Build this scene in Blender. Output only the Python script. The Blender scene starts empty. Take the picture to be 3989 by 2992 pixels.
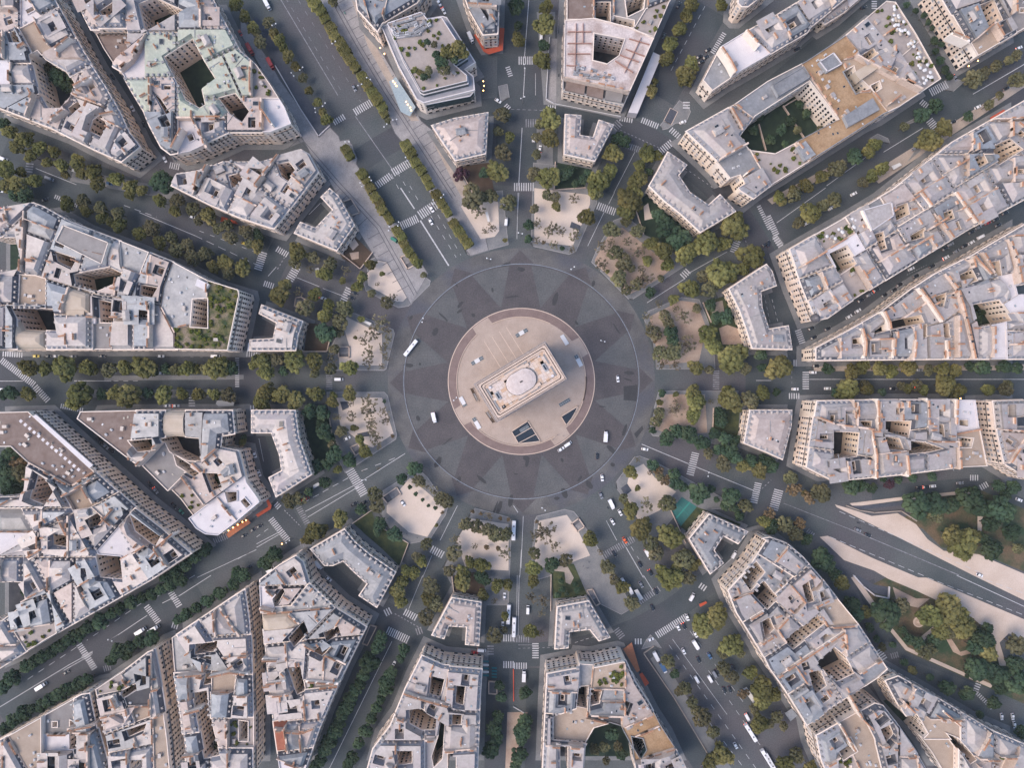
import bpy, bmesh, math, random
from math import sin, cos, pi, radians, hypot, atan2, floor
from mathutils import Vector, Matrix
from mathutils.geometry import delaunay_2d_cdt, tessellate_polygon
R = random.Random(7)
sc = bpy.context.scene
COL = sc.collection
H = 438.0                       # height of the camera above the street
HFOV = radians(71.6)
KK = 2 * math.tan(HFOV / 2) / 3989.0
# ---------------------------------------------------------------- survey notes -> metres
TX = {'a': 0, 'b': 1000, 'c': 2000, 'd': 2989}
TY = {'1': 0, '2': 750, '3': 1500, '4': 2242}

def world(u, v, z=0.0):
    return ((u - 1994.5) * KK * (H - z), -(v - 1496.0) * KK * (H - z))

def uv(tile, x, y):
    if tile == 'o':
        return x * 18.033, y * 18.033
    return TX[tile[0]] + x * 4.5208, TY[tile[1]] + y * 4.5208

def rows(s):
    """every row 'x,y,...' of a survey string, with the tile it belongs to"""
    tile = 'o'
    for tok in s.split():
        if ',' not in tok:
            tile = tok
            continue
        yield tile, tok.split(',')

def pts(s, z=0.0):
    out = []
    for t, f in rows(s):
        out.append(world(*uv(t, float(f[0]), float(f[1])), z))
    return out

CX, CY = world(2031, 1486)      # middle of the star
PX = KK * H                     # metres per survey pixel on the ground

# ---------------------------------------------------------------- materials
MATS = {}
TONE = [('limestone', .98), ('cornice', .92), ('plaster', .80), ('brick_flue', .85), ('asphalt', 1.42), ('sett', 1.25), ('ring_outer', 1.3), ('pavement', 1.2), ('granite', .95), ('leaf', 1.06), ('lawn', .8), ('shrub', .7), ('car_w', .8), ('car', .8), ('zinc', .59), ('glass', .8), ('slate', .75), ('iron', .8), ('court', .8), ('', .68)]

def mat(name, c1, c2=None, scale=0.3, rough=0.8, rnd=0.0, fine=0.0, fscale=3.0, metal=0.0, emit=0.0, spec=0.3, lo=0.35, hi=0.65, dist=0.0, hue=0.0, c3=None, s3=0.05, fine_on=True):
    if not emit:
        k = 1.0
        for w, f in TONE:
            if name.startswith(w): k = f; break
        c1, c2, c3 = (tuple(min(.8, v * k) for v in c) if c else None for c in (c1, c2, c3))
    m = bpy.data.materials.new(name)
    m.use_nodes = True
    nt = m.node_tree
    N, L = nt.nodes, nt.links
    b = N['Principled BSDF']
    b.inputs['Roughness'].default_value = rough
    b.inputs['Metallic'].default_value = metal
    b.inputs['Specular IOR Level'].default_value = spec
    b.inputs['Base Color'].default_value = (*c1, 1)
    src = None
    tc = N.new('ShaderNodeTexCoord')
    if c2:
        nz = N.new('ShaderNodeTexNoise')
        nz.inputs['Scale'].default_value = scale
        nz.inputs['Detail'].default_value = 5
        nz.inputs['Roughness'].default_value = 0.6
        nz.inputs['Distortion'].default_value = dist
        L.new(tc.outputs['Object'], nz.inputs['Vector'])
        rp = N.new('ShaderNodeValToRGB')
        rp.color_ramp.elements[0].position = lo
        rp.color_ramp.elements[1].position = hi
        rp.color_ramp.elements[0].color = (*c1, 1)
        rp.color_ramp.elements[1].color = (*c2, 1)
        L.new(nz.outputs['Fac'], rp.inputs['Fac'])
        src = rp.outputs['Color']
        if c3:
            n3 = N.new('ShaderNodeTexNoise')
            n3.inputs['Scale'].default_value = s3
            n3.inputs['Detail'].default_value = 4
            L.new(tc.outputs['Object'], n3.inputs['Vector'])
            r3 = N.new('ShaderNodeValToRGB')
            r3.color_ramp.elements[0].position = 0.48
            r3.color_ramp.elements[1].position = 0.62
            L.new(n3.outputs['Fac'], r3.inputs['Fac'])
            mx = N.new('ShaderNodeMixRGB')
            mx.inputs['Color2'].default_value = (*c3, 1)
            L.new(src, mx.inputs['Color1'])
            L.new(r3.outputs['Color'], mx.inputs['Fac'])
            src = mx.outputs['Color']
    if fine:
        nf = N.new('ShaderNodeTexNoise')
        nf.inputs['Scale'].default_value = fscale
        nf.inputs['Detail'].default_value = 3
        L.new(tc.outputs['Object'], nf.inputs['Vector'])
        mr = N.new('ShaderNodeMapRange')
        mr.inputs['From Min'].default_value = 0.3
        mr.inputs['From Max'].default_value = 0.7
        mr.inputs['To Min'].default_value = 1 - fine
        mr.inputs['To Max'].default_value = 1 + fine
        L.new(nf.outputs['Fac'], mr.inputs['Value'])
        hs = N.new('ShaderNodeHueSaturation')
        if src: L.new(src, hs.inputs['Color'])
        else: hs.inputs['Color'].default_value = (*c1, 1)
        L.new(mr.outputs['Result'], hs.inputs['Value'])
        src = hs.outputs['Color']
    if rnd or hue:
        oi = N.new('ShaderNodeObjectInfo')
        hs = N.new('ShaderNodeHueSaturation')
        if src: L.new(src, hs.inputs['Color'])
        else: hs.inputs['Color'].default_value = (*c1, 1)
        mr = N.new('ShaderNodeMapRange')
        mr.inputs['To Min'].default_value = 1 - rnd
        mr.inputs['To Max'].default_value = 1 + rnd
        L.new(oi.outputs['Random'], mr.inputs['Value'])
        L.new(mr.outputs['Result'], hs.inputs['Value'])
        if hue:
            w = N.new('ShaderNodeMath'); w.operation = 'MULTIPLY'; w.inputs[1].default_value = 7.31
            f = N.new('ShaderNodeMath'); f.operation = 'FRACT'
            L.new(oi.outputs['Random'], w.inputs[0]); L.new(w.outputs[0], f.inputs[0])
            mh = N.new('ShaderNodeMapRange')
            mh.inputs['To Min'].default_value = 0.5 - hue
            mh.inputs['To Max'].default_value = 0.5 + hue
            L.new(f.outputs[0], mh.inputs['Value'])
            L.new(mh.outputs['Result'], hs.inputs['Hue'])
        src = hs.outputs['Color']
    if src:
        L.new(src, b.inputs['Base Color'])
    if emit:
        b.inputs['Emission Color'].default_value = (*c1, 1)
        b.inputs['Emission Strength'].default_value = emit
    MATS[name] = m
    return m

# ---------------------------------------------------------------- mesh collecting
class MB:
    def __init__(s):
        s.v, s.f, s.m = [], [], []
    def face(s, ps, m=0):
        i = len(s.v)
        s.v.extend(ps)
        s.f.append(tuple(range(i, i + len(ps))))
        s.m.append(m)
    def box(s, c, size, rz=0.0, m=0, bottom=False, taper=1.0, mtop=None):
        x, y, z = c
        a, b_, h = size[0] / 2, size[1] / 2, size[2]
        cs, sn = cos(rz), sin(rz)
        def q(px, py, pz): return (x + px * cs - py * sn, y + px * sn + py * cs, z + pz)
        lo = [q(-a, -b_, 0), q(a, -b_, 0), q(a, b_, 0), q(-a, b_, 0)]
        t = taper
        hi = [q(-a * t, -b_ * t, h), q(a * t, -b_ * t, h), q(a * t, b_ * t, h), q(-a * t, b_ * t, h)]
        for k in range(4):
            s.face([lo[k], lo[(k + 1) % 4], hi[(k + 1) % 4], hi[k]], m)
        s.face(hi, m if mtop is None else mtop)
        if bottom: s.face(lo[::-1], m)
    def prism(s, poly, z0, z1, m=0, mtop=None):
        poly = ccw(poly)
        n = len(poly)
        for i in range(n):
            a, b_ = poly[i], poly[(i + 1) % n]
            s.face([(*a, z0), (*b_, z0), (*b_, z1), (*a, z1)], m)
        s.cap([poly], z1, m if mtop is None else mtop)
    def cap(s, loops, z, m=0):
        for a, b_, c in tris(loops):
            s.face([(*a, z), (*b_, z), (*c, z)], m)
    def cyl(s, c, r, h, n=10, m=0, r2=None, mtop=None):
        x, y, z = c
        r2 = r if r2 is None else r2
        lo = [(x + r * cos(2 * pi * k / n), y + r * sin(2 * pi * k / n), z) for k in range(n)]
        hi = [(x + r2 * cos(2 * pi * k / n), y + r2 * sin(2 * pi * k / n), z + h) for k in range(n)]
        for k in range(n):
            s.face([lo[k], lo[(k + 1) % n], hi[(k + 1) % n], hi[k]], m)
        s.face(hi, m if mtop is None else mtop)
    def tube(s, a, b_, r0, r1, n=6, m=0):
        a, b_ = Vector(a), Vector(b_)
        d = (b_ - a).normalized()
        u = d.orthogonal().normalized(); w = d.cross(u)
        A = [a + (u * cos(2 * pi * k / n) + w * sin(2 * pi * k / n)) * r0 for k in range(n)]
        B = [b_ + (u * cos(2 * pi * k / n) + w * sin(2 * pi * k / n)) * r1 for k in range(n)]
        for k in range(n):
            s.face([A[k][:], A[(k + 1) % n][:], B[(k + 1) % n][:], B[k][:]], m)
    def blob(s, c, r, rnd, m=0, sq=1.0, sub=1, jit=0.18):
        for ps in ICO[sub]:
            pass
        base, faces = ICO[sub]
        i = len(s.v)
        ph = rnd.random() * 6.28
        for p in base:
            k = r * (1 + (rnd.random() - 0.5) * 2 * jit)
            s.v.append((c[0] + p[0] * k, c[1] + p[1] * k, c[2] + p[2] * k * sq))
        for f in faces:
            s.f.append(tuple(i + j for j in f)); s.m.append(m)
    def mesh(s, name, mats, smooth=False):
        me = bpy.data.meshes.new(name)
        me.from_pydata(s.v, [], s.f)
        for m in mats: me.materials.append(MATS[m])
        if len(mats) > 1: me.polygons.foreach_set('material_index', s.m)
        if smooth: me.polygons.foreach_set('use_smooth', [True] * len(s.f))
        me.update()
        return me
    def obj(s, name, mats, parent=None, smooth=False, loc=None):
        if isinstance(mats, str): mats = [mats]
        return put(name, s.mesh(name, mats, smooth), parent, loc)

def ico(sub):
    bm = bmesh.new()
    bmesh.ops.create_icosphere(bm, subdivisions=sub, radius=1)
    vs = [v.co[:] for v in bm.verts]
    fs = [tuple(v.index for v in f.verts) for f in bm.faces]
    bm.free()
    return vs, fs
ICO = {1: ico(1), 2: ico(2)}

def put(name, data, parent=None, loc=None, rz=0.0, scale=None):
    o = bpy.data.objects.new(name, data)
    COL.objects.link(o)
    if parent: o.parent = parent
    if loc: o.location = loc
    if rz: o.rotation_euler = (0, 0, rz)
    if scale: o.scale = scale
    return o

def tag(o, label=None, cat=None, group=None, kind=None):
    if label: o['label'] = label
    if cat: o['category'] = cat
    if group: o['group'] = group
    if kind: o['kind'] = kind
    return o

def struct(name, mb, mats, smooth=False, label=None):
    o = mb.obj(name, mats, None, smooth)
    o['kind'] = 'structure'
    if label: o['label'] = label
    return o

# ---------------------------------------------------------------- plane geometry
def area(p):
    return 0.5 * sum(p[i][0] * p[(i + 1) % len(p)][1] - p[(i + 1) % len(p)][0] * p[i][1] for i in range(len(p)))

def ccw(p):
    return p if area(p) > 0 else p[::-1]

def inside(p, poly):
    x, y = p
    c = False
    n = len(poly)
    for i in range(n):
        x1, y1 = poly[i][:2]; x2, y2 = poly[(i + 1) % n][:2]
        if (y1 > y) != (y2 > y) and x < (x2 - x1) * (y - y1) / (y2 - y1) + x1: c = not c
    return c

def tris(loops):
    """triangles (counter clockwise) of a region with holes, even-odd rule"""
    V, E = [], []
    for lp in loops:
        b = len(V); n = len(lp)
        V += [Vector((p[0], p[1])) for p in lp]
        E += [(b + i, b + (i + 1) % n) for i in range(n)]
    vs, _, fs, _, _, _ = delaunay_2d_cdt(V, E, [], 0, 0.01)
    out = []
    for f in fs:
        a, b_, c = (vs[i] for i in f)
        ar = (b_ - a).cross(c - a)
        if abs(ar) < 1e-6: continue
        q = ((a.x + b_.x + c.x) / 3, (a.y + b_.y + c.y) / 3)
        if sum(inside(q, lp) for lp in loops) % 2 == 0: continue
        out.append(((a.x, a.y), (b_.x, b_.y), (c.x, c.y)) if ar > 0 else ((a.x, a.y), (c.x, c.y), (b_.x, b_.y)))
    return out

def partition(loops, cuts, test, small=70.0):
    """cut the region up; loops = [[(x, y, kind of the edge that starts here)]], cuts = [((x,y),(x,y))].
    Returns cells, each a list of such loops."""
    V, E, K = [], [], []
    for lp in loops:
        b = len(V); n = len(lp)
        for i, p in enumerate(lp):
            V.append(Vector((p[0], p[1]))); E.append((b + i, b + (i + 1) % n)); K.append(p[2])
    for a, b_ in cuts:
        i = len(V)
        V += [Vector(a), Vector(b_)]; E.append((i, i + 1)); K.append(2)
    vs, es, fs, _, oe, _ = delaunay_2d_cdt(V, E, [], 0, 0.02)
    ek = {}
    for e, o in zip(es, oe):
        if o: ek[tuple(sorted(e))] = min(K[i] for i in o if i < len(K))
    tri, ok = [], []
    for f in fs:
        a, b_, c = f
        ar = (vs[b_] - vs[a]).cross(vs[c] - vs[a])
        if ar < 0: f = (a, c, b_)
        tri.append(tuple(f))
        cen = (vs[a] + vs[b_] + vs[c]) / 3
        ok.append(test((cen.x, cen.y)))
    own = {}
    for t, f in enumerate(tri):
        for i in range(3): own[(f[i], f[(i + 1) % 3])] = t
    par = list(range(len(tri)))
    def find(a):
        while par[a] != a:
            par[a] = par[par[a]]; a = par[a]
        return a
    for (a, b_), t in own.items():
        u = own.get((b_, a))
        if u is not None and ok[t] and ok[u] and tuple(sorted((a, b_))) not in ek: par[find(t)] = find(u)
    def areas():
        A = {}
        for t, f in enumerate(tri):
            if ok[t]:
                A[find(t)] = A.get(find(t), 0) + 0.5 * abs((vs[f[1]] - vs[f[0]]).cross(vs[f[2]] - vs[f[0]]))
        return A
    for _ in range(40):
        A = areas()
        s = [c for c in A if A[c] < small]
        if not s or len(A) < 2: break
        c = min(s, key=lambda q: A[q])
        nb = {}
        for (a, b_), t in own.items():
            if ok[t] and find(t) == c:
                u = own.get((b_, a))
                if u is not None and ok[u] and find(u) != c:
                    nb[find(u)] = nb.get(find(u), 0) + (vs[a] - vs[b_]).length
        if not nb:
            for t in range(len(tri)):
                if ok[t] and find(t) == c: ok[t] = False
            continue
        par[c] = max(nb, key=nb.get)
    cells = []
    for c in areas():
        nxt = {}
        for t, f in enumerate(tri):
            if not ok[t] or find(t) != c: continue
            for i in range(3):
                a, b_ = f[i], f[(i + 1) % 3]
                u = own.get((b_, a))
                if u is not None and ok[u] and find(u) == c: continue
                k = ek.get(tuple(sorted((a, b_))), 0)
                if u is not None and ok[u]: k = 2
                elif k == 2: k = 0
                nxt.setdefault(a, []).append((b_, k))
        lps = []
        while nxt:
            s0 = next(iter(nxt)); a = s0; prev = None; lp = []
            while a in nxt:
                o = nxt[a]
                j = 0
                if len(o) > 1 and prev is not None:
                    back = atan2(vs[prev].y - vs[a].y, vs[prev].x - vs[a].x)
                    j = min(range(len(o)), key=lambda q: (back - atan2(vs[o[q][0]].y - vs[a].y, vs[o[q][0]].x - vs[a].x)) % (2 * pi) or 9)
                b_, k = o.pop(j)
                if not o: del nxt[a]
                lp.append((vs[a].x, vs[a].y, k))
                prev, a = a, b_
                if a == s0 and (a not in nxt or True): break
            lp = tidy(lp)
            if len(lp) >= 3 and abs(area(lp)) > 3: lps.append(lp)
        if lps:
            lps.sort(key=lambda q: -abs(area(q)))
            cells.append(lps)
    return cells

def tidy(lp):
    ch = True
    while ch and len(lp) > 3:
        ch = False
        for i in range(len(lp)):
            p, q, r = lp[i - 1], lp[i], lp[(i + 1) % len(lp)]
            d1 = hypot(q[0] - p[0], q[1] - p[1]); d2 = hypot(r[0] - q[0], r[1] - q[1])
            cr = (q[0] - p[0]) * (r[1] - q[1]) - (q[1] - p[1]) * (r[0] - q[0])
            if d1 < 0.5 or (p[2] == q[2] and abs(cr) < 0.02 * d1 * d2 and d2 > 0):
                if d1 < 0.5:
                    lp = lp[:i - 1] + [(p[0], p[1], q[2])] + lp[i + 1:] if i > 0 else [(p[0], p[1], q[2])] + lp[1:-1]
                else:
                    lp = lp[:i] + lp[i + 1:]
                ch = True
                break
    return lp

def offset(lp, dist):
    """move every edge of the loop inwards (left) by dist[kind]"""
    n = len(lp)
    out = []
    for i in range(n):
        p, q, r = lp[i - 1], lp[i], lp[(i + 1) % n]
        d1 = (q[0] - p[0], q[1] - p[1]); d2 = (r[0] - q[0], r[1] - q[1])
        l1 = hypot(*d1) or 1e-6; l2 = hypot(*d2) or 1e-6
        n1 = (-d1[1] / l1, d1[0] / l1); n2 = (-d2[1] / l2, d2[0] / l2)
        a, b_ = dist[p[2]], dist[q[2]]
        det = n1[0] * n2[1] - n1[1] * n2[0]
        if abs(det) < 0.12:
            m = (a + b_) / 2
            w = (n1[0] * m, n1[1] * m)
        else:
            w = ((a * n2[1] - b_ * n1[1]) / det, (b_ * n1[0] - a * n2[0]) / det)
            lim = 2.6 * max(abs(a), abs(b_))
            k = hypot(*w)
            if k > lim > 0: w = (w[0] * lim / k, w[1] * lim / k)
        out.append((q[0] + w[0], q[1] + w[1], q[2]))
    return out

def good(a, b_):
    n = len(a)
    for i in range(n):
        j = (i + 1) % n
        if (a[j][0] - a[i][0]) * (b_[j][0] - b_[i][0]) + (a[j][1] - a[i][1]) * (b_[j][1] - b_[i][1]) < 0: return False
    return True

def edges(lps):
    for lp in lps:
        for i in range(len(lp)):
            a, b_ = lp[i], lp[(i + 1) % len(lp)]
            L = hypot(b_[0] - a[0], b_[1] - a[1])
            if L > 0.05: yield a, b_, L, a[2]

def strip(mb, poly, w, z, m=0):
    """a flat ribbon along a polyline"""
    n = len(poly)
    L, Rr = [], []
    for i in range(n):
        a = poly[max(i - 1, 0)]; b_ = poly[min(i + 1, n - 1)]
        d = (b_[0] - a[0], b_[1] - a[1]); l = hypot(*d) or 1
        nx, ny = -d[1] / l * w / 2, d[0] / l * w / 2
        L.append((poly[i][0] + nx, poly[i][1] + ny)); Rr.append((poly[i][0] - nx, poly[i][1] - ny))
    for i in range(n - 1):
        mb.face([(*Rr[i], z), (*Rr[i + 1], z), (*L[i + 1], z), (*L[i], z)], m)

def wall_run(mb, poly, w, z0, z1, m=0, closed=False):
    q = poly + ([poly[0]] if closed else [])
    for a, b_ in zip(q, q[1:]):
        L = hypot(b_[0] - a[0], b_[1] - a[1])
        if L > 0.05:
            mb.box(((a[0] + b_[0]) / 2, (a[1] + b_[1]) / 2, z0), (L + w * 0.98, w, z1 - z0), atan2(b_[1] - a[1], b_[0] - a[0]), m)

# ---------------------------------------------------------------- where things are, in words
CLOCK = {0: 'three', 30: 'two', 60: 'one', 90: 'twelve', 120: 'eleven', 150: 'ten', 180: 'nine', 210: 'eight', 240: 'seven', 270: 'six', 300: 'five', 330: 'four'}

def place(x, y):
    dx, dy = x - CX, y - CY
    r = hypot(dx, dy); a = math.degrees(atan2(dy, dx)) % 360
    n = round(a / 30) * 30 % 360
    lat = r * sin(radians(a - round(a / 30) * 30))
    side = 'clockwise' if lat < 0 else 'anticlockwise'
    m = floor(a / 30) * 30
    return r, CLOCK[n], side, abs(lat), CLOCK[(m + 30) % 360], CLOCK[m % 360]
ORD = 'first second third fourth fifth sixth seventh eighth ninth tenth eleventh twelfth thirteenth fourteenth fifteenth sixteenth seventeenth eighteenth nineteenth twentieth'.split()

def nth(i):
    if i < 20: return ORD[i]
    t = {2: 'twenty', 3: 'thirty', 4: 'forty', 5: 'fifty'}[(i + 1) // 10]
    u = (i + 1) % 10
    return t + '-' + ORD[u - 1] if u else {2: 'twentieth', 3: 'thirtieth', 4: 'fortieth', 5: 'fiftieth'}[(i + 1) // 10]

def number_labels(items, text):
    """items = [(object, what, where, r)]: the same what and where are told apart by their order out from the arch"""
    g = {}
    for it in items: g.setdefault((it[1], it[2]), []).append(it)
    for (what, where), v in g.items():
        v.sort(key=lambda q: q[3])
        for i, it in enumerate(v):
            it[0]['label'] = (f'{what} {where}' if where.split()[0] in ('on', 'near', 'by', 'between') else f'{what}, {where}') if len(v) == 1 else f'{nth(i)} {what} outward, {where}'
# ---------------------------------------------------------------- paint box
mat('asphalt', (.032, .040, .044), (.056, .061, .063), .035, .85, fine=.22, fscale=1.3, lo=.3, hi=.7, c3=(.050, .048, .054), s3=.012)
mat('asphalt_dark', (.030, .035, .048), (.044, .048, .060), .2, .8, fine=.2, fscale=2.0)
mat('patch', (.042, .044, .050), (.054, .055, .060), .2, .8, fine=.2, fscale=2.0)
mat('weathered_stone', (.30, .27, .27), (.44, .385, .37), .5, .9, fine=.15, fscale=1.5)
mat('asphalt_shaded', (.023, .030, .035), (.040, .046, .050), .05, .85, fine=.22, fscale=1.5, c3=(.036, .037, .043), s3=.015)  # asphalt with the shade of the outer streets put into its colour
mat('asphalt_lane', (.046, .049, .060), (.070, .071, .080), .05, .85, fine=.2, fscale=1.6)
mat('sett_plum', (.041, .038, .042), (.056, .051, .054), .08, .8, fine=.22, fscale=1.2)
mat('sett_grey', (.052, .055, .058), (.068, .069, .071), .10, .8, fine=.22, fscale=1.2)
mat('ring_outer', (.050, .050, .052), (.086, .084, .083), .06, .85, fine=.22, fscale=1.4, c3=(.050, .052, .062), s3=.04)
mat('pavement', (.100, .104, .110), (.140, .140, .142), .12, .85, fine=.15, fscale=2.0)
mat('granite', (.20, .193, .20), (.265, .255, .258), .18, .8, fine=.2, fscale=2.4)
mat('granite_dark', (.075, .075, .085), (.10, .10, .11), .3, .8)
mat('granite_tan', (.27, .225, .195), (.34, .29, .25), .12, .8, fine=.15, fscale=2.0)
mat('sand', (.66, .55, .47), (.74, .63, .55), .07, .95, fine=.07, fscale=2.5)
mat('sand_brown', (.38, .27, .21), (.54, .42, .34), .09, .95, fine=.12, fscale=2.0)
mat('sand_park', (.60, .485, .405), (.68, .56, .48), .08, .95, fine=.06, fscale=1.5)
mat('island_ring', (.205, .148, .138), (.25, .185, .172), .2, .8, fine=.12, fscale=2.0)
mat('island_tan', (.41, .325, .275), (.48, .39, .335), .12, .85, fine=.10, fscale=2.0)
mat('pale_stone', (.62, .48, .39), (.70, .56, .47), .3, .7)
mat('white_paint', (.62, .62, .64), (.34, .34, .37), 1.3, .6, lo=.45, hi=.75)
mat('worn_paint', (.33, .33, .36), (.17, .17, .19), .5, .7, lo=.4, hi=.65)
mat('ring_line', (.36, .42, .50), (.20, .24, .30), .5, .7)
mat('limestone', (.64, .525, .43), (.73, .61, .51), .35, .85, rnd=.12, fine=.08, fscale=1.5, hue=.008)
mat('limestone_pale', (.66, .575, .50), (.72, .64, .57), .3, .85, rnd=.08, fine=.06)
mat('cornice_stone', (.62, .53, .46), (.70, .60, .53), .4, .8, rnd=.08)
mat('plaster', (.58, .45, .37), (.66, .53, .45), .25, .85, rnd=.10, fine=.10, fscale=1.0)
mat('zinc_pale', (.48, .435, .415), (.63, .58, .555), .16, .55, metal=.25, rnd=.10, fine=.10, fscale=.7, c3=(.52, .46, .455), s3=.08)
mat('zinc_grey', (.31, .315, .33), (.44, .44, .45), .16, .55, metal=.3, rnd=.12, fine=.10, fscale=.7)
mat('zinc_blue', (.31, .33, .36), (.43, .45, .48), .16, .55, metal=.3, rnd=.10, fine=.10, fscale=.7)
mat('zinc_rose', (.51, .42, .385), (.64, .545, .505), .16, .6, metal=.2, rnd=.10, fine=.10, fscale=.7)
mat('slate', (.075, .082, .105), (.115, .12, .145), .5, .6, rnd=.15)
mat('slate_pale', (.26, .265, .30), (.34, .34, .375), .3, .6, rnd=.12)
mat('copper_green', (.40, .45, .38), (.53, .54, .45), .12, .7, fine=.12, fscale=.8, c3=(.55, .56, .43), s3=.07)
mat('gravel_tan', (.40, .315, .25), (.48, .385, .31), .2, .95, rnd=.10, fine=.10, fscale=2)
mat('gravel_ochre', (.34, .215, .12), (.43, .29, .175), .16, .95, fine=.14, fscale=1.2, lo=.4, hi=.6)
mat('gravel_grey', (.26, .24, .235), (.32, .30, .29), .2, .95, rnd=.1, fine=.1)
mat('gravel_brown', (.20, .145, .125), (.27, .21, .185), .25, .95, fine=.12)
mat('flat_white', (.66, .62, .64), (.74, .70, .71), .2, .7, rnd=.06, fine=.08)
mat('flat_dark', (.06, .062, .075), (.09, .09, .10), .3, .8)
mat('tile_red', (.30, .095, .06), (.38, .14, .085), .5, .8)
mat('vault_tan', (.50, .41, .32), (.57, .475, .385), .2, .7)
mat('terrace', (.36, .315, .30), (.44, .385, .36), .3, .9)
mat('render_site', (.58, .50, .48), (.70, .62, .60), .15, .85, fine=.14, fscale=1.0, c3=(.45, .36, .33), s3=.1)
mat('glass_dark', (.012, .02, .03), rough=.15, spec=.6)
mat('glass_teal', (.02, .05, .06), rough=.12, spec=.6)
mat('glass_roof', (.25, .32, .36), (.33, .40, .43), 1.0, .3, spec=.6)
mat('iron', (.03, .03, .036), rough=.6)
mat('iron_grey', (.20, .20, .215), rough=.6)
mat('terracotta', (.50, .27, .17), (.60, .35, .23), .8, .85, rnd=.2)
mat('brick_flue', (.56, .43, .35), (.64, .52, .44), .6, .9, rnd=.18)
mat('unit_white', (.72, .72, .74), rough=.5)
mat('unit_grey', (.38, .39, .41), rough=.6)
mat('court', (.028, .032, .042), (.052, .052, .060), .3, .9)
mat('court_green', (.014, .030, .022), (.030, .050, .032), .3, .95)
mat('lawn', (.030, .048, .026), (.075, .085, .036), .25, .95, fine=.2, fscale=1.5)
mat('roof_planting', (.035, .060, .022), (.17, .15, .07), .22, .95, fine=.35, fscale=1.2, lo=.38, hi=.62, c3=(.28, .22, .17), s3=.12)
mat('lawn_park', (.030, .058, .030), (.135, .095, .060), .07, .95, fine=.2, fscale=1.0, lo=.4, hi=.62)
mat('garden_earth', (.080, .055, .040), (.115, .08, .06), .25, .95, fine=.2)
mat('leaf_plane', (.055, .060, .022), (.140, .125, .046), .16, 1.0, rnd=.28, fine=.38, fscale=.55, hue=.022, spec=.1)
mat('leaf_bright', (.080, .084, .030), (.165, .152, .060), .16, 1.0, rnd=.18, fine=.38, fscale=.55, hue=.015, spec=.1)
mat('leaf_dark', (.020, .042, .027), (.054, .072, .038), .18, 1.0, rnd=.3, fine=.4, fscale=.55, hue=.02, spec=.1)
mat('leaf_olive', (.058, .060, .034), (.118, .106, .056), .2, 1.0, rnd=.25, fine=.35, fscale=.7, hue=.02, spec=.1)
mat('leaf_thin', (.080, .076, .050), (.140, .115, .074), .3, 1.0, rnd=.3, fine=.3, fscale=.9, hue=.02, spec=.1)
mat('leaf_russet', (.085, .062, .036), (.14, .10, .058), .3, 1.0, rnd=.2, fine=.3, spec=.1)
mat('leaf_purple', (.040, .020, .028), (.06, .03, .04), .3, 1.0, spec=.1)
mat('shrub', (.05, .075, .018), (.14, .14, .03), .4, 1.0, rnd=.3, fine=.3, hue=.03, spec=.1)
mat('bark', (.10, .08, .062), (.15, .125, .10), 1.2, .95)
mat('car_white', (.78, .79, .82), rough=.28, spec=.5)
mat('car_black', (.018, .022, .032), rough=.25, spec=.5)
mat('car_grey', (.20, .215, .25), rough=.3, spec=.5)
mat('car_red', (.42, .03, .03), rough=.3, spec=.5)
mat('car_blue', (.05, .13, .28), rough=.3, spec=.5)
mat('car_orange', (.85, .14, .03), rough=.3, spec=.5)
mat('car_green', (.03, .20, .15), rough=.3, spec=.5)
mat('car_yellow', (.65, .50, .08), rough=.3, spec=.5)
mat('rubber', (.015, .015, .017), rough=.9)
mat('lamp_warm', (1.0, .50, .16), emit=5.0)
mat('lamp_red', (1.0, .10, .04), emit=2.5)
mat('lamp_head', (.85, .88, .9), rough=.3)
mat('globe', (.85, .87, .90), rough=.3)
mat('awning_red', (.56, .095, .045), (.62, .12, .06), .6, .8)
mat('awning_rust', (.45, .16, .08), (.52, .21, .11), .6, .8)
mat('awning_teal', (.02, .16, .19), rough=.8)
mat('canvas', (.72, .71, .70), rough=.85)
mat('barrier_red', (.80, .12, .05), rough=.5)
mat('court_teal', (.035, .14, .135), (.05, .165, .155), .4, .9)
mat('net_green', (.05, .30, .26), rough=.8)
mat('cloth_blue', (.05, .09, .22), rough=.9)
mat('cloth_dark', (.03, .03, .035), rough=.9)
mat('cloth_light', (.55, .53, .5), rough=.9)
mat('skin', (.50, .30, .21), rough=.7)
mat('hair', (.03, .02, .015), rough=.8)
mat('wood', (.22, .12, .07), rough=.7)
mat('silver_paint', (.40, .41, .44), rough=.5)
mat('scaffold', (.44, .25, .20), rough=.7)
mat('dome_slate', (.10, .095, .105), (.15, .14, .15), .8, .45)

# ---------------------------------------------------------------- shared pieces of the houses
def m_window():
    m = MB()
    m.box((0, 0, 0), (1.05, .16, 1.9), 0, 0, True)
    m.box((0, .06, -.16), (1.5, .30, .14), 0, 1, True)
    return m.mesh('window', ['glass_dark', 'cornice_stone'])

def m_shop():
    m = MB()
    m.box((0, 0, 0), (2.3, .2, 2.9), 0, 0, True)
    m.box((0, .1, 2.9), (2.6, .5, .25), 0, 1, True)
    return m.mesh('shop_window', ['glass_dark', 'cornice_stone'])

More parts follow.
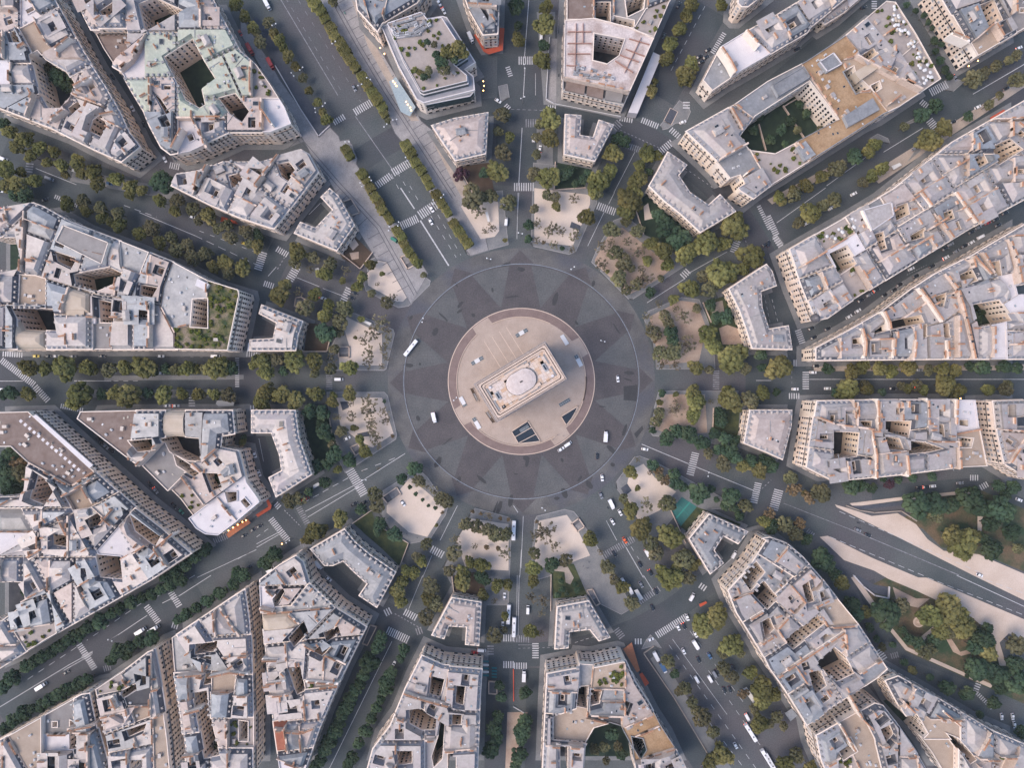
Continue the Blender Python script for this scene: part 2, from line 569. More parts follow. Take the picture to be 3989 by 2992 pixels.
def m_dormer(front, roof):
    m = MB()
    m.box((0, -.7, 0), (1.25, 1.5, 1.75), 0, 0)
    m.box((0, .06, .3), (.85, .1, 1.3), 0, 1)
    n = 5
    for k in range(n):
        a0, a1 = pi * k / n, pi * (k + 1) / n
        p = lambda a, y: (.75 * cos(a), y, 1.75 + .38 * sin(a))
        m.face([p(a0, .2), p(a0, -1.6), p(a1, -1.6), p(a1, .2)][::-1], 2)
    m.face([(.75 * cos(pi * k / n), .2, 1.75 + .38 * sin(pi * k / n)) for k in range(n + 1)], 0)
    return m.mesh('dormer', [front, 'glass_dark', roof])

def m_chimney(L, hh=1.7, w=.75):
    m = MB()
    m.box((0, 0, -1.5), (L, w, hh + 1.5), 0, 0)
    m.box((0, 0, hh), (L + .15, w + .15, .16), 0, 1)
    k = max(2, int(L / .42))
    for i in range(k):
        x = -L / 2 + L * (i + .5) / k
        m.cyl((x, 0, hh + .16), .15, .75, 6, 2, .12)
    return m.mesh('chimney', ['brick_flue', 'terracotta', 'terracotta'])

def m_skylight(c):
    m = MB()
    m.box((0, 0, 0), (.95, 1.3, .22), 0, 0)
    m.box((0, 0, .22), (.75, 1.1, .03), 0, 1)
    return m.mesh('skylight', ['zinc_grey', c])

def m_vent():
    m = MB()
    m.box((0, 0, 0), (1.5, 1.0, .9), 0, 0)
    m.cyl((-.35, 0, .9), .3, .12, 8, 1); m.cyl((.38, 0, .9), .3, .12, 8, 1)
    return m.mesh('cooling_unit', ['unit_white', 'unit_grey'])

def m_hatch():
    m = MB()
    m.box((0, 0, 0), (2.6, 1.8, 1.7), 0, 0, mtop=1)
    m.box((0, .95, .2), (.9, .12, 1.3), 0, 2)
    return m.mesh('stair_head', ['plaster', 'zinc_pale', 'glass_dark'])

def m_well_box():  # low box whose dark top stands in for the shaded depth of a light well
    m = MB()
    m.box((0, 0, -.3), (2.6, 3.4, .75), 0, 0)
    m.box((0, 0, .45), (2.1, 2.9, .05), 0, 1)
    return m.mesh('light_well_box', ['zinc_grey', 'glass_dark'])

def m_attic(wall, top, k):
    m = MB()
    m.box((0, 0, -.5), (6.0, 4.0, 2.6), 0, 0)
    q = [(-3.1, -2.1, 2.1), (3.1, -2.1, 2.1), (3.1, 2.1, 2.1), (-3.1, 2.1, 2.1)]
    r = [(-2.4, -.2, 3.0), (2.4, -.2, 3.0), (2.4, .2, 3.0), (-2.4, .2, 3.0)]
    for i in range(4): m.face([q[i], q[(i + 1) % 4], r[(i + 1) % 4], r[i]], 1)
    m.face(r, 1)
    for x in (-1.6, 1.4): m.box((x, -2.02, .5), (.9, .1, 1.1), 0, 2); m.box((x, 2.02, .5), (.9, .1, 1.1), 0, 2)
    return m.mesh('roof_attic', [wall, top, 'glass_dark'])

def m_ridge():
    m = MB()
    m.box((0, 0, -.2), (7.0, .32, .5), 0, 0); return m.mesh('roof_upstand', ['zinc_grey'])
WIN, SHOP = m_window(), m_shop()
_w = MB(); _w.box((0, 0, 0), (1.05, .16, 1.9), 0, 0, True); _w.box((0, .06, -.16), (1.5, .3, .14), 0, 1, True); _w.box((-.72, .04, 0), (.4, .12, 1.9), 0, 2); _w.box((.72, .04, 0), (.4, .12, 1.9), 0, 2)
WINS = [WIN, WIN, WIN, _w.mesh('window', ['unit_grey', 'cornice_stone', 'flat_white'])]
WELL_BOX = m_well_box(); ATTIC = [m_attic('plaster', 'zinc_pale', 0), m_attic('zinc_grey', 'zinc_pale', 1), m_attic('plaster', 'zinc_grey', 2)]; UPST = m_ridge()
DORM = {'w': m_dormer('flat_white', 'zinc_pale'), 'z': m_dormer('zinc_pale', 'zinc_grey'), 's': m_dormer('limestone_pale', 'slate')}
CHIM = [m_chimney(l) for l in (1.3, 2.0, 2.8, 3.8, 5.0)]
SKY = [m_skylight('glass_dark'), m_skylight('glass_roof'), m_skylight('unit_white')]
VENT, HATCH = m_vent(), m_hatch()
_b = MB(); _b.box((0, .4, 0), (1, .8, .25), 0, 0, True); _b.box((0, .78, .25), (1, .05, .8), 0, 1)
BALC = _b.mesh('balcony', ['cornice_stone', 'iron'])

# roof recipe: (offset, rise above the eave, material of the face that leads there)
ROOFS = {
    'z':  dict(pro=[(.25, .05, 'zinc_grey'), (1.75, 3.1, 'slope'), (5.4, 4.7, 'top')]),
    'm':  dict(pro=[(.25, .05, 'zinc_grey'), (1.1, 1.5, 'slope'), (5.0, 3.1, 'top')]),
    'f':  dict(pro=[(-.1, .9, 'par'), (.35, .9, 'par'), (.4, .1, 'par')]),
    'st': dict(pro=[(0, .9, 'par'), (.6, .9, 'par'), (.65, .1, 'par'), (3.4, .12, 'deck'), (3.4, 3.0, 'glass_teal'), (3.2, 3.9, 'par'), (3.8, 3.9, 'par'), (3.85, 3.2, 'par'), (6.6, 3.22, 'deck'), (6.6, 6.2, 'glass_teal'), (6.4, 7.0, 'par'), (7.0, 7.0, 'par'), (7.05, 6.2, 'par')]),
    'v':  dict(pro=[(.3, .05, 'top'), (1.2, 2.2, 'top'), (2.6, 3.6, 'top'), (4.6, 4.4, 'top')]),
    'h':  dict(pro=[(.2, .05, 'top'), (4.5, 2.2, 'top'), (7.0, 3.2, 'top')]),
}
TOPS = {'z': ['zinc_pale', 'zinc_pale', 'zinc_pale', 'zinc_grey', 'zinc_blue', 'zinc_rose'], }
STYLE = {   # key: (recipe, top material, slope, wall, parapet)
    'z': ('z', None, None, 'limestone', None),
    'zp': ('z', 'zinc_pale', 'slate_pale', 'limestone', None),
    'zb': ('z', 'zinc_blue', 'slate', 'limestone', None),
    'zg': ('z', 'zinc_grey', 'slate', 'limestone', None),
    'm': ('m', 'zinc_rose', 'slate_pale', 'limestone', None),
    'mg': ('m', 'zinc_grey', 'slate', 'limestone', None),
    'mp': ('m', 'zinc_pale', 'slate_pale', 'limestone', None),
    'g': ('m', 'copper_green', 'copper_green', 'limestone', None),
    'f': ('f', 'gravel_tan', None, 'limestone_pale', 'cornice_stone'),
    'fg': ('f', 'gravel_grey', None, 'limestone_pale', 'cornice_stone'),
    'fo': ('f', 'gravel_ochre', None, 'glass_teal', 'zinc_grey'),
    'fb': ('f', 'gravel_brown', None, 'limestone_pale', 'cornice_stone'),
    'fw': ('f', 'flat_white', None, 'limestone_pale', 'flat_white'),
    'fd': ('f', 'flat_dark', None, 'limestone_pale', 'zinc_grey'),
    'fz': ('f', 'zinc_grey', None, 'limestone_pale', 'cornice_stone'),
    't': ('f', 'terrace', None, 'limestone_pale', 'cornice_stone'),
    'tg': ('f', 'roof_planting', None, 'limestone_pale', 'cornice_stone'),
    'st': ('st', 'terrace', None, 'limestone_pale', 'flat_white'),
    'v': ('v', 'vault_tan', None, 'plaster', None),
    'hz': ('h', 'zinc_grey', None, 'limestone', None),
    'hp': ('h', 'zinc_pale', None, 'limestone', None),
    'gl': ('h', 'glass_roof', None, 'iron_grey', None),
    'rs': ('f', 'render_site', None, 'render_site', 'cornice_stone'),
    'red': ('h', 'tile_red', None, 'plaster', None),
}
LOOK = {'zinc_pale': 'pale zinc', 'zinc_grey': 'grey zinc', 'zinc_blue': 'bluish zinc', 'zinc_rose': 'rosy grey', 'copper_green': 'green copper roofed',
        'gravel_tan': 'flat tan', 'gravel_grey': 'flat grey', 'gravel_ochre': 'ochre gravel roofed', 'gravel_brown': 'flat brown', 'flat_white': 'flat white',
        'flat_dark': 'flat dark', 'terrace': 'terrace topped', 'roof_planting': 'garden topped', 'vault_tan': 'tan vaulted', 'glass_roof': 'glass roofed', 'render_site': 'gutted pale', 'tile_red': 'red tiled'}
HOUSES = []      # (root, what, where, r)
SHRUB = []
for k in range(4):
    rr = random.Random(40 + k); m = MB()
    for i in range(7):
        m.blob((rr.uniform(-.8, .8), rr.uniform(-.8, .8), .5 + rr.random() * .6), rr.uniform(.4, .8), rr, 0, .9)
    SHRUB.append(m.mesh('shrub', ['shrub']))

def sampler(lps):
    T = []
    for a, b_, c in tris(lps):
        T.append((abs((b_[0] - a[0]) * (c[1] - a[1]) - (b_[1] - a[1]) * (c[0] - a[0])), a, b_, c))
    W = [t[0] for t in T]
    E = list(edges(lps))
    def one(rnd, clear=1.2):
        for _ in range(25):
            if not T: return None
            _, a, b_, c = rnd.choices(T, W)[0]
            r1, r2 = rnd.random() ** .5, rnd.random()
            p = tuple(a[i] * (1 - r1) + b_[i] * r1 * (1 - r2) + c[i] * r1 * r2 for i in (0, 1))
            best = 9e9; be = None
            for q, s, L, k in E:
                t = max(0, min(1, ((p[0] - q[0]) * (s[0] - q[0]) + (p[1] - q[1]) * (s[1] - q[1])) / (L * L)))
                d = hypot(p[0] - q[0] - t * (s[0] - q[0]), p[1] - q[1] - t * (s[1] - q[1]))
                if d < best: best = d; be = (q, s, L)
            if best > clear: return p, atan2(be[1][1] - be[0][1], be[1][0] - be[0][0]), best
        return None
    return one, sum(W) / 2

def house(lps, h, style, where, seed, cat='house', name='apartment_house', look=None, clutter=1.0, noun=None):
    rnd = random.Random(seed)
    rec, top, slope, wall, par = STYLE[style]
    pro = ROOFS[rec]['pro']
    if top is None: top = rnd.choice(TOPS['z'])
    if slope is None: slope = rnd.choice(['slate', 'slate', 'slate_pale', top])
    out = lps[0]
    fr = [e for e in edges(lps[:1]) if e[3] == 0 and e[2] > 5]
    ang = lambda e: atan2(e[1][1] - e[0][1], e[1][0] - e[0][0])
    corner = any(hypot(e[1][0] - g[0][0], e[1][1] - g[0][1]) < 6 and abs(sin((ang(e) - ang(g)) / 2)) > .28 for e in fr for g in fr if e is not g)
    if 'inner ring' in where: name, cat, noun = 'mansion', 'mansion', 'mansion'
    elif rec in ('f', 'st'): name, cat, noun = 'office_building', 'office building', 'building'
    elif rec in ('v', 'h'): name, cat, noun = 'hall_building', 'hall', 'hall'
    elif corner: name, cat, noun = 'corner_house', 'corner house', 'corner house'
    elif not fr: name, cat, noun = 'courtyard_house', 'courtyard house', 'courtyard house'
    cx = sum(p[0] for p in out) / len(out); cy = sum(p[1] for p in out) / len(out)
    root = put(name, None, None, (cx, cy, 0)); root.empty_display_size = 3
    lps = [[(p[0] - cx, p[1] - cy, p[2]) for p in lp] for lp in lps]
    # walls
    w = MB()
    for a, b_, L, k in edges(lps):
        w.face([(a[0], a[1], 0), (b_[0], b_[1], 0), (b_[0], b_[1], h), (a[0], a[1], h)], 0 if k < 2 else 1)
    w.obj('wall', [wall, 'plaster'], root)
    # cornice
    if rec in 'zm' or rec == 'h':
        c = MB()
        rings = [[offset(lp, {0: d, 1: d * .5, 2: 0}) for lp in lps] for d in (-.04, -.5, -.5, .2)]
        zz = [h - .9, h - .5, h, h + .03]
        for r0, r1, z0, z1 in zip(rings, rings[1:], zz, zz[1:]):
            for l0, l1 in zip(r0, r1):
                for i in range(len(l0)):
                    if l0[i][2] < 2:
                        j = (i + 1) % len(l0)
                        c.face([(*l0[i][:2], z0), (*l0[j][:2], z0), (*l1[j][:2], z1), (*l1[i][:2], z1)])
        c.obj('cornice', 'cornice_stone', root)
    # roof
    mats = []
    def mi(n):
        n = {'slope': slope, 'top': top, 'par': par or 'cornice_stone', 'deck': 'slate_pale'}.get(n, n)
        if n not in mats: mats.append(n)
        return mats.index(n)
    rf = MB()
    cur = [lp for lp in lps]; z = h
    k1 = {'z': .8, 'm': .8}.get(rec, 1.0)
    for d, rise, m in pro:
        nx = [offset(lp, {0: d, 1: d * k1, 2: 0}) for lp in lps]
        okk = all(good(l0, l1) and (area(l1) > 0) == (area(l0) > 0) for l0, l1 in zip(lps, nx))
        if not okk:
            for s in (.6, .3):
                nx = [offset(lp, {0: d * s, 1: d * s * k1, 2: 0}) for lp in lps]
                if all(good(l0, l1) and (area(l1) > 0) == (area(l0) > 0) for l0, l1 in zip(lps, nx)): okk = True; break
            if not okk: break
        for l0, l1 in zip(cur, nx):
            for i in range(len(l0)):
                j = (i + 1) % len(l0)
                rf.face([(*l0[i][:2], z), (*l0[j][:2], z), (*l1[j][:2], h + rise), (*l1[i][:2], h + rise)], mi(m) if l0[i][2] < 2 else mi('plaster'))
        cur, z = nx, h + rise
    rf.cap([[p[:2] for p in lp] for lp in cur], z, mi(top))
    if rec != 'st' and rnd.random() < .8 and rec in 'zm' and clutter > 0:      # standing seams that read from above
        pass
    roof = rf.obj('roof', mats, root)
    ztop = z
    # openings on the fronts that face the arch
    nw = nb = ns = 0
    more = MB()
    nfl = max(1, int((h - 4.8) / 3.15))
    for a, b_, L, k in edges(lps):
        if k == 2 or L < 2.2: continue
        n = ((b_[1] - a[1]) / L, -(b_[0] - a[0]) / L)
        mx, my = (a[0] + b_[0]) / 2 + cx, (a[1] + b_[1]) / 2 + cy
        face = -(n[0] * mx + n[1] * my) / (hypot(mx, my) or 1)
        an = atan2(b_[1] - a[1], b_[0] - a[0])
        rz = atan2(-n[0], n[1])
        t = ((b_[0] - a[0]) / L, (b_[1] - a[1]) / L)
        if rec in 'zm' and rec != '' and L > 3:
            q = int(L / (2.9 if rec == 'z' else 3.2)); key = 'w' if slope in ('slate', 'slate_pale') and rnd.random() < .75 else 'z'
            off = .55 if rec == 'z' else .45
            if k == 1: q = q // 2
            for i in range(q):
                s = L * (i + .5) / q
                if s < 1.6 or L - s < 1.6: continue
                put('dormer', DORM[key], roof, (a[0] + t[0] * s - n[0] * off, a[1] + t[1] * s - n[1] * off, h + .25), rz)
        if face < .06: continue
        q = max(1, int(L / 2.75))
        for fl in range(nfl):
            zc = 4.4 + 3.15 * fl + .55
            for i in range(q):
                s = L * (i + .5) / q
                p = (a[0] + t[0] * s + n[0] * .05, a[1] + t[1] * s + n[1] * .05, zc)
                if nw < 99: put('window', rnd.choice(WINS), root, p, rz); nw += 1
                else: more.box(p, (1.2, .16, 2.1), rz, 0)
        if k == 0 and L > 5:
            g = int(L / 4.2)
            for i in range(g):
                s = L * (i + .5) / g
                put('shop_window', SHOP, root, (a[0] + t[0] * s + n[0] * .05, a[1] + t[1] * s + n[1] * .05, .6), rz)
            for fl in {nfl - 1}:
                if 0 < fl < nfl:
                    put('balcony', BALC, root, ((a[0] + b_[0]) / 2 + n[0] * .02, (a[1] + b_[1]) / 2 + n[1] * .02, 4.4 + 3.15 * fl - .02), rz, (L - .9, 1, 1))
    if more.f: more.obj('window', 'glass_dark', root)['kind'] = 'stuff'
    # party walls with flues
    for a, b_, L, k in edges(lps):
        if k != 2 or L < 4 or rec == 'v': continue
        if not (b_[0] > a[0] or (b_[0] == a[0] and b_[1] > a[1])): continue
        an = atan2(b_[1] - a[1], b_[0] - a[0])
        up = rnd.choice([.5, .9, 1.3])
        put_w = MB(); put_w.box(((a[0] + b_[0]) / 2, (a[1] + b_[1]) / 2, h - .5), (L - 1.6, rnd.choice([.5, .7, 1.0]), ztop - h + .5 + up), an, 0)
        gw = put_w.obj('gable_wall', 'plaster', root)
        for i in range(int(L / 7) + 1):
            s = rnd.uniform(2.2, max(2.3, L - 2.2))
            put('chimney', rnd.choice(CHIM[1:]), gw, (a[0] + (b_[0] - a[0]) * s / L, a[1] + (b_[1] - a[1]) * s / L, ztop + up - .3), an)
    # things on the roof
    pick, ar = sampler([[p[:2] + (0,) for p in lp] for lp in cur])
    def drop(nm, data, cnt, clear, perp=0, dz=0):
        for _ in range(cnt):
            g = pick(rnd, clear)
            if g: put(nm, rnd.choice(data) if isinstance(data, list) else data, roof, (*g[0], ztop + dz), g[1] + perp * pi / 2)
    cl = ar / 100 * clutter
    if rec in 'zm':
        drop('chimney', CHIM[:4], int(cl * rnd.uniform(.9, 1.9) + .5), .8, 1, -.3)
        drop('skylight', SKY, int(cl * rnd.uniform(1.0, 2.6)), .8)
        drop('stair_head', HATCH, int(cl * rnd.uniform(0, .6)), 1.6)
        drop('cooling_unit', VENT, int(cl * rnd.uniform(0, .8)), 1.0)
        drop('light_well_box', WELL_BOX, int(cl * rnd.uniform(0, .7)), 2.0)
        drop('roof_attic', ATTIC, int(cl * rnd.uniform(0, .75)), 2.6)
        drop('roof_upstand', UPST, int(cl * rnd.uniform(.2, 1.0)), 1.0, 1)
    elif rec == 'f' and style[0] == 'f':
        drop('cooling_unit', VENT, int(cl * rnd.uniform(.4, 1.4)), 1.5)
        drop('stair_head', HATCH, int(cl * rnd.uniform(.1, .6)), 2.2)
        drop('skylight', SKY, int(cl * rnd.uniform(.2, 1.0)), 1.2)
    elif style in ('t', 'tg', 'st'):
        for _ in range(min(95, int(ar / (7 if style == 'tg' else 18)))):
            g = pick(rnd, .7)
            if g and (g[2] < 2.2 or rnd.random() < .45):
                o = put('shrub', rnd.choice(SHRUB), roof, (*g[0], ztop), rnd.random() * 6.28)
                s = rnd.uniform(.6, 1.3); o.scale = (s, s, s)
        drop('stair_head', HATCH, 1, 2.0)
    r = hypot(cx - CX, cy - CY)
    HOUSES.append((root, (look or LOOK.get(top, 'pale')) + ' ' + (noun or 'house'), where, r))
    tag(root, None, cat, 'buildings in the blocks around the star')
    return root, ztop

def shape(s, h):
    p = pts(s, h)
    if area(p) < 0: p = p[::-1]
    return p

def split_long(cell, rnd, lim, out, depth=0):
    A = abs(area(cell[0])) - sum(abs(area(l)) for l in cell[1:])
    if A < lim * rnd.uniform(.8, 1.25) or depth > 5:
        out.append(cell); return
    E = [e for e in edges(cell) if e[3] < 2] or list(edges(cell))
    # the direction the street front runs in
    a, b_, L, _ = max(E, key=lambda e: e[2] * (1.3 if e[3] == 0 else 1))
    t = ((b_[0] - a[0]) / L, (b_[1] - a[1]) / L)
    n = (-t[1], t[0])
    P = cell[0]
    pu = [p[0] * t[0] + p[1] * t[1] for p in P]; pv = [p[0] * n[0] + p[1] * n[1] for p in P]
    lu, lv = max(pu) - min(pu), max(pv) - min(pv)
    f = rnd.uniform(.42, .58)
    if lu >= lv * .75:
        u = min(pu) + lu * f; c = ((t[0] * u + n[0] * (min(pv) - 5), t[1] * u + n[1] * (min(pv) - 5)), (t[0] * u + n[0] * (max(pv) + 5), t[1] * u + n[1] * (max(pv) + 5)))
    else:
        v = min(pv) + lv * f; c = ((n[0] * v + t[0] * (min(pu) - 5), n[1] * v + t[1] * (min(pu) - 5)), (n[0] * v + t[0] * (max(pu) + 5), n[1] * v + t[1] * (max(pu) + 5)))
    flat = [[p[:2] for p in lp] for lp in cell]
    sub = partition(cell, [c], lambda p: sum(inside(p, lp) for lp in flat) % 2 == 1, 60)
    if len(sub) < 2:
        out.append(cell); return
    for s in sub: split_long(s, rnd, lim, out, depth + 1)

NB = [0]
def block(where, h, outline, holes=(), cuts=(), specs=(), lim=520, style='z', court='court', side=3.2, var=1.6):
    """one street block: outline at the eaves, courtyards, cuts, and special cells 'tile x,y style [height] [nosplit]'"""
    NB[0] += 1
    rnd = random.Random(100 + NB[0])
    if lim < 1e8: lim *= .8
    O = shape(outline, h)
    Hs = [shape(s, h) for s in holes]
    C = []
    for s in cuts:
        p = pts(s, h)
        for i, j, e in ((0, 1, 3.0), (-1, -2, 3.0)):
            d = hypot(p[i][0] - p[j][0], p[i][1] - p[j][1])
            p[i] = (p[i][0] + (p[i][0] - p[j][0]) / d * e, p[i][1] + (p[i][1] - p[j][1]) / d * e)
        C += list(zip(p, p[1:]))
    def test(p): return inside(p, O) and not any(inside(p, q) for q in Hs)
    cells = partition([[(*p, 0) for p in O]] + [[(*p, 1) for p in q] for q in Hs], C, test, 50)
    sp = []
    for s in specs:
        f = s.split()
        sp.append((pts(f[0] + ' ' + f[1], h)[0], f[2].strip('!'), float(f[3]) if len(f) > 3 else h, '!' in f[2]))
    i = 0
    for cell in cells:
        flat = [[p[:2] for p in lp] for lp in cell]
        hit = [s for s in sp if sum(inside(s[0], lp) for lp in flat) % 2 == 1]
        A = abs(area(cell[0])) - sum(abs(area(l)) for l in cell[1:])
        if hit and (hit[0][3] or A < max(2.2 * lim, 800)):
            house(cell, hit[0][2], hit[0][1], where, NB[0] * 1000 + i); i += 1
            continue
        out = []
        split_long(cell, rnd, lim, out)
        for c in out:
            flat = [[p[:2] for p in lp] for lp in c]
            hit = [s for s in sp if sum(inside(s[0], lp) for lp in flat) % 2 == 1]
            hh, st = h + rnd.uniform(-var, var * .6), style
            if hit: hh, st = hit[0][2], hit[0][1]
            elif lim < 1e8:
                A = abs(area(c[0])) - sum(abs(area(l)) for l in c[1:])
                if A > 130:
                    pick, _ = sampler(c)
                    for _k in range(1 + int(A / 260)):
                        if rnd.random() < .62:
                            g_ = pick(rnd, 4.6)
                            if g_ and all(hypot(g_[0][0] - w_[0][0], g_[0][1] - w_[0][1]) > 8 for w_ in c[1:]):
                                u, v = rnd.uniform(1.1, 1.9), rnd.uniform(1.6, 2.8); cs, sn = cos(g_[1]), sin(g_[1])
                                c = c + [[(g_[0][0] + x * cs - y * sn, g_[0][1] + x * sn + y * cs, 1) for x, y in ((-u, -v), (-u, v), (u, v), (u, -v))]]
                                pick, _ = sampler(c)
            if hit: pass
            elif style == 'z':
                st = rnd.choices(['z', 'zp', 'zb', 'm', 'fg', 'fw', 't'], [54, 18, 8, 10, 3, 4, 1.2])[0]
            elif style == 'zp':
                st = rnd.choices(['zp', 'z', 'mp', 'fw', 't'], [55, 27, 12, 4, 1])[0]
            house(c, hh, st, where, NB[0] * 1000 + i); i += 1
    # footway round the block, yards inside it
    n = NB[0]
    if side:
        lp = [(*p, 0) for p in O]
        o2 = offset(lp, {0: -side})
        m = MB(); m.prism([p[:2] for p in o2], 0, .12 + n * .004, 0)
        struct('pavement', m, 'pavement')
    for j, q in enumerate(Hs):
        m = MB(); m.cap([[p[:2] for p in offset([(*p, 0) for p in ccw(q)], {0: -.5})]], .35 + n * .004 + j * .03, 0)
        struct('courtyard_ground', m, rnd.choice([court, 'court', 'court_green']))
    return O
# ---------------------------------------------------------------- ground, roads, squares
def flat(name, s, z, m, z0=None, rim=None, rimw=.45):
    p = ccw(pts(s))
    mb = MB()
    if z0 is None: mb.cap([p], z, 0)
    else: mb.prism(p, z0, z, 0)
    o = struct(name, mb, m)
    if rim:
        r = MB(); q = [a[:2] for a in offset([(*a, 0) for a in p], {0: rimw / 2})]
        strip(r, q + q[:2], rimw, z + .006)
        struct('kerb', r, rim)
    return o

g = MB(); g.face([(-900, -900, 0), (900, -900, 0), (900, 900, 0), (-900, 900, 0)])
struct('ground', g, 'asphalt')

def ring(name, r0, r1, z, m, n=120, z0=None):
    mb = MB()
    for k in range(n):
        a, b_ = 2 * pi * k / n, 2 * pi * (k + 1) / n
        P = lambda r, t, h: (CX + r * PX * cos(t), CY + r * PX * sin(t), h)
        mb.face([P(r1, a, z), P(r1, b_, z), P(r0, b_, z), P(r0, a, z)] if r0 > 0 else [P(r1, a, z), P(r1, b_, z), (CX, CY, z)])
        if z0 is not None: mb.face([P(r1, a, z0), P(r1, b_, z0), P(r1, b_, z), P(r1, a, z)])
    return struct(name, mb, m)

ring('road_outer_ring', 455, 520, .006, 'ring_outer')
ring('road_sett_ring', 280, 457, .010, 'sett_plum')
# the grey rays of the star
mb = MB()
for k in range(12):
    a = radians(15.5 + 30 * k)
    P = lambda r, t: (CX + r * PX * cos(t), CY + r * PX * sin(t), .014)
    w = radians(9.5)
    mb.face([P(296, a), P(452, a - w)] + [P(452, a - w + 2 * w * i / 8) for i in range(1, 8)] + [P(452, a + w)])
struct('road_star', mb, 'sett_grey')
mb = MB()
for k in range(12):
    a = radians(30 * k + .5)
    P = lambda r, t: (CX + r * PX * cos(t), CY + r * PX * sin(t), .011)
    w = radians(6.5)
    mb.face([P(462, a - w)] + [P(462, a - w + 2 * w * i / 4) for i in range(1, 5)] + [P(512, a)])
struct('road_star_point', mb, 'sett_plum')
rr = random.Random(5)
mb = MB()
for k in range(40):
    a = rr.random() * 6.28; r = rr.uniform(300, 505)
    x, y = CX + r * PX * cos(a), CY + r * PX * sin(a)
    L, w = rr.uniform(1, 5), rr.uniform(.5, 2.0)
    t = a + rr.choice([0, pi / 2]) + rr.uniform(-.3, .3)
    n = 7
    mb.face([(x + L * cos(2 * pi * i / n) * rr.uniform(.6, 1) * cos(t) - w * sin(2 * pi * i / n) * sin(t), y + L * cos(2 * pi * i / n) * sin(t) + w * sin(2 * pi * i / n) * rr.uniform(.6, 1) * cos(t), .018 + k * .0004) for i in range(n)])
struct('road_patches', mb, 'patch')
for s in ('c3 95,1 107,0 106,14 95,13', 'c3 104,42 111,35 112,38 106,46', 'b3 70,56 80,62 77,64'):
    flat('road_patch', s, .075, 'patch')
ring('road_line', 457.2, 459.0, .08, 'ring_line', 160)
# the island under the arch
ring('island_ring', 0, 286, .13, 'island_ring', 140, 0.0)
ring('island_kerb', 283.5, 286.6, .17, 'pale_stone', 140, 0.0)
ring('island_floor', 0, 252, .15, 'island_tan', 140)
mb = MB()
for a0, a1 in ((64, 118), (134, 206), (222, 302), (319, 388), (-17, 5)):
    for k in range(int(a0 * 1.3), int(a1 * 1.3)):
        t = radians(k / 1.3)
        mb.box((CX + 252 * PX * cos(t), CY + 252 * PX * sin(t), .13), (.35, .6, .45), t, 0)
struct('island_border_stones', mb, 'pale_stone')
for a in (125, 30, 210, 305):
    t = radians(a); mb = MB()
    u = (cos(t), sin(t)); n = (-sin(t), cos(t))
    P = lambda r, w: (CX + u[0] * r * PX + n[0] * w * PX, CY + u[1] * r * PX + n[1] * w * PX, .156)
    mb.face([P(248, -38), P(279, -36), P(282, 0), P(279, 36), P(248, 38)])
    struct('island_path', mb, 'island_tan')
mb = MB()
for d in (-62, -30, 5, 40):
    t = radians(122); u = (cos(t), sin(t)); n = (-sin(t), cos(t))
    strip(mb, [(CX + u[0] * r * PX + n[0] * d * PX, CY + u[1] * r * PX + n[1] * d * PX) for r in (85, 210)], .35, .158)
struct('island_paving_bands', mb, 'pale_stone')

# shade over the streets that lead away, painted as strips of darker asphalt
ring('road_shade_ring', 1020, 1112, .030, 'asphalt_shaded', 160)
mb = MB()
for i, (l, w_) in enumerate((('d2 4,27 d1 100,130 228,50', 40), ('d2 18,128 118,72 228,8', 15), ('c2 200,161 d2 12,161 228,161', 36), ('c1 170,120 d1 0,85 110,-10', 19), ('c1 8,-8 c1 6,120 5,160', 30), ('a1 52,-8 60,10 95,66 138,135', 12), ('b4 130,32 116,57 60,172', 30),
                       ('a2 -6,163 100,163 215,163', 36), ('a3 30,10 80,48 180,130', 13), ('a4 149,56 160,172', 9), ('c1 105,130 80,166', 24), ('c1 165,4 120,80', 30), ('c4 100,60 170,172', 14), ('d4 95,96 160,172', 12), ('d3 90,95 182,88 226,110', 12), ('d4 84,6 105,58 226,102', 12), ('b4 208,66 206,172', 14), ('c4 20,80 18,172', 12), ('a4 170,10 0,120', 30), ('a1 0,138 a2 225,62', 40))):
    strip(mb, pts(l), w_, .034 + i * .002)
struct('road_shade_avenues', mb, 'asphalt_shaded')
